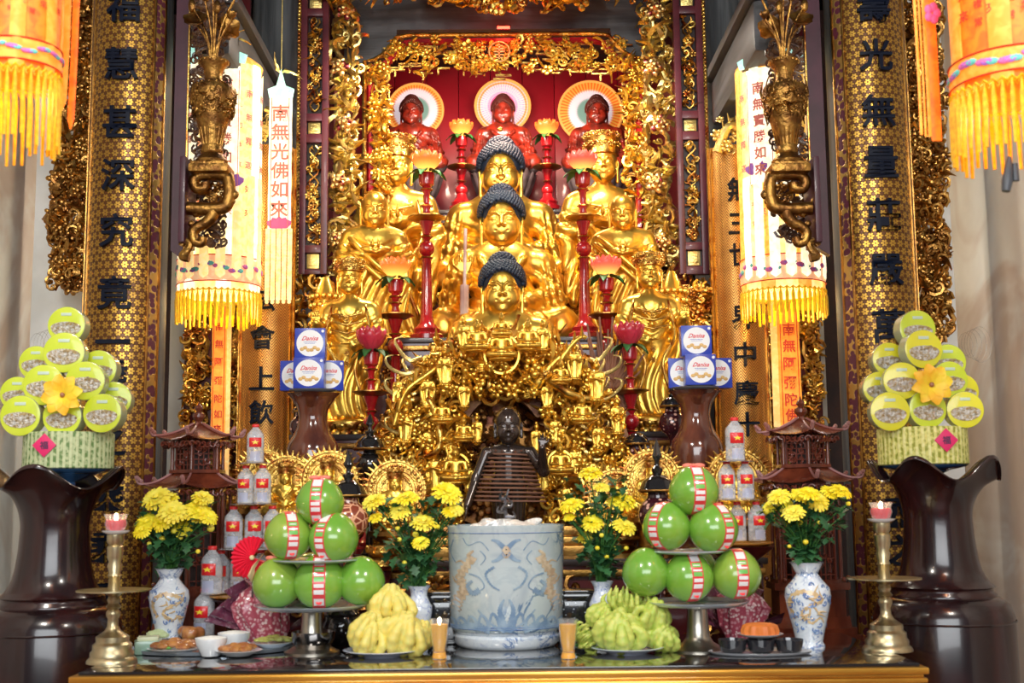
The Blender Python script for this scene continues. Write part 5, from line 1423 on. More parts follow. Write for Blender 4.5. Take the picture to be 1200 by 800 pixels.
def brackets():
    """plum board, pierced lattice, scroll bracket and its vase"""
    LATB = mat('openwork_dark_wood', (.05, .015, .01), .4, c2=(.16, .07, .02), ns=30, coat=.3)
    for s in (-1, 1):
        side = 'left' if s < 0 else 'right'
        dB = 6.02
        px_b = (206, 221) if s < 0 else (945, 963)
        # plum board
        z1 = W(210, -60, dB).z; z0 = W(210 if s < 0 else 955, 306 if s < 0 else 300, dB).z
        xa = W(px_b[0], 100, dB).x; xb = W(px_b[1], 100, dB).x
        t = thing('lattice_frame', 'plum upright board with pierced dark vine lattice beside the %s great column' % side, 'screen', ((xa + xb) / 2, dB, z0), 'lattice frames')
        w = xb - xa; m = MB(); H = z1 - z0
        m.prism([(-w / 2, .05 if s < 0 else .05), (w / 2, .0 if s > 0 else .0), (w / 2, H), (-w / 2, H)], -.02, .03); obj('board', m, PURP, t)
        m = MB(); m.box((-s * w * .55, -.022, H / 2 + .03), (.008, .012, H), bev=.002); obj('gilt_edge', m, GOLDC, t)
        if s < 0: l0, l1 = W(222, 100, dB).x, W(268, 100, dB).x
        else: l0, l1 = W(900, 100, dB).x, W(946, 100, dB).x
        l0 -= t.location.x; l1 -= t.location.x
        zl = W(240, 285, dB).z - z0; m = MB()
        wavy_vine(m, l0 + .01, l1 - .01, zl, H, .01, .010, 9); wavy_vine(m, l0 + .01, l1 - .01, zl, H, .01, .010, 9, ph=PI)
        r = random.Random(s + 40)
        for i in range(330):
            e = EL['scroll']; q = .062 * r.uniform(.8, 1.2); m.addmb(e, X((r.uniform(l0 + .015, l1 - .015), .01, r.uniform(zl, H)), (0, r.uniform(0, 6), 0), (q, q * .5, q)))
        obj('pierced_vine', m, LATB, t)
        # bracket: square scroll
        d = 5.82
        pc = 250 if s < 0 else 921; f = -s
        def q(dx, py): return W(pc + f * dx, py, d)
        b = q(-25, 300); t = thing('scroll_bracket', 'dark gilt key-scroll bracket under the %s wall vase' % side, 'bracket', b, 'scroll brackets under the vases')
        def L(dx, py): v = q(dx, py); return (v.x - b.x, 0, v.z - b.z)
        m = MB(); k = S(b)
        P = [L(-30, 244), L(-8, 245), L(12, 243), L(17, 236), L(19, 222), L(17, 208), L(10, 205), L(-12, 205), L(-20, 208), L(-23, 214), L(-19, 221), L(-10, 220), L(-9, 214)]
        m.tube(spl(P, 70), np.linspace(8.2, 6, 70) * k, 10)
        P = [L(0, 246), L(-2, 254), L(-10, 262), L(-18, 266), L(-24, 272), L(-22, 282), L(-14, 285), L(-12, 278)]
        m.tube(spl(P, 50), np.linspace(7.6, 5, 50) * k, 10)
        P = [L(-28, 302), L(-36, 300), L(-30, 292), L(-28, 286), L(-34, 282), L(-38, 288)]
        m.tube(spl(P, 40), np.linspace(5.5, 3.6, 40) * k, 8)
        for dx, py, r_ in ((24, 228, 6), (22, 215, 4), (22, 236, 4), (-20, 250, 5), (-34, 236, 5), (-26, 262, 4)): v = L(dx, py); m.ball(v, (r_ * k, r_ * k * .8, r_ * k), 10, 8)
        filigree(m, lambda r: (lambda v: (v[0], .02, v[2]))(L(r.uniform(-12, 10), r.uniform(214, 236))), 16, .05, 3)
        obj('scroll', m, BRONZE, t)
        m = MB(); v = L(-33, 200); m.box((v[0], .06, v[2] - .15), (.03, .22, .42), bev=.006); obj('mounting_block', m, PURP, t)
        m = MB(); v = L(-2, 199); m.box((v[0], 0, v[2] - .006), (46 * k, .16, 10 * k), bev=.008); m.box((v[0] - f * 2 * k, 0, v[2] + 5 * k), (40 * k, .13, 5 * k), bev=.005); obj('shelf', m, BRONZE, t)
        # vase
        zb = L(0, 192)[2] + b.z; c = q(-2, 192)
        t = thing('bracket_vase', 'chased dark-gilt baluster vase standing on the %s scroll bracket' % side, 'vase', (c.x, d, zb), 'chased vases on brackets')
        pr = [(18, 192), (19, 189), (14, 183), (12, 180), (13, 178), (13, 176), (11, 170), (13, 160), (19, 140), (25, 118), (27, 106), (25, 99), (17, 95), (11, 92), (10, 86), (12, 76), (17, 70), (18, 66), (16, 65)]
        m = MB(); m.lathe([(r_ * k, (192 - y) * k) for r_, y in pr] + [(9 * k, 124 * k)], 40); obj('body', m, BRONZE, t)
        m = MB()
        for i in range(150):
            a = rnd.uniform(0, 2 * PI); zz = rnd.uniform(58, 92); rr = np.interp(192 - zz, [95, 106, 118, 140], [20, 27, 25, 19])
            m.addmb(EL[rnd.choice(('scroll', 'leafc', 'flower'))], Matrix.Rotation(a + PI / 2, 4, 'Z') @ X((0, -rr * k * .97, zz * k), (0, rnd.uniform(0, 6), 0), (.05, .035, .05)))
        for i in range(16):
            a = i * PI / 8
            m.tube([((11.2 + 0) * k * math.cos(a), 11.2 * k * math.sin(a), 22 * k), (15.5 * k * math.cos(a), 15.5 * k * math.sin(a), 42 * k)], .004, 5)
            m.ball((17.6 * k * math.cos(a), 17.6 * k * math.sin(a), 124 * k), .007, 6, 4); m.ball((22 * k * math.cos(a), 22 * k * math.sin(a), 95 * k), .006, 6, 4)
        obj('chased_pattern', m, BRONZE, t)
        # carved gilt lotus spray
        t2 = thing('carved_lotus_spray', 'carved dark-gilt lotus stems with buds and leaves rising from the %s bracket vase' % side, 'carving', (c.x, d, zb + 118 * k), 'carved lotus sprays')
        stems = [(-22, 55, 'l'), (-10, 80, 'f'), (6, 70, 'b'), (14, 48, 'l'), (22, 58, 'f'), (0, 95, 'l'), (-28, 78, 'b'), (26, 85, 'f')]
        for i, (dx, h, ty) in enumerate(stems):
            dx *= 1 if s < 0 else -1
            m = MB(); P = spl([(0.004 * (i - 4), 0, -.15), (dx * .25 * k, -.01, h * .45 * k), (dx * k, -.03 * (i % 3), h * k)], 14); m.tube(P, .006, 6)
            e = P[-1]
            if ty == 'l': m.addmb(MB().lathe([(.004, 0), (.04, .012), (.055, .03), (.06, .034), (.05, .030), (.02, .014)], 16, rfun=lambda a, z: 1 + .12 * np.sin(a * 5)), X(e, (.9, 0, i)))
            elif ty == 'b': m.ball(e, (.018, .018, .035), 8, 6)
            else: m.addmb(lotus_flower_mb(.03, 7, .6, 1.3, 1), X(e))
            obj('stem', m, BRONZE, t2)
brackets()
# ------------------------------------------------------------------ front table and side stands
def front_table():
    y0 = 4.135; y1 = 5.12
    xa = AT(80, y0, TZ).x; xb = AT(1089, y0, TZ).x
    t = thing('altar_table', 'long front altar table with glossy dark top and stepped gilt edge moulding', 'table', ((xa + xb) / 2, (y0 + y1) / 2, 0)); w = xb - xa; dp = y1 - y0
    TG = wood_mat('gilt_lacquer_edge', (.95, .50, .07), (.60, .24, .025), 'x', 1.5, .28, .6, 10, .1)
    TG.node_tree.nodes['Principled BSDF'].inputs['Metallic'].default_value = .75
    m = MB(); m.box((0, 0, TZ - .006), (w - .05, dp - .04, .012), bev=.003); obj('top', m, mat('black_glass_top', (.015, .012, .012), .05, 0, coat=1), t)
    for i, (h0, h1, ins) in enumerate(((.0, .022, 0), (.022, .034, .014), (.034, .050, .004), (.050, .060, .020), (.060, .085, .012), (.085, .10, .028))):
        m = MB(); m.box((0, 0, TZ - .013 - (h0 + h1) / 2 + .001), (w - 2 * ins, dp - 2 * ins, h1 - h0), bev=min(.006, (h1 - h0) * .4)); obj('moulding', m, TG if i != 3 else GOLDD, t)
    m = MB(); m.box((0, 0, (TZ - .11) / 2 + .04), (w - .12, dp - .1, TZ - .19)); obj('body', m, TG, t)
    m = MB()
    for k in range(7): m.box((-w / 2 + .06 + (w - .12) * (k + .5) / 7, -dp / 2 + .045, .45), ((w - .3) / 7, .02, .6), bev=.008)
    obj('carved_panels', m, GOLDD, t)
    # slim back table carrying pagodas and bottles
    for s, xm in ((-1, -1.375), (1, 1.365)):
        t = thing('side_stand', 'plain rosewood side stand under the %s wooden pagoda, behind the front table' % ('left' if s < 0 else 'right'), 'stand', (xm, 5.42, 0), 'rosewood side stands')
        m = MB(); m.box((0, 0, .87), (.46, .46, .05), bev=.01); obj('top', m, ROSEW, t)
        m = MB(); m.box((0, 0, .80), (.42, .42, .09), bev=.01); obj('apron', m, ROSEW, t)
        for a in (-1, 1):
            for b in (-1, 1): m = MB(); m.box((a * .18, b * .18, .385), (.06, .06, .77), bev=.01); obj('leg', m, ROSEW, t)
front_table()

def brass_sticks():
    for px, py, lab in ((131, 783, 'left'), (1040, 769, 'right')):
        b = ONZ(px, py - 7, TZ); k = S(b)
        t = thing('brass_candlestick', 'tall old brass candlestick with wide drip disc at the %s end of the table' % lab, 'candlestick', b, 'brass candlesticks')
        pr = [(29, 0), (29, 2), (28, 4), (25, 7), (25, 12), (22.5, 15), (22.5, 21), (19, 24), (19, 30), (13, 34), (9, 37), (6.5, 42), (6, 50), (8, 54), (8, 58), (6, 61), (9, 64), (6, 68), (7.5, 72), (6, 76), (10, 80), (6, 81)]
        m = MB(); m.lathe([(r * k, z * k) for r, z in pr], 40); obj('base', m, BRASS, t)
        m = MB(); m.lathe([(6 * k, 80 * k), (30 * k, 81.5 * k), (43 * k, 82.5 * k), (43 * k, 84 * k), (10 * k, 83 * k), (6 * k, 83 * k)], 48); obj('drip_disc', m, BRASS, t)
        pr = [(7, 83), (6.5, 98), (8, 100), (6.5, 103), (8.5, 112), (7, 116), (9, 122), (9.5, 134), (7.5, 136), (10, 140), (10, 148)]
        m = MB(); m.lathe([(r * k, z * k) for r, z in pr], 32); obj('stem', m, BRASS, t)
        sc = thing('saucer', 'small white saucer on top of the %s brass candlestick' % lab, 'saucer', (b.x, b.y, b.z + 148 * k), 'candle saucers')
        m = MB(); m.lathe([(8 * k, 0), (15 * k, 3 * k), (16.5 * k, 5 * k), (15 * k, 5 * k), (7 * k, 2 * k)], 32); obj('dish', m, WHITE, sc)
        c = thing('candle_glass', 'lit red candle in ribbed glass cup on the %s brass candlestick' % lab, 'candle', (b.x, b.y, b.z + 150.2 * k), 'red candle glasses')
        m = MB(); rf = lambda a, z: 1 + .04 * np.cos(a * 12)
        m.lathe([(7 * k, 0), (11 * k, 5 * k), (13 * k, 11 * k), (11.5 * k, 16 * k), (14 * k, 22 * k), (13.3 * k, 22 * k), (10.8 * k, 16 * k), (12.2 * k, 11 * k), (10 * k, 5 * k), (6 * k, 1 * k)], 48, rfun=rf); obj('cup', m, GLASS, c)
        m = MB(); m.lathe([(6 * k, 1.2 * k), (10 * k, 5.5 * k), (11.8 * k, 11 * k), (10.6 * k, 15 * k), (0.01, 14.6 * k)], 32); obj('wax', m, mat('red_wax', (.75, .03, .05), .3, emis=(.9, .04, .05), es=.25, sss=.3), c)
        m = MB(); m.ball((0, 0, 18 * k), (2.6 * k, 2.6 * k, 5 * k), 10, 8); obj('flame', m, mat('flame', (1, .8, .5), .5, emis=(1, .75, .45), es=14), c)
        l = bpy.data.lights.new('candle_light', 'POINT'); l.energy = .25; l.color = (1, .6, .3); l.shadow_soft_size = .01; o = bpy.data.objects.new('candle_light', l); COL.objects.link(o); o.location = (b.x, b.y - .0, b.z + 175 * k)
brass_sticks()

def censer():
    b = ONZ(594, 764, TZ); b.y += .0; k = S(W(594, 690, b.y)); 
    b = W(594, 758, b.y + 70 * k); b.z = TZ; k = S(b)
    t = thing('incense_censer', 'large pale blue and white cylindrical porcelain censer painted with dragons, front centre', 'censer', b)
    R = 69 * k; H = 120 * k; z0 = 20 * k
    m = MB(); m.lathe([(R * .93, z0), (R * .955, z0 + .01), (R * .975, z0 + H * .5), (R, z0 + H - .02), (R * 1.01, z0 + H - .012), (R * 1.01, z0 + H), (R * .95, z0 + H), (R * .94, z0 + H * .7), (0.01, z0 + H * .7)], 72); obj('body', m, BWC, t)
    m = MB()
    a = np.linspace(0, 2 * PI, 73)
    for z, rf, w in ((z0 + H - .028, 1.004, .0014), (z0 + H - .012, 1.004, .0014), (z0 + .012, .957, .0022), (z0 + .02, .957, .0022)): obj('blue_band', MB().tube(np.stack([R * rf * np.cos(a), R * rf * np.sin(a), z + 0 * a], 1), w, 4), BLUEG, t)
    def rr(z): return R * (.955 + .045 * (z - z0) / H) + .001
    def paint(name, curves, mt):
        m = MB()
        for pts, w0, w1, lobes in curves:
            P = spl(pts, 40); n = len(P); T = np.gradient(P, axis=0); T /= np.linalg.norm(T, axis=1)[:, None] + 1e-9
            V = []; F = []
            for i, (x, z) in enumerate(P):
                w = (w0 + (w1 - w0) * i / (n - 1)) * (1 + lobes * math.sin(i * 2.1)) / 2
                for e in (-1, 1):
                    xx = x - e * w * T[i][1]; zz = z + e * w * T[i][0]; aa = -PI / 2 + math.asin(max(-.98, min(.98, xx / 70)))
                    r_ = rr(z0 + zz * k) + .0004; V.append((r_ * math.cos(aa), r_ * math.sin(aa), z0 + zz * k))
            for i in range(n - 1): F.append((2 * i, 2 * i + 2, 2 * i + 3, 2 * i + 1) if False else (2 * i, 2 * i + 1, 2 * i + 3, 2 * i + 2))
            k0 = len(V); V += [(v[0] * .995, v[1] * .995, v[2]) for v in V]; F += [tuple(k0 + q for q in f[::-1]) for f in F]
            m.add(V, F)
        obj(name, m, mt, t, 180)
    dr = []; bl = []; wv = []
    for s in (-1, 1):
        dr += [([(s * 40, 84), (s * 47, 74), (s * 55, 62), (s * 50, 48), (s * 58, 36), (s * 62, 24)], 8, 13, .35), ([(s * 36, 80), (s * 44, 86), (s * 38, 92)], 7, 2, .3), ([(s * 52, 60), (s * 60, 56), (s * 64, 62)], 4, 1, .2), ([(s * 47, 74), (s * 53, 80), (s * 60, 78)], 3, 1, .1)]
        bl += [([(s * 20, 92), (s * 30, 102), (s * 44, 98), (s * 50, 106)], 1.2, .8, 0), ([(s * 30, 92), (s * 24, 84), (s * 30, 76)], 1.5, .8, 0), ([(s * 44, 66), (s * 32, 62), (s * 26, 52), (s * 34, 46)], 2, 1, .2), ([(s * 32, 48), (s * 40, 44), (s * 46, 52), (s * 40, 58)], 6, 3, .5), ([(s * 60, 78), (s * 66, 90), (s * 62, 104)], 1, 1, 0), ([(s * 14, 74), (s * 24, 66), (s * 18, 54), (s * 8, 48)], 3, 1.5, .4)]
        for i in range(5):
            x = s * (8 + i * 13); wv += [([(x, 4), (x + 3 * s, 16 - i), (x + 9 * s, 22 - 2 * i), (x + 12 * s, 12), (x + 8 * s, 10)], 4, 2, .2)]
        wv += [([(0, 2), (s * 8, 24), (s * 3, 38)], 9, 2, .2), ([(s * 20, 3), (s * 40, 8), (s * 64, 5)], 8, 5, .3), ([(s * 4, 2), (s * 20, 12), (s * 34, 26)], 3, 1.5, .2)]
        for q in (-1, 1): bl += [([(s * 2, 92 + q * 3), (s * 10, 92 + q * 10), (s * 17, 92 + q * 12)], 6, 2, .3)]
    sun = [([(-3, 90), (0, 95), (3, 90), (0, 86), (-3, 90)], 5, 5, 0)]
    paint('painted_dragons', dr + sun, TANL); paint('painted_clouds', bl, BLUEP); paint('painted_waves', wv, BLUEP)
    m = MB(); m.lathe([(R * .80, 0), (R * .83, .004), (R * .88, 5 * k), (R * .90, 13 * k), (R * .86, 16 * k), (R * .9, 19 * k), (R * .9, 20.5 * k), (.01, 20.5 * k)], 64); obj('base_ring', m, BWV, t)
    # ash and folded silver paper resting in it
    m = MB()
    s_ = SDF(); s_.ell((0, 0, 0), (R * .55, R * .5, .03), k=.02)
    r = random.Random(4)
    for i in range(14): s_.ell((r.uniform(-.5, .5) * R, r.uniform(-.4, .4) * R, r.uniform(0, .02)), (.05, .04, .012), (r.uniform(-.5, .5), r.uniform(-.5, .5), 0), k=.01)
    p = thing('crumpled_foil', 'crumpled white foil paper lying on the mouth of the blue and white censer', 'paper', (b.x, b.y, TZ + z0 + H - .014)); m = s_.build(.006); obj('foil', m, mat('white_foil', (.8, .8, .8), .3, .4, bump=.8, bs=60, bd=.01), p, 60)
    p = thing('censer_ornament', 'small dark silver branching ornament standing in the blue and white censer', 'ornament', (b.x - .0, b.y, TZ + z0 + H + .012))
    m = MB(); AG = mat('dark_silver', (.25, .24, .26), .3, .9, c2=(.08, .08, .09), ns=20)
    m.tube([(0, 0, 0), (0, 0, 26 * k)], [2.2 * k, 1.2 * k], 8)
    for i in range(9): a = i * 1.4; L_ = (16 - i * .8) * k; m.tube(spl([(0, 0, (6 + i * 3) * k), (L_ * .7 * math.cos(a), L_ * .7 * math.sin(a), (5 + i * 3.2) * k), (L_ * .6 * math.cos(a + .5), L_ * .7 * math.sin(a + .5), (11 + i * 3.4) * k)], 9), np.linspace(2.4, .8, 9) * k, 6)
    obj('branches', m, AG, p)
censer()

def bw_vases():
    def vase(px, py, wpx, hpx, label, prof, bm, paint, d=None):
        b = ONZ(px, py, TZ) if d is None else AT(px, d, TZ)
        k = S(b) * hpx / 100
        t = thing('porcelain_vase', label, 'vase', b)
        m = MB(); m.lathe([(r * k, z * k) for r, z in prof] + [(prof[-1][0] * .93 * k, prof[-1][1] * k), (prof[-1][0] * .6 * k, (prof[-1][1] - 14) * k)], 48); obj('body', m, bm, t)
        if paint:
            m = MB(); P = spl([(-18, 35), (-24, 52), (-10, 66), (8, 64), (16, 56), (2, 50), (-8, 40), (4, 30), (16, 36), (24, 30)], 70); V = []; F = []
            T = np.gradient(P, axis=0); T /= np.linalg.norm(T, axis=1)[:, None]
            zz = [q[1] for q in prof]; rrr = [q[0] for q in prof]
            for i, (x, z) in enumerate(P):
                w = (6.5 - 4.5 * i / 70) * (1 + .35 * math.sin(i * 2.2))
                for e in (-1, 1):
                    x2 = x - e * w / 2 * T[i][1]; z2 = z + e * w / 2 * T[i][0]; R_ = np.interp(z2, zz, rrr) + .35; a = -PI / 2 + paint * .25 + max(-1.3, min(1.3, x2 / 25)); V.append((R_ * k * math.cos(a), R_ * k * math.sin(a), z2 * k))
            for i in range(69): F.append((2 * i, 2 * i + 1, 2 * i + 3, 2 * i + 2))
            k0 = len(V); V += [(v[0] * .97, v[1] * .97, v[2]) for v in V]; F += [tuple(k0 + q for q in f[::-1]) for f in F]; m.add(V, F)
            obj('painted_dragon', m, TAN, t, 180)
            m = MB()
            for i in range(34):
                a = rnd.uniform(-PI, 0); z = rnd.uniform(12, 76); R_ = np.interp(z, zz, rrr); m.addmb(EL['scroll'], Matrix.Rotation(a + PI / 2, 4, 'Z') @ X((0, -R_ * k, z * k), (0, rnd.uniform(0, 6), 0), (9 * k, 2.4 * k, 9 * k)))
            obj('painted_clouds', m, BLUEG, t)
            m = MB()
            for i in range(14):
                a = -PI / 2 + paint * .3 + rnd.uniform(-.7, .7); z = rnd.choice((36, 48, 62)) + rnd.uniform(-6, 6); R_ = np.interp(z, zz, rrr); m.addmb(EL['leafc'], Matrix.Rotation(a + PI / 2, 4, 'Z') @ X((0, -R_ * k, z * k), (0, rnd.uniform(0, 6), 0), (10 * k, 3 * k, 10 * k)))
            obj('painted_claws_and_mane', m, TAN, t)
        return t, b, k
    big = [(18, 0), (18, 3), (16, 6), (16, 8), (19, 22), (25, 46), (27.5, 60), (26, 70), (18, 79), (13, 86), (13, 92), (18, 98), (21, 100)]
    r = []
    r.append(vase(197, 752, 50, 85, 'blue and white baluster vase with tan dragon, beside the left brass candlestick', big, BWV, 1))
    r.append(vase(949, 758, 50, 98, 'blue and white baluster vase with tan dragon, beside the right brass candlestick', big, BWV, -1))
    sm_ = [(15, 0), (15, 3), (13, 8), (16, 30), (21, 55), (21, 66), (16, 76), (13, 84), (14, 92), (19, 100)]
    r.append(vase(491, 745, 36, 70, 'slender white vase with blue floral sprigs left of the censer', [(a * 1.05, b) for a, b in sm_], BWF, 0, d=4.78))
    r.append(vase(707, 745, 36, 73, 'slender white vase with blue floral sprigs right of the censer', [(a * 1.0, b) for a, b in sm_], BWF, 0, d=4.78))
    return r
VASES = bw_vases()

YEL = mat('chrysanthemum_petal', (.95, .72, .01), .5, c2=(1, .85, .04), ns=20, sss=.1)
YELP = mat('pale_chrysanthemum_petal', (.95, .74, .03), .5, c2=(.98, .84, .10), ns=20, sss=.1)
LEAF = mat('chrysanthemum_leaf', (.02, .085, .03), .5, c2=(.04, .15, .05), ns=18)
STEMG = mat('green_stem', (.05, .16, .03), .5)
def mum(R, seed, full=1.0):
    r = random.Random(seed); m = MB()
    for ring, (n, L, lift) in enumerate(((20, 1.0, .05), (18, .86, .30), (15, .66, .55), (10, .44, .85), (6, .24, 1.1))):
        for i in range(n):
            a = (i + .5 * ring) * 2 * PI / n + r.uniform(-.08, .08); l = R * L * r.uniform(.9, 1.08); w = R * .12; lf = lift * full + r.uniform(-.06, .06)
            V = []; F = []
            for j in range(5):
                t = j / 4; rad = l * (t * math.cos(lf) * (1.0)); z = l * (math.sin(lf) * t + .16 * math.sin(t * PI) - .12 * t * t * (1 - lift)); ww = w * (.35 + .9 * math.sin(PI * min(1, t * .78 + .08)))
                for e in (-1, 0, 1): V.append((rad * math.cos(a) - e * ww * math.sin(a), rad * math.sin(a) + e * ww * math.cos(a), z + abs(e) * w * .35))
            for j in range(4):
                for e in (0, 1): F.append((j * 3 + e, j * 3 + e + 1, j * 3 + e + 4, j * 3 + e + 3))
            m.add(V, F)
    m.ball((0, 0, R * .18), R * .22, 10, 6); m.ball((0, 0, -.02 * R), (.22 * R, .22 * R, .14 * R), 8, 5)
    return m
def leaf_lobed(s):
    m = MB(); out = [(0, 0)]
    for i in range(1, 12):
        t = i / 12; w = .34 * math.sin(PI * t) * (1 + .45 * math.sin(t * 19)); out.append((w, t))
    out.append((0, 1.05)); L_ = [(-x, y) for x, y in out[1:-1]][::-1]
    pts = out + L_; n = len(pts)
    V = [(x * s, y * s, -.25 * s * y * y + .12 * s * abs(x) * 2) for x, y in pts] + [(0, s * y, -.25 * s * y * y) for y in np.linspace(0, 1, 12)]
    F = []
    R_ = list(range(0, 13)); C_ = list(range(n, n + 12))
    for i in range(12):
        ci = C_[min(i, 11)]; cj = C_[min(i + 1, 11)]
        if ci != cj: F.append((R_[i], R_[i + 1], cj, ci))
        else: F.append((R_[i], R_[i + 1], ci))
    Lf = [0] + list(range(n - 1, 12, -1)) + [12]
    for i in range(12):
        ci = C_[min(i, 11)]; cj = C_[min(i + 1, 11)]
        if ci != cj: F.append((Lf[i + 1], Lf[i], ci, cj))
        else: F.append((Lf[i + 1], Lf[i], ci))
    return m.add(V, F)
def bouquet(vi, heads, buds, lab, seed, fol=26):
    t0, b, k = VASES[vi]; top = b.z + 100 * k; r = random.Random(seed)
    kk = S(b)
    items = sorted(heads, key=lambda h: h[0])
    for i, h in enumerate(items):
        px, py, rp = h[:3]; dy = h[3] if len(h) > 3 else r.uniform(-.09, .03)
        e = W(px, py, b.y + dy); e = Vector(e) - Vector((b.x, b.y, top)); 
        side = ORD[i] + ' from the left'
        if px == min(q[0] for q in heads): side = 'leftmost'
        if px == max(q[0] for q in heads): side = 'rightmost'
        if h is min(heads, key=lambda q: q[1]): side = 'topmost'
        lb = '%s yellow chrysanthemum in the %s' % (side, lab)
        t = thing('chrysanthemum', lb, 'flower', (b.x, b.y, top), 'chrysanthemums in the ' + lab)
        tilt = Euler((.85 - min(.5, max(0, -(e.y) * 1)) + r.uniform(-.25, .25), 0, 0)); yaw = math.atan2(e.x, .25) * .9 + r.uniform(-.2, .2)
        up = max(.0, (e.z - .1) * 1.5)
        M = Matrix.Translation(e) @ Euler((.95 - min(.45, up) + r.uniform(-.2, .2), 0, yaw)).to_matrix().to_4x4()
        mm = MB(); mm.addmb(mum(rp * kk * 1.08, seed * 50 + i, r.uniform(.7, 1.15)), M); obj('petals', mm, YEL if (i + seed) % 3 else YELP, t, 180)
        c0 = Vector((e.x * .12, e.y * .1, -.10)); mm = MB()
        P = spl([tuple(c0), (e.x * .3, e.y * .4 + .02, e.z * .45), tuple(e + (M.to_3x3() @ Vector((0, 0, -rp * kk * .1))))], 12); mm.tube(P, .0028, 5); obj('stem', mm, STEMG, t)
        mm = MB()
        for j in range(fol // 4):
            q = P[r.randint(4, 10)]; s = .045 * r.uniform(.7, 1.3)
            mm.addmb(leaf_lobed(s), Matrix.Translation(q) @ Euler((r.uniform(-.6, .9), 0, r.uniform(0, 2 * PI))).to_matrix().to_4x4())
        obj('leaves', mm, LEAF, t, 180)
    for i, (px, py, rp) in enumerate(sorted(buds)):
        e = Vector(W(px, py, b.y - .03)) - Vector((b.x, b.y, top))
        t = thing('chrysanthemum_bud', '%s small yellow bud from the left in the %s' % (ORD[i], lab), 'flower bud', (b.x, b.y, top), 'buds in the ' + lab)
        mm = MB(); mm.ball(e, (rp * kk, rp * kk, rp * kk * .9), 10, 8); obj('bud', mm, YELP, t)
        P = spl([(e.x * .1, 0, -.08), (e.x * .3, e.y * .4, e.z * .5), tuple(e)], 10)
        mm = MB(); mm.tube(P, .002, 5); obj('stem', mm, STEMG, t)
        mm = MB()
        for j in range(5): mm.addmb(leaf_lobed(.04 * r.uniform(.7, 1.2)), Matrix.Translation(P[r.randint(3, 9)]) @ Euler((r.uniform(-.6, .9), 0, r.uniform(0, 2 * PI))).to_matrix().to_4x4())
        obj('leaves', mm, LEAF, t, 180)
    # leafy filler sprays
    xs = [h[0] for h in heads]; x0, x1 = min(xs) - 6, max(xs) + 6
    ytop = min(h[1] for h in heads); pyv = PX((b.x, b.y, top))[1]
    t = thing('leaf_spray', 'dense green chrysanthemum foliage filling the mouth of the %s' % lab, 'foliage', (b.x, b.y, top)); t['kind'] = 'stuff'
    mm = MB(); ms = MB()
    for j in range(fol * 8):
        v = r.uniform(0, 1); py = pyv - 4 - v * (pyv - ytop - 8); half = (.25 + .75 * min(1, v * 1.6)) * (x1 - x0) / 2
        px = (x0 + x1) / 2 * min(1, v * 1.5) + PX((b.x, b.y, top))[0] * (1 - min(1, v * 1.5)) + r.uniform(-half, half) * .95
        e = Vector(W(px, py, b.y + r.uniform(-.05, .10))) - Vector((b.x, b.y, top))
        mm.addmb(leaf_lobed(.044 * r.uniform(.6, 1.4)), Matrix.Translation(e) @ Euler((r.uniform(-.9, 1.0), r.uniform(-.3, .3), r.uniform(0, 2 * PI))).to_matrix().to_4x4())
        if j % 4 == 0: ms.tube(spl([(e.x * .1, 0, -.05), (e.x * .35, e.y * .5, e.z * .5), tuple(e)], 8), .002, 4)
    obj('leaves', mm, LEAF, t, 180); obj('stems', ms, STEMG, t)
def bouquets():
    bouquet(0, [(184, 584, 17), (238, 584, 13), (203, 600, 17), (232, 600, 16), (172, 612, 13), (212, 618, 13), (167, 622, 11), (190, 612, 12), (244, 606, 11), (197, 586, 12)], [(204, 622, 4), (186, 607, 5), (175, 637, 3), (247, 619, 4.5), (212, 630, 2.5), (232, 646, 3), (190, 631, 4)], 'blue dragon vase by the left candlestick', 1)
    bouquet(1, [(985, 576, 13), (957, 587, 14), (930, 601, 13), (913, 582, 14), (938, 580, 12), (903, 594, 10), (929, 612, 8), (972, 577, 11), (948, 578, 13), (920, 592, 10)], [(994, 590, 3), (944, 635, 3.5), (898, 599, 4), (938, 612, 3), (925, 640, 2.5), (960, 612, 2.5)], 'blue dragon vase by the right candlestick', 2)
    bouquet(2, [(524, 578, 17), (438, 588, 14), (478, 584, 13), (470, 599, 14), (496, 613, 15), (440, 607, 8), (535, 597, 9), (493, 636, 10), (528, 600, 10), (466, 590, 10)], [(466, 619, 3), (468, 632, 3), (513, 617, 3), (487, 626, 4), (474, 659, 3)], 'white floral vase left of the censer', 3)
    bouquet(3, [(692, 555, 13), (705, 571, 10), (670, 592, 14), (728, 588, 17), (694, 613, 13), (732, 617, 14), (686, 629, 10), (725, 590, 9), (667, 606, 7)], [(668, 605, 4), (705, 627, 3), (700, 642, 3), (722, 642, 3), (711, 652, 3), (734, 642, 3)], 'white floral vase right of the censer', 4)
bouquets()

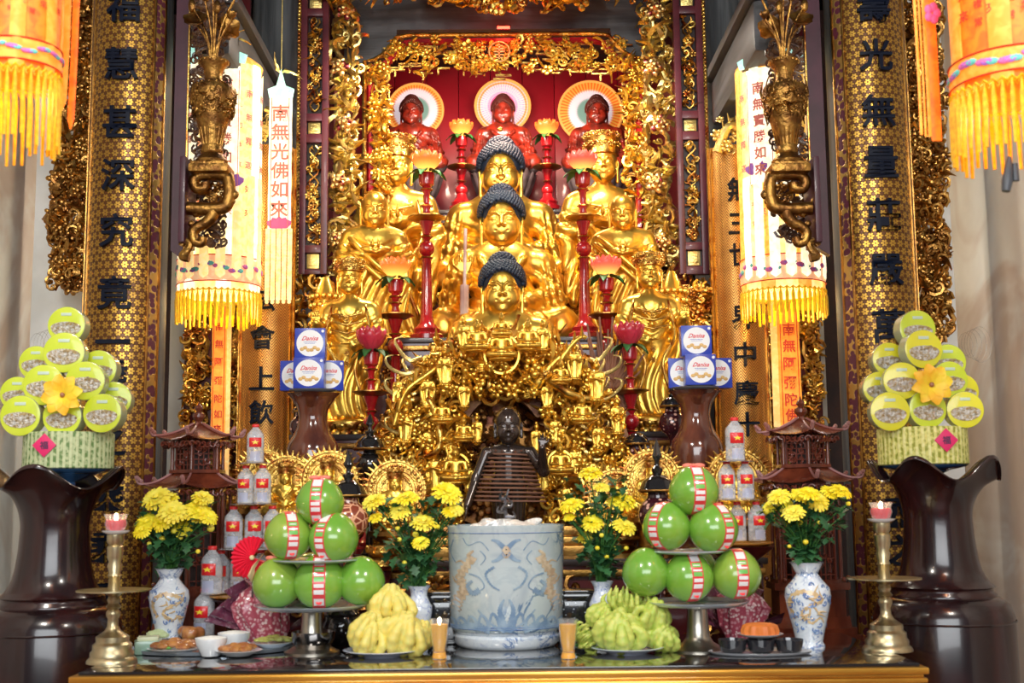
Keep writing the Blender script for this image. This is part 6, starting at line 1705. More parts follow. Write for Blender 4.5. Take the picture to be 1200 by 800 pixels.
# ------------------------------------------------------------------ pomelos on footed steel stands
POM = mat('pomelo_skin_green', (.13, .36, .035), .25, 0, c2=(.24, .44, .05), ns=3, bump=.12, bs=160, bd=.002, coat=.8)
POMY = mat('pomelo_skin_yellowish', (.30, .42, .05), .25, 0, c2=(.17, .38, .05), ns=3, bump=.12, bs=160, bd=.002, coat=.8)
LABR = mat('red_label_print', (.75, .04, .05), .3, coat=.5); LABW = mat('white_label_print', (.85, .84, .84), .3, coat=.5); LABG = mat('green_label_print', (.15, .5, .10), .3, coat=.5); LABB = mat('label_blue', (.1, .35, .7), .3)
def pomelo_shape(z): return 1
def pomelo(px, py, rp, y, lab, ang=None, tilt=0, mt=None, group=None, knot=False):
    c = W(px, py, y); k = S(c); R = rp * k * 1.05
    t = thing('pomelo', lab, 'pomelo', (c.x, c.y, c.z - R), group)
    m = MB(); prof = []
    for i in range(25):
        a = -PI / 2 + PI * i / 24; z = math.sin(a); r_ = math.cos(a) * (1 - .10 * max(0, z)); prof.append((max(R * r_, 1e-4), R + R * z * (1.04 if z > 0 else .98)))
    m.lathe(prof, 40); obj('skin', m, mt or POM, t, 180)
    def band(a0, lat0, lat1, w, mi, off=1.006, m=None):
        n = max(3, int(abs(lat1 - lat0) * 8)); V = []
        for i in range(n + 1):
            la = lat0 + (lat1 - lat0) * i / n; z = math.sin(la); rr = math.cos(la) * (1 - .10 * max(0, z)) * R * off; zz = R + R * z * (1.04 if z > 0 else .98) * off
            for e in (-1, -.33, .33, 1):
                # constant width strip
                x, yy = -e * w * R, -math.sqrt(max(1e-9, rr * rr - (e * w * R) ** 2)) if rr > abs(e * w * R) else 0
                V.append((x * 1.0, yy, zz))
        F = []
        for i in range(n):
            for e in range(3): F.append((i * 4 + e + 1, i * 4 + e, i * 4 + 4 + e, i * 4 + 5 + e))
        k0 = len(V); V += [(v[0], v[1] * .98 + .0, v[2]) for v in V]; F += [tuple(k0 + q for q in f[::-1]) for f in F]
        m.add(V, F, Matrix.Rotation(a0, 4, 'Z'), mi)
    if ang is not None:
        m = MB(); w = .235
        band(ang, -1.25, 1.35, w, 0, 1.006, m)
        segs = [(-.95, -.58, 1), (-.40, -.22, 1), (-.14, .0, 1), (.08, .24, 2), (.27, .34, 1), (.42, .60, 2), (.66, 1.05, 1)]
        for a, b_, mi in segs: band(ang, a, b_, w * .78, mi, 1.012, m)
        for la in (-.32, -.06, .5): band(ang, la - .02, la + .02, w * .6, 1, 1.014, m)
        o = obj('label_band', m, [LABR, LABW, LABG], t, 180)
        o.rotation_euler.y = 0
        m = MB()  # round emblem on the band
        la = -.76; z = math.sin(la); rr = math.cos(la) * R
        m.lathe([(R * .11, 0), (R * .11, .0012), (.001, .0014)], 20, M=Matrix.Rotation(ang, 4, 'Z') @ X((0, -rr * 1.016, R + R * z * .99), (PI / 2 + la * .9, 0, 0))); obj('emblem', m, LABR, t)
    if knot:
        m = MB()
        for q in (-1, 1): m.ball((q * R * .22, -R * .15, 2 * R * 1.0), (R * .24, R * .08, R * .10), 8, 6, M=None)
        m.ball((0, -R * .15, 2.0 * R), R * .09, 8, 6); obj('ribbon_bow', m, mat('coral_ribbon', (.85, .22, .15), .4), t)
    if tilt: t.rotation_euler.y = tilt
    return t
def footed_stand(px, yrim, rp, ybase, d, lab, group):
    c = W(px, yrim, d); k = S(c); zr = c.z - TZ; R = rp * k
    t = thing('footed_platter', lab, 'platter', (c.x, c.y, TZ), group)
    m = MB(); m.lathe([(.10, 0), (.10, .006), (.085, .012), (.055, .03), (.042, .05), (.038, zr * .6), (.036, zr * .85), (.05, zr - .016)], 40); obj('foot', m, BRASS if 0 else mat('brushed_pewter', (.52, .48, .40), .3, 1, c2=(.4, .36, .3)), t)
    m = MB(); m.lathe([(.05, zr - .018), (R * .9, zr - .014), (R, zr - .002), (R * 1.01, zr + .002), (R * .97, zr + .002), (R * .85, zr - .006), (.01, zr - .008)], 56); obj('plate', m, mat('enamel_blue_grey', (.55, .62, .66), .2, .3, c2=(.48, .55, .6), coat=.6), t)
    return c
def pomelos():
    for side, st, mid, rows, d in (
        ('left', (366, 708, 66, 752), (372, 656, 52), [[(325, 683, 28, None, 1, 1), (375, 682, 30, .10, 0, 0), (423, 681, 27, None, 0, 0)], [(338, 628, 27, .38, 1, 0), (391, 630, 28, -.50, 0, 0)], [(375, 588, 27, -.05, 0, 1)]], 4.62),
        ('right', (817, 704, 60, 764), (806, 646, 44), [[(757, 671, 27, None, 0, 0), (807, 676, 28, .25, 0, 0), (863, 673, 28, .10, 1, 0)], [(781, 617, 27, -.75, 0, 0), (836, 619, 28, .55, 0, 0)], [(813, 575, 28, .12, 0, 1)]], 4.56)):
        c = footed_stand(st[0], st[1], st[2], st[3], d, 'footed pewter platter under the %s pomelo pyramid' % side, 'footed platters')
        # hidden back-row fruits are outside the view; middle plate rests on the lower fruits
        p = W(mid[0], mid[1], d); k = S(p)
        t = thing('plate', 'round enamel plate between the tiers of the %s pomelo pyramid' % side, 'plate', p, 'pyramid plates')
        R = mid[2] * k; m = MB(); m.lathe([(R * .55, -.010), (R * .9, -.006), (R, .0), (R * 1.01, .005), (R * .96, .004), (R * .8, -.002), (.01, -.004)], 56); obj('plate', m, MATS['enamel_blue_grey'], t)
        names = [['lowest tier, leftmost', 'lowest tier, middle', 'lowest tier, rightmost'], ['middle tier, left', 'middle tier, right'], ['topmost, alone']]
        for ri, row in enumerate(rows):
            for ci, (px, py, rp, ang, yl, kn) in enumerate(row):
                lb = ' wrapped in a red and white label' if ang is not None else ' with plain glossy skin'
                y = d - .02 - .02 * (ci % 2)
                pomelo(px, py, rp, y, 'green pomelo%s, %s of the %s pyramid' % (lb, names[ri][ci], side), ang, 0, POMY if yl else POM, '%s pomelo pyramid' % side, bool(kn))
        # one more behind on each side to carry the plate
        pomelo(st[0] - 2, rows[0][1][1] - 6, 26, d + .19, 'green pomelo at the back of the lowest tier in the %s pyramid' % side, None, 0, POM, '%s pomelo pyramid' % side)
pomelos()

# ------------------------------------------------------------------ fingered citrons
CIT = mat('citron_yellow', (.82, .66, .14), .4, c2=(.74, .66, .18), ns=6, sss=.15, bump=.15, bs=80); CITG = mat('citron_green_yellow', (.60, .64, .14), .4, c2=(.44, .55, .09), ns=6, sss=.15, bump=.15, bs=80)
def citron_mb(seed, spread=.5, pointed=False):
    r = random.Random(seed); s = SDF(); s.ell((0, 0, .32), (.36, .33, .34), k=.05)
    n = 16 if not pointed else 22
    for i in range(n):
        ring = i % 3; a = i * 2.39996; b0 = (.16 + .10 * ring)
        P = []
        for j in range(5):
            t = j / 4; rad = b0 + .22 * math.sin(t * PI * .85) * (.6 + .4 * ring / 2) - (.13 * t if not pointed else -.05 * t * spread)
            P.append((rad * math.cos(a) * 1.05, rad * math.sin(a), .16 + t * (.62 + .10 * r.random() - .10 * ring)))
        w = .115 if not pointed else .062
        s.chain(P, [w, w * 1.15, w * 1.1, w * .95, w * (.75 if not pointed else .35)], k=.014)
    return s.build(.022)
CITM = [citron_mb(1).mesh('fruit', CIT, 180), citron_mb(2, 1).mesh('fruit', CIT, 180), citron_mb(5).mesh('fruit', CIT, 180), citron_mb(9).mesh('fruit', CITG, 180), citron_mb(11, 1).mesh('fruit', CITG, 180), citron_mb(13, 1.6, True).mesh('fruit', CITG, 180)]
def citrons():
    def plate(px, py, rp, lab):
        b = ONZ(px, py, TZ); k = S(b); R = rp * k
        t = thing('plate', lab, 'plate', b, 'citron plates'); m = MB(); m.lathe([(R * .55, 0), (R * .6, .006), (R * .95, .018), (R, .022), (R * .96, .024), (R * .6, .012), (.01, .011)], 48); obj('dish', m, mat('pale_blue_china', (.55, .62, .80), .15, c2=(.65, .70, .85), coat=.6), t); return b, k
    b, k = plate(448, 768, 46, 'pale blue china plate under the left heap of yellow citrons')
    def fruit(mi, px, py, h, y, rot, lab, g, w=1):
        c = W(px, py, y); k = S(c); t = thing('fingered_citron', lab, 'fruit', (c.x, c.y, c.z - h * k / 2), g); o = obj('fruit', CITM[mi], None, t)
        o.scale = (h * k * w, h * k, h * k); o.location.z = h * k * .5; o.rotation_euler = rot; o.data = CITM[mi]
        R = Euler(rot).to_matrix(); o.location = Vector((0, 0, h * k * .5)) - R @ Vector((0, 0, .45 * h * k))
        m = MB(); m.tube([(0, 0, 0), (0, 0, -.02)], .006, 6); o2 = obj('stem', m, STEMG, t); o2.location = o.location; o2.rotation_euler = rot
    g = 'yellow citrons on the left plate'
    fruit(0, 457, 708, 50, b.y + .05, (.10, .1, .4), 'yellow fingered citron crowning the left citron heap', g, 1.05)
    fruit(2, 432, 741, 56, b.y - .02, (.25, .35, 0), 'yellow fingered citron at the lower left of the left heap, tips splayed', g, .85)
    fruit(1, 471, 741, 56, b.y - .03, (.45, -.15, 1), 'large yellow fingered citron at the lower front of the left heap', g, 1.0)
    fruit(0, 492, 744, 40, b.y + .05, (.1, -.5, 2), 'small yellow fingered citron half hidden at the heap edge beside the oil glass', g)
    b, k = plate(735, 765, 43, 'pale blue china plate under the right heap of greenish citrons')
    g = 'greenish citrons on the right plate'
    fruit(5, 735, 704, 44, b.y + .06, (.0, .05, 0), 'green pointed fingered citron standing upright at the top of the right heap', g, 1.0)
    fruit(3, 724, 738, 54, b.y - .03, (.35, .0, 0), 'ribbed green-yellow fingered citron at the front middle of the right heap', g, 1.15)
    fruit(4, 704, 722, 36, b.y + .03, (.2, .5, 0), 'pale green fingered citron leaning at the upper left of the right heap', g)
    fruit(3, 765, 722, 46, b.y + .02, (.2, -.35, 2), 'yellow-green fingered citron leaning at the upper right of the right heap', g, .9)
    fruit(4, 776, 746, 38, b.y + .0, (.5, -.4, 1), 'small green-yellow fingered citron at the lower right edge of the right heap', g)
    fruit(5, 690, 746, 34, b.y + .03, (.6, .9, 0), 'small green fingered citron lying at the lower left edge of the right heap', g, .9)
citrons()

def small_table_things():
    OIL = mat('yellow_lamp_oil', (.95, .48, .0), .08, 0, emis=(1, .45, 0), es=.22)  # glow put into the oil colour for a stronger yellow, even unlit
    for px, lab, lit in ((515, 'left', 1), (666, 'right', 0)):
        b = ONZ(px, 772, TZ); k = S(b)
        t = thing('oil_lamp_glass', 'small glass of yellow lamp oil standing %s of the censer%s' % (lab, ', its wick lit' if lit else ', unlit'), 'oil lamp', b, None)
        m = MB(); m.lathe([(8 * k, 0), (8.5 * k, 3 * k), (7 * k, 8 * k), (9 * k, 20 * k), (11.5 * k, 46 * k), (11 * k, 46 * k), (8.4 * k, 20 * k), (6.4 * k, 9 * k), (.001, 8 * k)], 32); obj('glass', m, GLASS, t)
        m = MB(); m.lathe([(6.2 * k, 9.3 * k), (8.2 * k, 20 * k), (10.4 * k, 40 * k), (.001, 40 * k)], 32); obj('oil', m, OIL, t)
        m = MB(); m.lathe([(8 * k, 1 * k), (8.5 * k, 3 * k), (6.5 * k, 7.5 * k), (.001, 7.6 * k)], 24); obj('base_oil', m, OIL, t)
        m = MB(); m.tube([(0, 0, 9.5 * k), (0, 0, 42 * k)], .0015, 6); m.lathe([(3 * k, 36 * k), (3 * k, 38 * k)], 12); obj('wick', m, LABR, t)
        if lit: m = MB(); m.ball((0, 0, 44 * k), (2.2 * k, 2.2 * k, 4 * k), 10, 8); obj('flame', m, MATS['flame'], t)
    b = ONZ(367, 765, TZ); k = S(b); t = thing('metal_bowl', 'dark polished metal bowl between the left platter foot and citron plate', 'bowl', b)
    m = MB(); m.lathe([(12 * k, 0), (20 * k, 5 * k), (25 * k, 17 * k), (25.5 * k, 25 * k), (24.5 * k, 25 * k), (23.8 * k, 17 * k), (18 * k, 6 * k), (.001, 3 * k)], 40); obj('bowl', m, mat('dark_steel', (.30, .28, .27), .15, 1), t)
    # tray of offerings
    TR = mat('tray_blue_steel', (.55, .62, .70), .18, .7, c2=(.45, .52, .6))
    b = ONZ(248, 762, TZ); k = S(b); t = thing('round_tray', 'round steel tray carrying the small dishes of food, left of the table', 'tray', b)
    R = 96 * k; m = MB(); m.lathe([(R * .9, 0), (R * .98, .003), (R, .016), (R * .985, .016), (R * .96, .006), (.001, .005)], 64); m2 = m; o = obj('tray', m, TR, t); o.scale = (1, .62, 1)
    zt = b.z + .0055
    FB = mat('braised_meat', (.32, .10, .03), .3, c2=(.5, .22, .06), ns=40, coat=.6); HERB = mat('chopped_herb', (.12, .35, .05), .5); CAR = mat('carrot_garnish', (.85, .22, .03), .4); PICK = mat('pickle_slices', (.55, .55, .12), .3, c2=(.4, .42, .1), coat=.5)
    def dish(px, py, rp, lab, foods, h=.02, name='food_dish', z=None):
        c = ONZ(px, py, z or zt); k = S(c); R = rp * k; t = thing(name, lab, 'dish', c, None)
        m = MB(); m.lathe([(R * .5, 0), (R * .55, .003), (R * .92, h * .8), (R, h), (R * .96, h + .001), (R * .55, .007), (.001, .006)], 40); obj('plate', m, WHITE, t)
        r = random.Random(px)
        for nm, mt, n, s0, rad in foods:
            m = MB()
            for i in range(n):
                a = r.uniform(0, 2 * PI); q = R * rad * math.sqrt(r.random()); s = s0 * k * r.uniform(.7, 1.3); m.ball((q * math.cos(a), q * math.sin(a) * .9, h + s * .3 + (R * rad - q) * .25), (s, s * .8, s * .5), 7, 5, M=None)
            obj(nm, m, mt, t)
        return t
    dish(206, 765, 33, 'white plate of dark sauced meat slices, front left on the tray', [('meat_slices', FB, 34, 7, .72), ('herbs', HERB, 8, 4, .5)])
    dish(280, 768, 27, 'white plate of braised meat topped with green herbs and carrot, tray front', [('meat', FB, 26, 6, .7), ('herbs', HERB, 8, 4, .5), ('garnish', CAR, 7, 3.5, .5)])
    dish(320, 758, 26, 'shallow dish of pickled greens at the tray edge by the metal bowl', [('pickles', PICK, 30, 5, .8), ('garnish', CAR, 3, 3, .5)])
    dish(185, 752, 24, 'dish with a pale green rice cake piece on the tray by the left blue vase', [('rice_cake', mat('pale_green_paste', (.55, .65, .35), .5), 8, 8, .4), ('herbs', HERB, 6, 3, .6)])
    # lump of glazed roast behind
    c = ONZ(222, 752, zt); t = thing('glazed_roast', 'small glazed brown roast behind the dark sauced plate on the tray', 'food', c); s = SDF(); r = random.Random(2)
    for i in range(7): s.ell((r.uniform(-.03, .03), r.uniform(-.02, .02), .025 + r.uniform(0, .02)), (.026, .022, .022), k=.01)
    obj('meat', s.build(.004), FB, t, 180)
    for px, py, lab in ((247, 768, 'front'), (274, 761, 'rear')):
        c = ONZ(px, py, zt); k = S(c); R = 19 * k; t = thing('rice_bowl', '%s small white porcelain bowl of rice on the tray' % lab, 'bowl', c, 'white rice bowls')
        m = MB(); m.lathe([(R * .55, 0), (R * .6, .006), (R * .95, .045), (R, .062), (R * .96, .062), (R * .9, .045), (R * .5, .01), (.001, .008)], 36); obj('bowl', m, WHITE, t)
        m = MB(); m.lathe([(R * .93, .056), (R * .6, .066), (.001, .07)], 30); obj('rice', m, mat('white_rice', (.85, .84, .8), .7, bump=.8, bs=200), t)
    c = ONZ(168, 768, TZ); t = thing('green_packet', 'small pale green packet on the table beside the left brass candlestick', 'packet', (c.x, c.y + .06, TZ)); k = S(c)
    m = MB(); m.box((0, 0, 8 * k), (32 * k, .09, 16 * k), bev=.008, M=Matrix.Rotation(.3, 4, 'Z')); obj('wrapper', m, mat('pale_green_wrap', (.35, .50, .38), .3, c2=(.25, .42, .32), coat=.5), t)
    m = MB(); m.box((0, -.003, 18 * k), (24 * k, .07, 5 * k), bev=.004, M=Matrix.Rotation(.2, 4, 'Z')); obj('lid', m, mat('cream_wrap', (.7, .75, .5), .4), t)
    # right tray with cups
    b = ONZ(891, 766, TZ); k = S(b); t = thing('oval_tray', 'small oval white tray with black cups, right of the table', 'tray', b); R = 61 * k
    m = MB(); m.lathe([(R * .8, 0), (R * .96, .004), (R, .012), (R * .98, .012), (R * .93, .006), (.001, .005)], 56); o = obj('tray', m, mat('pewter_white', (.6, .62, .66), .2, .4), t); o.scale = (1, .55, 1)
    BC = mat('black_glazed_cup', (.02, .02, .025), .12, coat=1); cups = []
    for px, lab in ((859, 'leftmost'), (892, 'middle'), (925, 'rightmost')):
        c = ONZ(px, 765, TZ + .0055); t = thing('tea_cup', '%s of three small black cups on the oval tray' % lab, 'cup', c, 'black tea cups'); R = 17 * k
        m = MB(); m.lathe([(R * .6, 0), (R * .85, 3 * k), (R, 16 * k), (R * .95, 16 * k), (R * .8, 5 * k), (.001, 3 * k)], 32); obj('cup', m, BC, t)
        m = MB(); m.lathe([(R * .92, 13 * k), (.001, 13.1 * k)], 28); obj('tea', m, mat('dark_tea', (.05, .02, .01), .05, coat=1), t)
    c = W(891, 749, b.y + .015); t = thing('saucer', 'white saucer laid over the black cups under the orange cake', 'saucer', (c.x, c.y, TZ + .0055 + 16.3 * k)); R = 27 * k
    m = MB(); m.lathe([(R * .5, 0), (R * .9, 3 * k), (R, 5 * k), (R * .95, 5 * k), (.001, 2 * k)], 36); obj('dish', m, WHITE, t)
    t2 = thing('moulded_cake', 'orange fluted moulded cake on the saucer over the black cups', 'cake', (c.x, c.y, TZ + .0055 + 18.6 * k)); R = 22 * k
    m = MB(); m.lathe([(R * .95, 0), (R * 1.0, 6 * k), (R * .9, 12 * k), (R * .7, 14 * k), (R * .55, 12.6 * k), (.001, 13.5 * k)], 60, rfun=lambda a, z: 1 + .05 * np.cos(a * 14)); obj('cake', m, mat('orange_cake', (.75, .22, .04), .5, c2=(.6, .16, .03), bump=.3), t2)
    # black pearl-inlaid boxes behind the censer
    INL = mat('pearl_inlay_lacquer', (.01, .01, .012), .1, coat=1); t_ = NT('pearl_inlay_pattern'); v = t_.vor(60); t_.base(t_.mix(t_.ramp(v, .12, .2), (.6, .65, .7), (.012, .012, .015))); t_.set(Roughness=.12, Coat_Weight=1)
    for px, lab, d_ in ((518, 'left', 4.92), (676, 'right', 4.92)):
        c = AT(px, d_, TZ); k = S(c); t = thing('inlaid_box', 'black lacquer box with pearl inlay behind the censer on its %s' % lab, 'box', c, 'inlaid black boxes'); w = 42 * k
        m = MB(); m.box((0, 0, 26 * k), (w, .14, 44 * k), bev=.003); obj('body', m, t_.m, t)
        m = MB(); m.box((0, 0, 51 * k), (w + .02, .16, 8 * k), bev=.004); m.box((0, 0, 57 * k), (w - .01, .14, 4 * k), bev=.002); obj('lid', m, INL, t)
        m = MB(); m.box((0, 0, 2 * k), (w + .015, .15, 4 * k), bev=.002); obj('foot', m, INL, t)
    c = AT(400, 4.95, TZ); k = S(c); t = thing('black_jar', 'round black lacquer jar behind the left platter foot', 'jar', c)
    m = MB(); m.lathe([(14 * k, 0), (22 * k, 8 * k), (24 * k, 20 * k), (20 * k, 30 * k), (21 * k, 33 * k), (17 * k, 40 * k), (5 * k, 46 * k), (3 * k, 50 * k), (.001, 52 * k)], 36); obj('jar', m, BLACK, t)
    # purple wrapped gifts with pink floral paper and red fan
    PF = NT('pink_floral_paper'); v = PF.vor(75); PF.base(PF.mix(PF.ramp(v, .38, .5), PF.mix(PF.ramp(PF.noise(30), .45, .55), (.75, .55, .55), (.60, .25, .30)), (.40, .06, .10))); PF.set(Roughness=.35, Coat_Weight=.5)
    CEL = mat('purple_cellophane', (.25, .06, .12), .15, 0, c2=(.12, .02, .06), trans=.4, coat=1, bump=1, bs=18, bd=.03)
    for s, px, d_, w0, h0, lab in ((-1, 318, 4.86, 52, 92, 'left'), (1, 862, 4.90, 46, 74, 'right')):
        c = AT(px, d_, TZ); k = S(c); t = thing('wrapped_gift', 'cellophane wrapped gift of pink floral paper behind the %s pomelo platter' % lab, 'gift', c)
        m = MB(); hh = h0 * k; q = w0 * k; m.lathe([(q * .25, 0), (q * .45, hh * .15), (q * .62, hh * .45), (q * .66, hh * .6), (q * .40, hh * .74), (q * .14, hh * .8), (q * .30, hh * .95), (q * .1, hh * .9)], 56, rfun=lambda a, z: 1 + .10 * np.cos(a * 7 + z * 20) + .05 * np.cos(a * 15), M=X(rot=(0, s * .25, 0), sc=(1, .6, 1)))
        r = random.Random(4 + s)
        obj('paper', m, PF.m, t, 30)
        m = MB()
        for i in range(9):
            a = r.uniform(-1.3, 1.3); L_ = h0 * k * r.uniform(.6, .95); x0_ = -s * w0 * k * .6 if False else s * w0 * k * -.2
            m.add([(0, .05, .02), (math.sin(a) * L_, -.02 + .02 * r.random(), math.cos(a) * L_ * .8 + .03), (math.sin(a + .28) * L_ * .9, .04, math.cos(a + .28) * L_ * .85 + .03), (0, .056, .02), (math.sin(a) * L_, -.016, math.cos(a) * L_ * .8 + .034), (math.sin(a + .28) * L_ * .9, .045, math.cos(a + .28) * L_ * .85 + .034)], [(0, 1, 2), (5, 4, 3), (0, 3, 4, 1), (1, 4, 5, 2), (2, 5, 3, 0)])
        obj('cellophane', m, CEL, t, 0)
        if s < 0:
            f = W(296, 653, d_ - .10); t = thing('paper_fan', 'red pleated paper fan rosette beside the leftmost lower pomelo', 'fan', f)
            m = MB(); V = [(0, -.004, 0)]; n = 44; R = 25 * k; F = []
            for i in range(n + 1): a = -.6 + i * (2 * PI * .80) / n; V.append((-R * math.sin(a) * (1 if i % 2 else .94), -.012 if i % 2 else .004, R * math.cos(a) * (1 if i % 2 else .94)))
            for i in range(n): F.append((0, i + 1, i + 2))
            q = len(V); V += [(x, y + .003, z) for x, y, z in V]; F += [tuple(q + e for e in f_[::-1]) for f_ in F]; m.add(V, F); obj('pleats', m, mat('red_fan_paper', (.80, .02, .06), .5), t, 0)
            m = MB(); m.ball((0, -.012, 0), .010, 8, 6)
            m.addmb(EL['leafc'], X((.03, -.015, -.05), (0, .5, 0), .09)); m.addmb(EL['leafc'], X((-.01, -.015, -.06), (0, -.4, 0), .08)); obj('gold_tassel', m, mat('cream_gold_knot', (.85, .70, .40), .4), t)
            m = MB(); m.box((0, .012, -.07), (.006, .006, .16)); obj('stick', m, SOOT, t)
small_table_things()
# ------------------------------------------------------------------ bottles, boxes, pagodas, urns, censers
FLAGR = mat('flag_red_label', (.72, .015, .02), .35, coat=.4); STARY = mat('star_yellow', (.95, .75, .05), .4); CAPR = mat('red_cap', (.75, .03, .03), .35)
def star_mb(R, y):
    m = MB(); p = [(R * (1 if i % 2 == 0 else .4) * math.sin(i * PI / 5), R * (1 if i % 2 == 0 else .4) * math.cos(i * PI / 5)) for i in range(10)]
    V = [(x, y, z) for x, z in p] + [(0, y - .0004, 0)]; m.add(V, [(i, 10, (i + 1) % 10) for i in range(10)][::1]); V2 = [(x, y + .001, z) for x, z in p]; m.add(V2, [tuple(range(10))]); return m
def pet():
    t = NT('clear_ribbed_plastic'); t.base((.92, .94, .97)); t.set(Roughness=.12, Coat_Weight=1)
    tr = t.node('ShaderNodeBsdfTransparent'); mx = t.node('ShaderNodeMixShader'); tr.inputs[0].default_value = (.95, .96, .98, 1)
    fr = t.node('ShaderNodeLayerWeight'); fr.inputs[0].default_value = .4; n = t.ramp(t.noise(5, 3), .35, .7)
    t.link(t.m_('ADD', .12, t.m_('MULTIPLY', t.m_('ADD', fr.outputs['Facing'], n), .28)), mx.inputs[0]); t.link(tr.outputs[0], mx.inputs[1]); t.link(t.b.outputs[0], mx.inputs[2]); t.link(mx.outputs[0], t.out.inputs[0]); return t.m
PET = pet()
def bottle_proto():
    H = 1.0; t = thing('water_bottle', '', 'bottle', (0, 0, -5))
    pr = [(.11, 0), (.13, .02), (.13, .30), (.122, .33), (.13, .36), (.13, .68), (.122, .75), (.07, .86), (.05, .89), (.05, .93)]
    m = MB(); m.lathe(pr + [(.045, .93), (.045, .89), (.07, .84), (.112, .70), (.122, .62), (.122, .04), (.001, .03)], 28, rfun=lambda a, z: 1 + (.03 * np.cos(a * 8) if z < .3 else 0)); obj('bottle', m, PET, t)
    m = MB(); m.lathe([(.053, .92), (.055, .925), (.055, .99), (.048, 1.0), (.001, 1.0)], 20); obj('cap', m, CAPR, t)
    m = MB(); m.lathe([(.1325, .40), (.1335, .402), (.1335, .64), (.1325, .642)], 14, capb=False, capt=False, a0=-PI / 2 - .75, a1=-PI / 2 + .75); obj('label', m, FLAGR, t)
    m = MB(); m.addmb(star_mb(.062, -.1355), X((0, 0, .52), (0, 0, 0))); o = obj('star', m, STARY, t, 0)
    m = MB(); m.lathe([(.1318, .05), (.1322, .06), (.1322, .28), (.1318, .29)], 14, capb=False, capt=False, a0=-PI / 2 - .6, a1=-PI / 2 + .6); obj('small_label', m, mat('pale_blue_clear_label', (.55, .6, .85), .3, alpha=.5), t)
    return t
def bottles():
    proto = bottle_proto(); first = [True]
    for side, d, rows, g in (('left', 5.22, [(299, 497, 542, 1), (297, 545, 590, 2), (296, 593, 642, 3), (292, 645, 695, 4)], 'left bottle tower'), ('right', 5.22, [(862, 489, 540, 1), (864, 540, 585, 2), (866, 588, 634, 3)], 'right bottle tower')):
        for ri, (px, y0, y1, n) in enumerate(rows):
            b = W(px, y1, d); k = S(b); H = (y1 - y0) * k
            for i in range(n):
                x = b.x + (i - (n - 1) / 2) * H * .465
                place = ['leftmost', 'rightmost'][i] if n == 2 else (['leftmost', 'middle', 'rightmost'][i] if n == 3 else (['leftmost', 'second from left', 'third from left', 'rightmost'][i] if n == 4 else 'single'))
                lab = 'clear flag-labelled water bottle, %s in the %s of the %s tower' % (place, ['top row', 'second row', 'third row', 'lowest row'][ri], side)
                o = proto if first[0] else dup(proto, (0, 0, 0))
                first[0] = False
                o['label'] = lab; o['group'] = g; o.location = (x, d + .02 * ((i + ri) % 2), b.z); o.scale = (H * 1.72,) * 2 + (H,); o.rotation_euler.z = rnd.uniform(-.3, .3)
            # card between the rows
            if ri < len(rows) - 1:
                c = thing('tier_card', 'thin card between the %s and %s rows of the %s bottle tower' % (['top', 'second', 'third'][ri], ['second', 'third', 'lowest'][ri], side), 'card', (b.x, d, b.z - .003), 'cards in the %s bottle tower' % side)
                m = MB(); m.lathe([(H * .40 * (n + 1) / 2, 0), (H * .40 * (n + 1) / 2, .002)], 32); obj('card', m, mat('clear_card', (.8, .8, .82), .2, trans=.7), c)
        px, y0, y1, n = rows[-1]; b = W(px, y1, d); k = S(b)
        t = thing('offering_pedestal', 'dark pedestal with a gold-rimmed plate under the %s bottle tower' % side, 'pedestal', (b.x, d, TZ if 0 else .02), 'bottle tower pedestals')
        h = b.z - .02; m = MB(); m.lathe([(.14, 0), (.14, .03), (.08, .07), (.06, h * .5), (.07, h - .08), (.15, h - .02)], 32); obj('stand', m, REDD, t)
        R = 46 * k * (1 if n == 4 else .85); m = MB(); m.lathe([(R * .8, h - .022), (R, h - .010), (R * 1.02, h - .004), (R * .97, h - .004), (.001, h - .008)], 40); obj('plate', m, mat('orange_rim_plate', (.85, .42, .08), .25, .5), t)
    # separate bottle in plastic at the foot of the left tower
    b = W(262, 742, 5.0); 
    for px, y0, y1, lab, r_ in ((265, 640, 696, 'upper', 0), (256, 690, 745, 'lower', 0)):
        d = 5.16; q = W(px, y1, d); k = S(q); H = (y1 - y0) * k
        o = dup(proto, (q.x - .06, d, q.z), 'flag-labelled bottle %s of the pair wrapped in crinkled plastic beside the left pagoda' % lab, 'plastic-wrapped bottles'); o.scale = (H * 1.72,) * 2 + (H,); o.rotation_euler.z = -.2
        st = thing('bottle_riser', 'slim dark riser under the %s plastic-wrapped bottle' % lab, 'stand', (q.x - .06, d, .02 if lab == 'lower' else q.z - .012)) if lab == 'lower' else None
        if st: m = MB(); m.box((0, 0, (q.z - .02) / 2), (.12, .10, q.z - .02), bev=.005); obj('riser', m, REDD, st)
bottles()

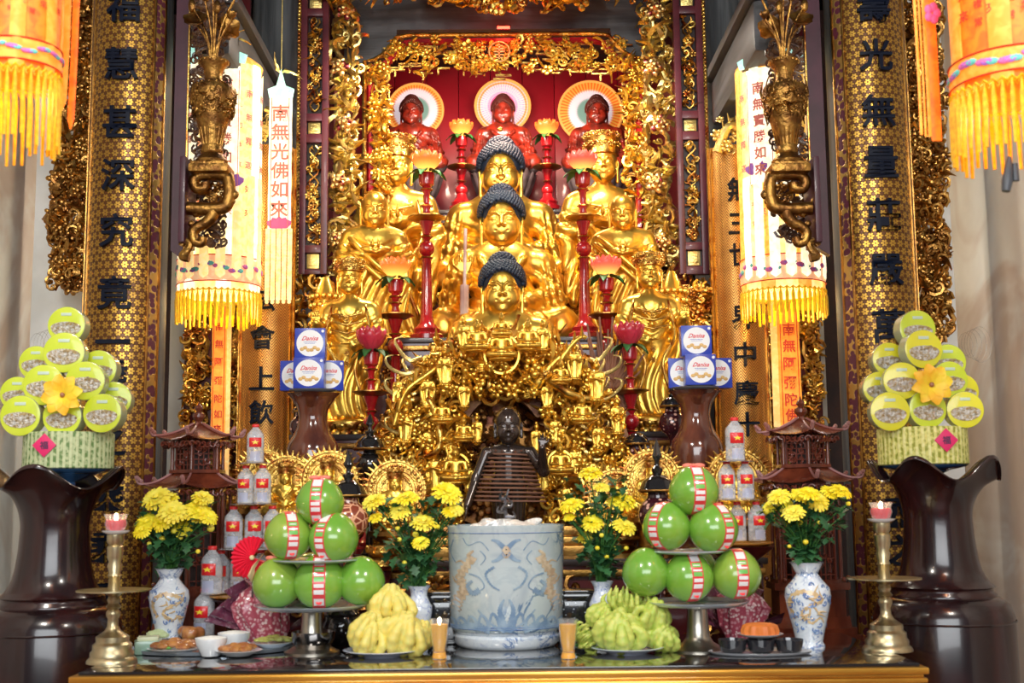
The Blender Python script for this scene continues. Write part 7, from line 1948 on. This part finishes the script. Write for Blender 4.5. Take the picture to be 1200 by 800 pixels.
def tins_boxes():
    BL = mat('royal_blue_card', (.02, .05, .42), .3, coat=.4); WH = mat('white_print', (.85, .85, .85), .4); RS = mat('red_script', (.7, .03, .05), .4); CK = mat('cookie_print', (.80, .52, .20), .5, c2=(.65, .38, .12), ns=30)
    for side, pxv, ytop, d in (('left', 365, 461, 5.86), ('right', 820, 458, 5.86)):
        b = AT(pxv, d, Z1); k = S(W(pxv, 520, d)); h = W(pxv, ytop, d).z - Z1; u = h / 188
        t = thing('brown_wood_vase', 'polished brown wooden vase with wavy rim carrying the %s stack of blue biscuit boxes' % side, 'vase', b, 'brown wooden vases')
        pr = [(26, 0), (27, 4), (21, 12), (22, 30), (28, 70), (31, 110), (29, 128), (21, 142), (17, 155), (17, 165), (22, 180), (29, 188)]
        m = MB(); P = spl([(a, b_) for a, b_ in pr], 40); pr2 = [(a * u, b_ * u) for a, b_ in P]
        m.lathe(pr2 + [(26 * u, 187 * u), (15 * u, 165 * u), (.001, 160 * u)], 48, rfun=lambda a, z: 1 + (.10 * np.cos(a * 4) if z > 180 * u else 0)); obj('body', m, VASEW, t)
        sa = thing('saucer', 'pale saucer on the %s brown vase beneath the biscuit boxes' % side, 'saucer', (b.x, d, Z1 + h), 'saucers on brown vases'); m = MB(); m.lathe([(14 * u, 0), (26 * u, 3 * u), (28 * u, 4 * u), (.001, 4 * u)], 32); obj('dish', m, mat('grey_blue_china', (.5, .55, .62), .2), sa)
        z0 = Z1 + h + 4.2 * u; s = 35.5 * k
        def box(px, z, y, rz, lab):
            c = W(px, 440, y); t = thing('biscuit_box', lab, 'box', (c.x, y, z), '%s stack of biscuit boxes' % side, rz)
            m = MB(); m.box((0, 0, s / 2), (s, s * .55, s), bev=.0015); obj('carton', m, BL, t)
            f = -s * .275
            m = MB(); a = np.linspace(0, 2 * PI, 41)[:-1]; m.prism([(s * .44 * math.cos(x), s * .5 + s * .44 * math.sin(x)) for x in a], f - .001, f + .002); m.prism([(s * .42 + s * .05 * math.cos(x), s * .90 + s * .05 * math.sin(x)) for x in a[::4]], f - .001, f + .002); obj('white_disc', m, WH, t, 0)
            m = MB(); add_text(m, 'Danisa', (0, f - .0015, s * .66), s * .2, wide=s * .55, shear=.5, bold=.02, ext=.01); obj('brand_script', m, RS, t)
            m = MB(); m.box((0, f - .0015, s * .535), (s * .42, .001, s * .012)); m.box((0, f - .0015, s * .49), (s * .34, .001, s * .010)); obj('small_print', m, BL, t)
            m = MB(); r = random.Random(int(px))
            for i in range(6): m.ball((-s * .26 + i * s * .105, f - .001, s * (.30 + .05 * math.sin(i * 1.9))), (s * .075, .002, s * .06), 10, 6)
            obj('printed_cookies', m, CK, t)
        fx = 363 if side == 'left' else 824
        if side == 'left':
            box(348, z0, d + .05, -.12, 'blue biscuit box at the lower left of the left stack, half behind')
            box(384, z0, d + .06, .28, 'blue biscuit box at the lower right of the left stack, half behind')
            box(363, z0, d - .06, 0, 'blue biscuit box at the lower front of the left stack')
            box(364, z0 + s * 1.005, d - .03, 0.03, 'blue biscuit box topmost on the left stack')
        else:
            box(801, z0, d + .05, -.15, 'blue biscuit box at the lower left of the right stack, half behind')
            box(838, z0, d + .06, .18, 'blue biscuit box at the lower right of the right stack, half behind')
            box(820, z0 + .004, d - .06, .0, 'blue biscuit box at the lower front of the right stack')
            box(816, z0 + s * 1.01, d - .03, -.02, 'blue biscuit box topmost on the right stack')
tins_boxes()

def lidded_censers():
    SP = NT('speckled_shell_inlay'); v = SP.vor(38); SP.base(SP.mix(SP.ramp(v, .26, .34), (.80, .45, .35), (.05, .01, .015))); SP.set(Roughness=.2, Coat_Weight=.8)
    SPO = NT('orange_shell_inlay'); v = SPO.vor(30, 'DISTANCE_TO_EDGE'); SPO.base(SPO.mix(SPO.ramp(v, .05, .12), (.95, .50, .30), (.30, .06, .03))); SPO.set(Roughness=.2, Coat_Weight=.8)
    def cen(px, ytop, ylid, rl, d, zb, bm, lab, rb=None):
        b = AT(px, d, zb); k = S(b); z = lambda y: W(px, y, d).z - zb; rb = rb or rl * .95
        t = thing('lidded_censer', lab, 'censer', b, 'black lidded censers'); zl = z(ylid); R = rl * k
        H = zl
        m = MB(); Rb = rb * k
        pr = [(Rb * .6, 0), (Rb * .65, .02), (Rb * .3, .05), (Rb * .22, max(.06, H - 2.4 * Rb))]
        for i in range(9): a = -1.1 + 2.1 * i / 8; pr.append((Rb * math.cos(a), max(.07, H - 1.1 * Rb) + Rb * math.sin(a)))
        pr = [(r, min(zz, H)) for r, zz in pr]; pr.append((Rb * .5, H)); m.lathe(pr, 36); obj('bowl', m, bm, t)
        m = MB(); m.lathe([(R * .95, H), (R * 1.0, H + .006), (R, H + .014), (R * .96, H + .2 * R), (R * .8, H + .55 * R), (R * .45, H + .85 * R), (R * .22, H + .95 * R)], 40); obj('lid', m, BLACK, t)
        m = MB(); z0 = H + .95 * R; zt = z(ytop); h = zt - z0
        m.lathe([(R * .22, z0), (R * .30, z0 + h * .10), (R * .30, z0 + h * .16), (R * .14, z0 + h * .24), (R * .12, z0 + h * .36), (R * .26, z0 + h * .5), (R * .24, z0 + h * .56), (R * .20, z0 + h * .62), (R * .12, z0 + h * .84), (.001, zt)], 24, rfun=lambda a, zz: 1 + (.08 * np.cos(a * 7) if zz > z0 + h * .45 else 0)); obj('finial', m, BLACK, t)
        m = MB(); m.lathe([(R * 1.0, H + .003), (R * 1.03, H + .008), (R * 1.0, H + .013)], 40, capb=False, capt=False); obj('gilt_rim', m, GOLDD, t)
    cen(407, 528, 583, 23, 5.30, TZ + .0 if 0 else .90, SPO.m, 'black domed censer with spiky finial and orange inlay, right of the top left pomelo', 24)
    cen(433, 484, 528, 20, 5.72, Z1, BLACK, 'taller black lidded censer in front of the left crimson lotus candlestick', 15)
    cen(775, 514, 577, 23, 5.30, .90, SP.m, 'black domed censer with red speckled bowl, left of the top right pomelo', 24)
    cen(352, 450, 484, 12, 6.05, Z1, SP.m, 'small black censer with pink speckled ball peeping behind the left brown vase', 15)
    cen(792, 452, 478, 15, 6.08, Z1, SP.m, 'small black censer with red speckled ball peeping behind the right brown vase', 16)
    cen(749, 512, 522, 16, 5.95, Z1, SP.m, 'half hidden black censer with red speckled bowl at the right end of the dragon carving', 17)
    # low stands for the two nearest
    for px in (407, 775):
        c = AT(px, 5.30, .9); t = thing('censer_stand', 'dark low stand under the %s domed censer' % ('left' if px < 500 else 'right'), 'stand', (c.x, 5.30, 0), 'censer stands'); m = MB(); m.box((0, 0, .44), (.15, .18, .88), bev=.01); obj('body', m, REDD, t); m = MB(); m.box((0, 0, .89), (.17, .20, .02), bev=.004); obj('top', m, SOOT, t)
    # gilt tiered fruit trays below the left flowers
    for px, y, w_, lab in ((452, 652, 21, 'upper'), (451, 668, 23, 'lower')):
        p = W(px, y, 5.32); k = S(p); t = thing('gilt_tray', '%s gilt carved tray behind the flowers left of the censer' % lab, 'tray', (p.x, p.y, p.z), 'gilt carved trays'); m = MB(); m.lathe([(w_ * k * .7, 0), (w_ * k, .02), (w_ * k, .045), (w_ * k * .94, .045), (.001, .03)], 32)
        for i in range(16): m.addmb(EL['scroll'], Matrix.Rotation(i * PI / 8, 4, 'Z') @ X((0, -w_ * k, .028), (0, i, 0), .045))
        obj('tray', m, GOLDC, t)
        if lab == 'lower': q = MB(); q.lathe([(.05, -(p.z - .02)), (.02, -.05), (.03, 0)], 20); obj('foot', q, REDD, t)
lidded_censers()

def pagodas():
    d = 5.40
    for px, side in ((227, 'left'), (949, 'right')):
        b = AT(px, d, .895); k = S(W(px, 560, d)); H = W(px, 470 if side == 'left' else 464, d).z - .895; u = H / 285
        t = thing('wooden_pagoda', 'red-brown carved six-sided wooden pagoda lantern with two roofs, %s side' % side, 'pagoda', b, 'wooden pagodas')
        def hexa(r, rot=PI / 6): return [(r * math.cos(rot + i * PI / 3), r * math.sin(rot + i * PI / 3)) for i in range(6)]
        def hprism(m, r0, r1, z0, z1, rot=PI / 6):
            a = hexa(r0, rot); b_ = hexa(r1, rot); V = [(x, y, z0) for x, y in a] + [(x, y, z1) for x, y in b_]
            m.add(V, [tuple(range(5, -1, -1)), tuple(range(6, 12))] + [(i, (i + 1) % 6, 6 + (i + 1) % 6, 6 + i) for i in range(6)])
        m = MB()
        for r0, r1, z0, z1 in ((62, 62, 0, 10), (56, 56, 10, 18), (50, 48, 18, 30), (44, 44, 30, 60), (50, 50, 60, 68)): hprism(m, r0 * u, r1 * u, z0 * u, z1 * u)
        obj('base', m, ROSEW, t, 20)
        def storey(z0, z1, r, name):
            m = MB(); hprism(m, r * u * 1.12, r * u * 1.12, z0 * u, (z0 + 4) * u)
            for x, y in hexa(r * u): m.lathe([(2.4 * u, z0 * u), (2.0 * u, (z0 + z1) / 2 * u), (2.4 * u, z1 * u)], 10, M=Matrix.Translation((x, y, 0)))
            obj(name + '_columns', m, ROSEW, t)
            m = MB(); r_ = r * u * .86
            for i in range(6):
                a = i * PI / 3 + PI / 3; w = r_ * .9
                M = Matrix.Rotation(a + PI / 2, 4, 'Z') @ Matrix.Translation((0, -r_ * .87, z0 * u))
                for q in range(5): m.box((-w / 2 + w * q / 4, 0, (z1 - z0) * u / 2), (.004, .006, (z1 - z0) * u), M=M)
                for q in range(6): m.box((0, 0, (z1 - z0) * u * (q + .5) / 6), (w, .006, .004), M=M)
                for q in range(10): m.addmb(EL['scroll'], M @ X((rnd.uniform(-.4, .4) * w, -.003, rnd.uniform(.1, .9) * (z1 - z0) * u), (0, q, 0), .035))
            obj(name + '_lattice', m, mat('rosewood_lattice', (.16, .03, .015), .3, coat=.4), t)
            m = MB(); hprism(m, r_ * .7, r_ * .7, z0 * u, z1 * u); obj(name + '_core', m, SOOT, t)
        storey(68, 178, 40, 'lower'); storey(200, 238, 30, 'upper')
        def roof(z0, z1, r0, r1, name):
            m = MB(); n = 6; rot = PI / 6
            V = []; F = []
            J = 7
            for j in range(J):
                s = j / (J - 1); r = r0 + (r1 - r0) * s; z = z0 + (z1 - z0) * (s ** 1.35)
                for i in range(6):
                    for q in range(4):
                        a0 = rot + i * PI / 3; A = np.array((math.cos(a0), math.sin(a0))); B = np.array((math.cos(a0 + PI / 3), math.sin(a0 + PI / 3))); f = q / 4
                        P = A * (1 - f) + B * f; cr = (abs(f - .5) * 2) ** 2.5; rr = r * (1 + .10 * cr * (1 - s)); V.append((P[0] * rr * u, P[1] * rr * u, (z + 5 * cr * (1 - s) ** 2) * u))
            N = 24
            for j in range(J - 1):
                for i in range(N): F.append((j * N + i, j * N + (i + 1) % N, (j + 1) * N + (i + 1) % N, (j + 1) * N + i))
            F.append(tuple(range(N - 1, -1, -1))); F.append(tuple((J - 1) * N + i for i in range(N)))
            m.add(V, F)
            obj(name, m, ROSEW, t, 30)
            m = MB()
            for i in range(6):
                m = MB(); a0 = rot + i * PI / 3; P = [((r0 * 1.1 + (r1 - r0 * 1.1) * s) * u * math.cos(a0), (r0 * 1.1 + (r1 - r0 * 1.1) * s) * u * math.sin(a0), (z0 + 5 * (1 - s) ** 2 + (z1 - z0) * s ** 1.35 + .8) * u) for s in np.linspace(0, 1, 8)]
                m.tube(P, .005, 6)
                x, y, z = P[0]; m.tube(spl([(x, y, z), (x * 1.08, y * 1.08, z + .004), (x * 1.14, y * 1.14, z + 9 * u)], 8), np.linspace(.007, .002, 8), 6)
                for q in range(3): m.ball((x * (1.02 + .04 * q), y * (1.02 + .04 * q), z + (3 + 2 * q) * u), 2.6 * u, 6, 5)
                obj(name + '_ridge', m, mat('pink_brown_ridge', (.30, .10, .08), .3, c2=(.4, .2, .2), coat=.5), t)
            m = MB()
            for i in range(6):
                a = i * PI / 3 + PI / 3; M = Matrix.Rotation(a + PI / 2, 4, 'Z') @ Matrix.Translation((0, -r0 * u * .80, z0 * u - 5 * u))
                filigree(m, rectfn(-r0 * u * .42, r0 * u * .42, -4 * u, 4 * u), 0, .03, 1)
                for q in range(7): m.addmb(EL['scroll'], M @ X((-r0 * u * .4 + r0 * u * .8 * q / 6, 0, 0), (0, q * 1.0, 0), .035))
            obj(name + '_fretwork', m, MATS['rosewood_lattice'], t)
        roof(182, 200, 58, 30, 'lower_roof'); roof(238, 258, 46, 6, 'upper_roof')
        m = MB(); m.lathe([(8 * u, 257 * u), (5 * u, 259 * u), (4 * u, 261 * u), (7.5 * u, 266 * u), (7 * u, 270 * u), (3 * u, 272.5 * u), (5 * u, 276 * u), (4 * u, 279 * u), (1.5 * u, 281 * u), (.001, 285 * u)], 20); obj('finial', m, ROSEW, t)
        m = MB()
        for i in range(8): a = i * PI / 4; m.ball((48 * u * math.cos(a), 48 * u * math.sin(a), 72 * u), 3 * u, 6, 5)
        obj('rail_knobs', m, ROSEW, t)
pagodas()

def urns():
    d = 4.98
    for px, side, ytop in ((74, 'left', 541), (1098, 'right', 531)):
        b = AT(px, d, 0); b.x = -1.78 if side == 'left' else 1.735; k = S(W(px, 650, d)); zt = W(px, ytop, d).z
        Z = lambda y: W(px, y, d).z
        sp = thing('urn_pedestal', 'round dark polished drum pedestal under the %s ruffled urn' % side, 'pedestal', (b.x, d, 0), 'drum pedestals')
        zj = Z(712 if side == 'left' else 700)
        P = [(.20, .0), (.21, .03), (.235, .10), (80 * k, zj * .35), (80 * k, zj * .62), (79 * k, zj - .07), (74 * k, zj - .02), (63 * k, zj + .008), (.001, zj + .008)]
        m = MB(); m.lathe(P, 56); obj('drum', m, URNW, sp)
        m = MB()
        for z, r in ((zj * .62, 80.6), (zj - .085, 80.3)): m.lathe([(r * k, z - .004), ((r + .8) * k, z), (r * k, z + .004)], 56, capb=False, capt=False)
        obj('moulding', m, URNW, sp)
        t = thing('ruffled_urn', 'tall dark polished wooden urn with a wide ruffled mouth, %s side of the altar' % side, 'urn', (b.x, d, zj + .008), 'ruffled wooden urns')
        zz = lambda y: Z(y) - t.location.z
        y0 = ytop; H = zt - t.location.z
        yo = 0 if side == 'left' else -10
        pr = [(61, 0), (61, 3), (57, 6), (57, 9), (60, 11), (54, 16), (46, 30), (41, 55), (39, 80), (39, 95), (43, 112), (54, 132), (66, 143), (73, 147), (75, 144)]
        kk = H / 165
        S_ = spl([(a, b_) for a, b_ in pr[5:]], 28)
        pr2 = [(a * k, b_ * kk) for a, b_ in pr[:5]] + [(a * k, b_ * kk) for a, b_ in S_]
        def mk(off):
            V = []; n = 96; F = []; uv = []
            for (r, z) in pr2:
                f = max(0, (z / (H * .89) - .6) / .4) ** 2
                for i in range(n):
                    a = i * 2 * PI / n; wv = math.cos((a + PI / 2) * (4 if side == 'left' else 5) + (0 if side == 'left' else PI)); rr = (r - off) * (1 + .05 * f * wv); V.append((rr * math.cos(a), rr * math.sin(a), z + f * .046 * wv))
            return V, n
        m = MB(); V, n = mk(0); V2, _ = mk(.012); J = len(pr2); F = []
        for j in range(J - 1):
            for i in range(n): F.append((j * n + i, j * n + (i + 1) % n, (j + 1) * n + (i + 1) % n, (j + 1) * n + i))
        o = len(V)
        for j in range(J // 2, J - 1):
            for i in range(n): F.append((o + (j + 1) * n + i, o + (j + 1) * n + (i + 1) % n, o + j * n + (i + 1) % n, o + j * n + i))
        for i in range(n): a_ = (J - 1) * n; F.append((a_ + i, a_ + (i + 1) % n, o + a_ + (i + 1) % n, o + a_ + i))
        F.append(tuple(range(n - 1, -1, -1))); F.append(tuple(o + (J // 2) * n + i for i in range(n)))
        m.add(V + V2, F); obj('body', m, URNW, t, 60)
        # the tower of tins
        zp = t.location.z + H - .045; px0 = 80 if side == 'left' else 1082
        c = W(px0, 548 if side == 'left' else 543, d); zp = c.z - .008
        pl = thing('plate', 'blue plate in the mouth of the %s ruffled urn under the biscuit tower' % side, 'plate', (c.x, d, zp), 'blue plates in urns'); R = 50 * k
        m = MB(); m.lathe([(R * .6, -.02), (R * .95, -.006), (R, 0), (R * .96, .002), (.001, -.004)], 48); obj('dish', m, mat('deep_blue_plate', (.05, .15, .35), .2, coat=.6), pl)
        q = MB(); q.lathe([(R * .6, -.02), (.03, -.05), (.03, -(zp - t.location.z) + H * .52)], 20); obj('foot', q, MATS['deep_blue_plate'], pl)
        BK = NT('mottled_green_straw' + side); x_, y_, z_ = BK.xyz(BK.tc()); at = BK.m_('ARCTAN2', y_, x_); stv = BK.ramp(BK.m_('SINE', BK.m_('MULTIPLY', at, 46.0)), -.4, .4); nn = BK.ramp(BK.noise(60, 4), .4, .6)
        if side == 'left': cols = ((.12, .22, .06), (.48, .55, .30))
        else: cols = ((.30, .32, .03), (.72, .70, .20))
        BK.base(BK.mix(nn, BK.mix(stv, *cols), BK.mix(stv, cols[1], (.55, .62, .35) if side == 'left' else (.85, .82, .35)))); BK.set(Roughness=.6); BK.bump(stv, .5, .004)
        cy = thing('straw_drum', 'short drum wrapped in mottled green straw with a pink diamond tag, on the %s urn' % side, 'drum', (c.x, d, zp + .001), 'straw drums'); R = 51.5 * k; h = (W(px0, 508 if side == 'left' else 502, d).z - zp)
        m = MB(); m.lathe([(R * .97, 0), (R, .004), (R, h - .004), (R * .97, h)], 56, capt=False); m.lathe([(R * .97, h), (R * .9, h - .003), (.001, h - .003)], 56); obj('drum', m, BK.m, cy)
        m = MB(); s = 15 * k; dx = (-10 if side == 'left' else 10) * k
        m.box((0, 0, 0), (s * 1.3, .003, s * 1.3), M=Matrix.Translation((dx, -R - .004, h * .62)) @ Matrix.Rotation(PI / 4, 4, 'Y'), bev=.0008); obj('diamond_tag', m, mat('magenta_paper', (.72, .02, .14), .45), cy)
        m = MB(); add_text(m, '福', (dx, -R - .0065, h * .62), s * .62, bold=.02); obj('tag_lettering', m, mat('dark_purple_ink', (.08, .02, .08), .5), cy)
        LIM = mat('lime_yellow_label', (.55, .68, .02), .35, c2=(.65, .75, .05), coat=.5); LIMY = mat('lemon_label', (.78, .74, .02), .35, c2=(.7, .68, .03), coat=.5)
        SIL = mat('glittery_biscuit_wrap', (.75, .75, .72), .3, .5, c2=(.42, .30, .12), ns=70, bump=1, bs=110, bd=.012)
        SIDE = mat('clear_tub_side', (.65, .70, .45), .15, trans=.5)
        if side == 'left':
            spots = [(24, 487, 24, 0), (73, 488, 23, 0), (120, 484, 23, 0), (51, 451, 24, .012), (100, 446, 23, .012), (75, 413, 24, .02), (42, 425, 20, .14), (115, 432, 22, .14), (20, 461, 20, .14), (133, 468, 21, .14), (78, 381, 22, .10)]
        else:
            spots = [(1043, 482, 23, 0), (1087, 479, 22.5, 0), (1131, 480, 21.5, 0), (1057, 446, 22, .012), (1113, 445, 22, .012), (1082, 409, 23, .02), (1042, 421, 20, .14), (1111, 424, 21, .14), (1031, 455, 20, .14), (1128, 458, 20, .14), (1075, 385, 22, .10)]
        nm = ['front bottom row, left', 'front bottom row, centre', 'front bottom row, right', 'front middle row, left', 'front middle row, right', 'front top', 'back upper left', 'back upper right', 'back lower left', 'back lower right', 'crowning the back']
        for i, (x, y, r, dy) in enumerate(spots):
            q = W(x, y, d - .13 + dy); k2 = S(q); R2 = r * k2; tt = thing('biscuit_tub', 'round lime-yellow biscuit tub with glittery window, %s of the %s tower' % (nm[i], side), 'biscuit tub', q, '%s tower of biscuit tubs' % side)
            M = Matrix.Rotation(PI / 2, 4, 'X'); tilt = Matrix.Rotation(rnd.uniform(-.12, .12), 4, 'Z')
            m = MB(); m.lathe([(R2 * .9, -.075), (R2 * .96, -.07), (R2 * .97, -.01), (R2, -.008), (R2, 0), (R2 * .98, .004)], 36, M=tilt @ M, capt=False); obj('tub', m, SIDE, tt)
            m = MB(); m.lathe([(R2 * .98, .004), (R2 * .9, .006), (R2 * .35, .006), (.001, .006)], 36, M=tilt @ M); obj('lid', m, LIM if side == 'left' or i % 3 == 1 else LIMY, tt)
            m = MB(); s_ = R2
            # mottled biscuit window, a wide crescent in the lower half
            P = [(s_ * .80 * math.cos(a), s_ * (-.12 + (.30 if math.sin(a) > 0 else .48) * math.sin(a))) for a in np.linspace(0, 2 * PI, 25)[:-1]]
            m.prism(P, -.0095, -.004, M=tilt)
            for j in range(26):
                a = rnd.uniform(0, 2 * PI); e = rnd.uniform(0, .85); m.ball((s_ * .72 * e * math.cos(a), -.009, s_ * (-.12 + .36 * e * math.sin(a))), (s_ * .10, .004, s_ * .07), 6, 4, M=tilt)
            obj('biscuit_window', m, SIL, tt)
            m = MB(); m.box((0, -.0075, s_ * .58), (s_ * .55, .002, s_ * .16), bev=.0008, M=tilt); obj('name_strip', m, mat('pale_blue_print', (.55, .68, .55), .4), tt)
        x, y = (75, 463) if side == 'left' else (1090, 451)
        q = W(x, y, d - .15); fl = thing('artificial_flower', 'yellow-orange artificial flower with wide petals pinned to the %s biscuit tower' % side, 'flower', q, 'artificial flowers on the towers')
        m = MB(); FR = 23 * k
        for i in range(8):
            a = i * PI / 4 + .2; V = []; F = []
            for j in range(6):
                tt_ = j / 5; w = FR * .38 * math.sin(PI * (tt_ * .8 + .14)); rr = FR * (.1 + .95 * tt_); yy = -.012 - .020 * math.sin(tt_ * 2.6)
                for e in (-1, 0, 1): V.append((rr * math.cos(a) - e * w * math.sin(a), yy - abs(e) * .006, rr * math.sin(a) + e * w * math.cos(a)))
            V += [(v[0], v[1] + .002, v[2]) for v in V]
            for j in range(5):
                for e in (0, 1): f = (j * 3 + e, j * 3 + e + 1, j * 3 + e + 4, j * 3 + e + 3); F.append(f); F.append(tuple(18 + z for z in f[::-1]))
            m.add(V, F)
        obj('petals', m, mat('orange_yellow_silk_petal', (.95, .50, .02), .5, c2=(.95, .72, .04), ns=14), fl, 180)
        m = MB(); m.ball((0, -.020, 0), .010, 8, 6); obj('centre', m, mat('flower_centre', (.35, .15, .08), .4), fl)
        # looped wire behind the tower top
        lw = thing('wire_loops', 'thin looped wires sticking out beside the top of the %s biscuit tower' % side, 'wire', W(x - 25, 425, d + .05))
        m = MB()
        for j in range(5):
            A = np.linspace(0, 2 * PI, 21); R3 = (14 + 2 * j) * k; m.tube(np.stack([(-8 if side == 'left' else 70) * k * 1 + R3 * np.cos(A) * .6 + j * 5 * k, .004 * j + 0 * A, 22 * k + R3 * np.sin(A)], 1), .0007, 3)
        obj('wire', m, mat('thin_wire', (.3, .28, .26), .4, .8), lw)
urns()

def wall_bits():
    p = W(1196, 372, 6.0); t = thing('wall_hook', 'small dark hook on the right wall at the picture edge', 'hook', (2.72, 6.0, p.z)); m = MB(); m.tube(spl([(.03, 0, .01), (-.03, 0, .02), (-.06, 0, 0), (-.05, 0, -.03)], 10), .006, 6); obj('hook', m, SOOT, t)
    p = W(1178, 212, 3.42); t = thing('tassel_weight', 'dark grey drop weight hanging under the near right parasol', 'weight', p); k = S(p)
    m = MB(); m.tube([(-.0, 0, -.03), (.006, 0, .0), (.012, 0, .04), (.016, 0, .07)], [.012, .016, .012, .006], 10); m.tube([(.03, 0, 0), (.03, .0, .05)], [.011, .009], 8); obj('weight', m, mat('dark_grey_plastic', (.05, .055, .065), .4), t)
    m = MB(); m.tube([(.016, 0, .07), (.02, 0, .2)], .0015, 4); obj('string', m, SOOT, t)
wall_bits()

def extras():
    # small red lamp on the crossbeam, gilt towers behind the crowned figures
    p = W(590, 33, 7.55); t = thing('red_lamp', 'small red glowing lamp fixed under the crossbeam above the niche centre', 'lamp', p)
    m = MB(); m.box((0, 0, 0), (.10, .04, .03), bev=.006); obj('housing', m, SOOT, t)
    m = MB(); m.box((0, -.022, -.004), (.08, .01, .016), bev=.003); obj('lens', m, mat('red_lens', (1, .05, .03), .3, emis=(1, .04, .02), es=8), t)
    l = bpy.data.lights.new('red_lamp_light', 'POINT'); l.energy = 1.6; l.color = (1, .05, .02); l.shadow_soft_size = .05; o = bpy.data.objects.new('red_lamp_light', l); COL.objects.link(o); o.location = p + Vector((0, -.12, .0))
    for px, y0, y1, lab in ((792, 318, 0, 'right'), (380, 325, 0, 'left')):
        d = 6.88; b = AT(px, d, Z2); k = S(b); h = W(px, y0, d).z - Z2
        t = thing('gilt_tower_lamp', 'beaded golden tower lamp standing behind the %s front crowned figure' % lab, 'lamp tower', b, 'gilt tower lamps')
        m = MB(); m.lathe([(.10, 0), (.10, .03), (.06, .06), (.075, .12), (.085, h * .5), (.07, h * .85), (.05, h * .93), (.02, h)], 24); obj('core', m, GOLD, t)
        m = MB()
        for i in range(14):
            z = .14 + (h * .72) * i / 13
            for q in range(14): a = (q + .5 * (i % 2)) * 2 * PI / 14; R = .082; m.ball((R * math.cos(a), R * math.sin(a), z), .017, 6, 4)
        obj('beading', m, GOLD, t)
extras()
def nest():
    """small fittings hang under the part that carries them"""
    M_ = dict(bulb='petals', emblem='label_band', star='label', hair_jewel='hair', brand_script='white_disc', small_print='white_disc', printed_cookies='white_disc', finial='lid', gilt_rim='lid', wick='oil', upper_roof_ridge='upper_roof', lower_roof_ridge='lower_roof', upper_roof_fretwork='upper_roof', lower_roof_fretwork='lower_roof',
        biscuit_window='lid', name_strip='lid', tag_lettering='diamond_tag', pink_flowers='embroidered_band', teal_leaves='embroidered_band', violet_flowers='embroidered_band', red_piping='embroidered_band', crest='teal_pediment', painted_waves='body', painted_dragons='body', painted_clouds='body', blue_band='body', painted_dragon='body', chased_pattern='body', gilt_ring='stem', crown='body', sashes='body', disc_rim='disc', ribbon_bow='skin', character='couplet_board', vine_border='couplet_board', square_panel='frame', pierced_panel='frame', blossom='foliage')
    for o in list(bpy.data.objects):
        if not o.parent or o.parent.parent or 'category' not in o.parent: continue
        tgt = M_.get(o.name.split('.')[0])
        if not tgt: continue
        c = [x for x in o.parent.children if x.name.split('.')[0] == tgt]
        if c and c[0] is not o:
            p = c[0]; inv = Matrix.LocRotScale(p.location, p.rotation_euler, p.scale).inverted(); o.parent = p; o.matrix_parent_inverse = inv
nest()
# ------------------------------------------------------------------ light and camera
def lights():
    w = bpy.data.worlds.new('hall'); SC.world = w; w.use_nodes = True
    nt = w.node_tree; bg = nt.nodes['Background']; bg.inputs[0].default_value = (.85, .92, 1, 1); bg.inputs[1].default_value = .10
    def area(name, loc, rot, size, e, c, sy=None):
        l = bpy.data.lights.new(name, 'AREA'); l.energy = e; l.color = c; l.size = size
        if sy: l.shape = 'RECTANGLE'; l.size_y = sy
        o = bpy.data.objects.new(name, l); COL.objects.link(o); o.location = loc; o.rotation_euler = rot; return o
    def point(name, loc, e, c, r=.05):
        l = bpy.data.lights.new(name, 'POINT'); l.energy = e; l.color = c; l.shadow_soft_size = r
        o = bpy.data.objects.new(name, l); COL.objects.link(o); o.location = loc; return o
    area('hall_daylight', (0, -2.5, 3.2), (math.radians(78), 0, 0), 5, 225, (.93, .97, 1), 2.5)
    for x in (-1.5, 1.5): area('hall_ceiling_lamp', (x, 1.6, 4.4), (math.radians(38), 0, 0), .5, 60, (1, .95, .86))
    for x in (-.55, .55): area('niche_lamp', (x, 6.9, 4.25), (math.radians(12), 0, 0), .25, 20, (1, .93, .78))
    area('niche_back_fill', (0, 8.2, 4.5), (math.radians(28), 0, 0), .9, 42, (1, .72, .55), .12)  # added fill with no visible fixture, brightens the red statues
    point('aisle_lamp', (-1.65, 7.1, 3.2), 14, (1, .9, .7)); point('aisle_lamp', (1.60, 7.1, 3.2), 14, (1, .9, .7))
    for px, py, d, e, c in ((21, 100, 3.5, 1.2, (1, .5, .15)), (1189, 118, 3.5, 2.0, (1, .5, .15)), (256, 352, 6.55, 4, (1, .75, .35)), (918, 350, 6.55, 4, (1, .75, .35))): p = W(px, py, d); p.z -= .03; point('parasol_lamp', p, e, c, .04)
lights()
cd = bpy.data.cameras.new('camera'); cam = bpy.data.objects.new('camera', cd); COL.objects.link(cam)
cd.sensor_width = 36; cd.lens = FPX / 1200 * 36; cd.clip_start = .05
M = Matrix((( CR.x, CU.x, -_F.x), (CR.y, CU.y, -_F.y), (CR.z, CU.z, -_F.z))).to_4x4(); M.translation = CAM; cam.matrix_world = M
SC.camera = cam
cd.dof.use_dof = True; cd.dof.focus_distance = 6.9; cd.dof.aperture_fstop = 3.5
SC.view_settings.view_transform = 'Standard'; SC.view_settings.look = 'None'; SC.view_settings.gamma = 1; SC.view_settings.exposure = .38
SC.view_settings.use_curve_mapping = False
bpy.context.view_layer.update()
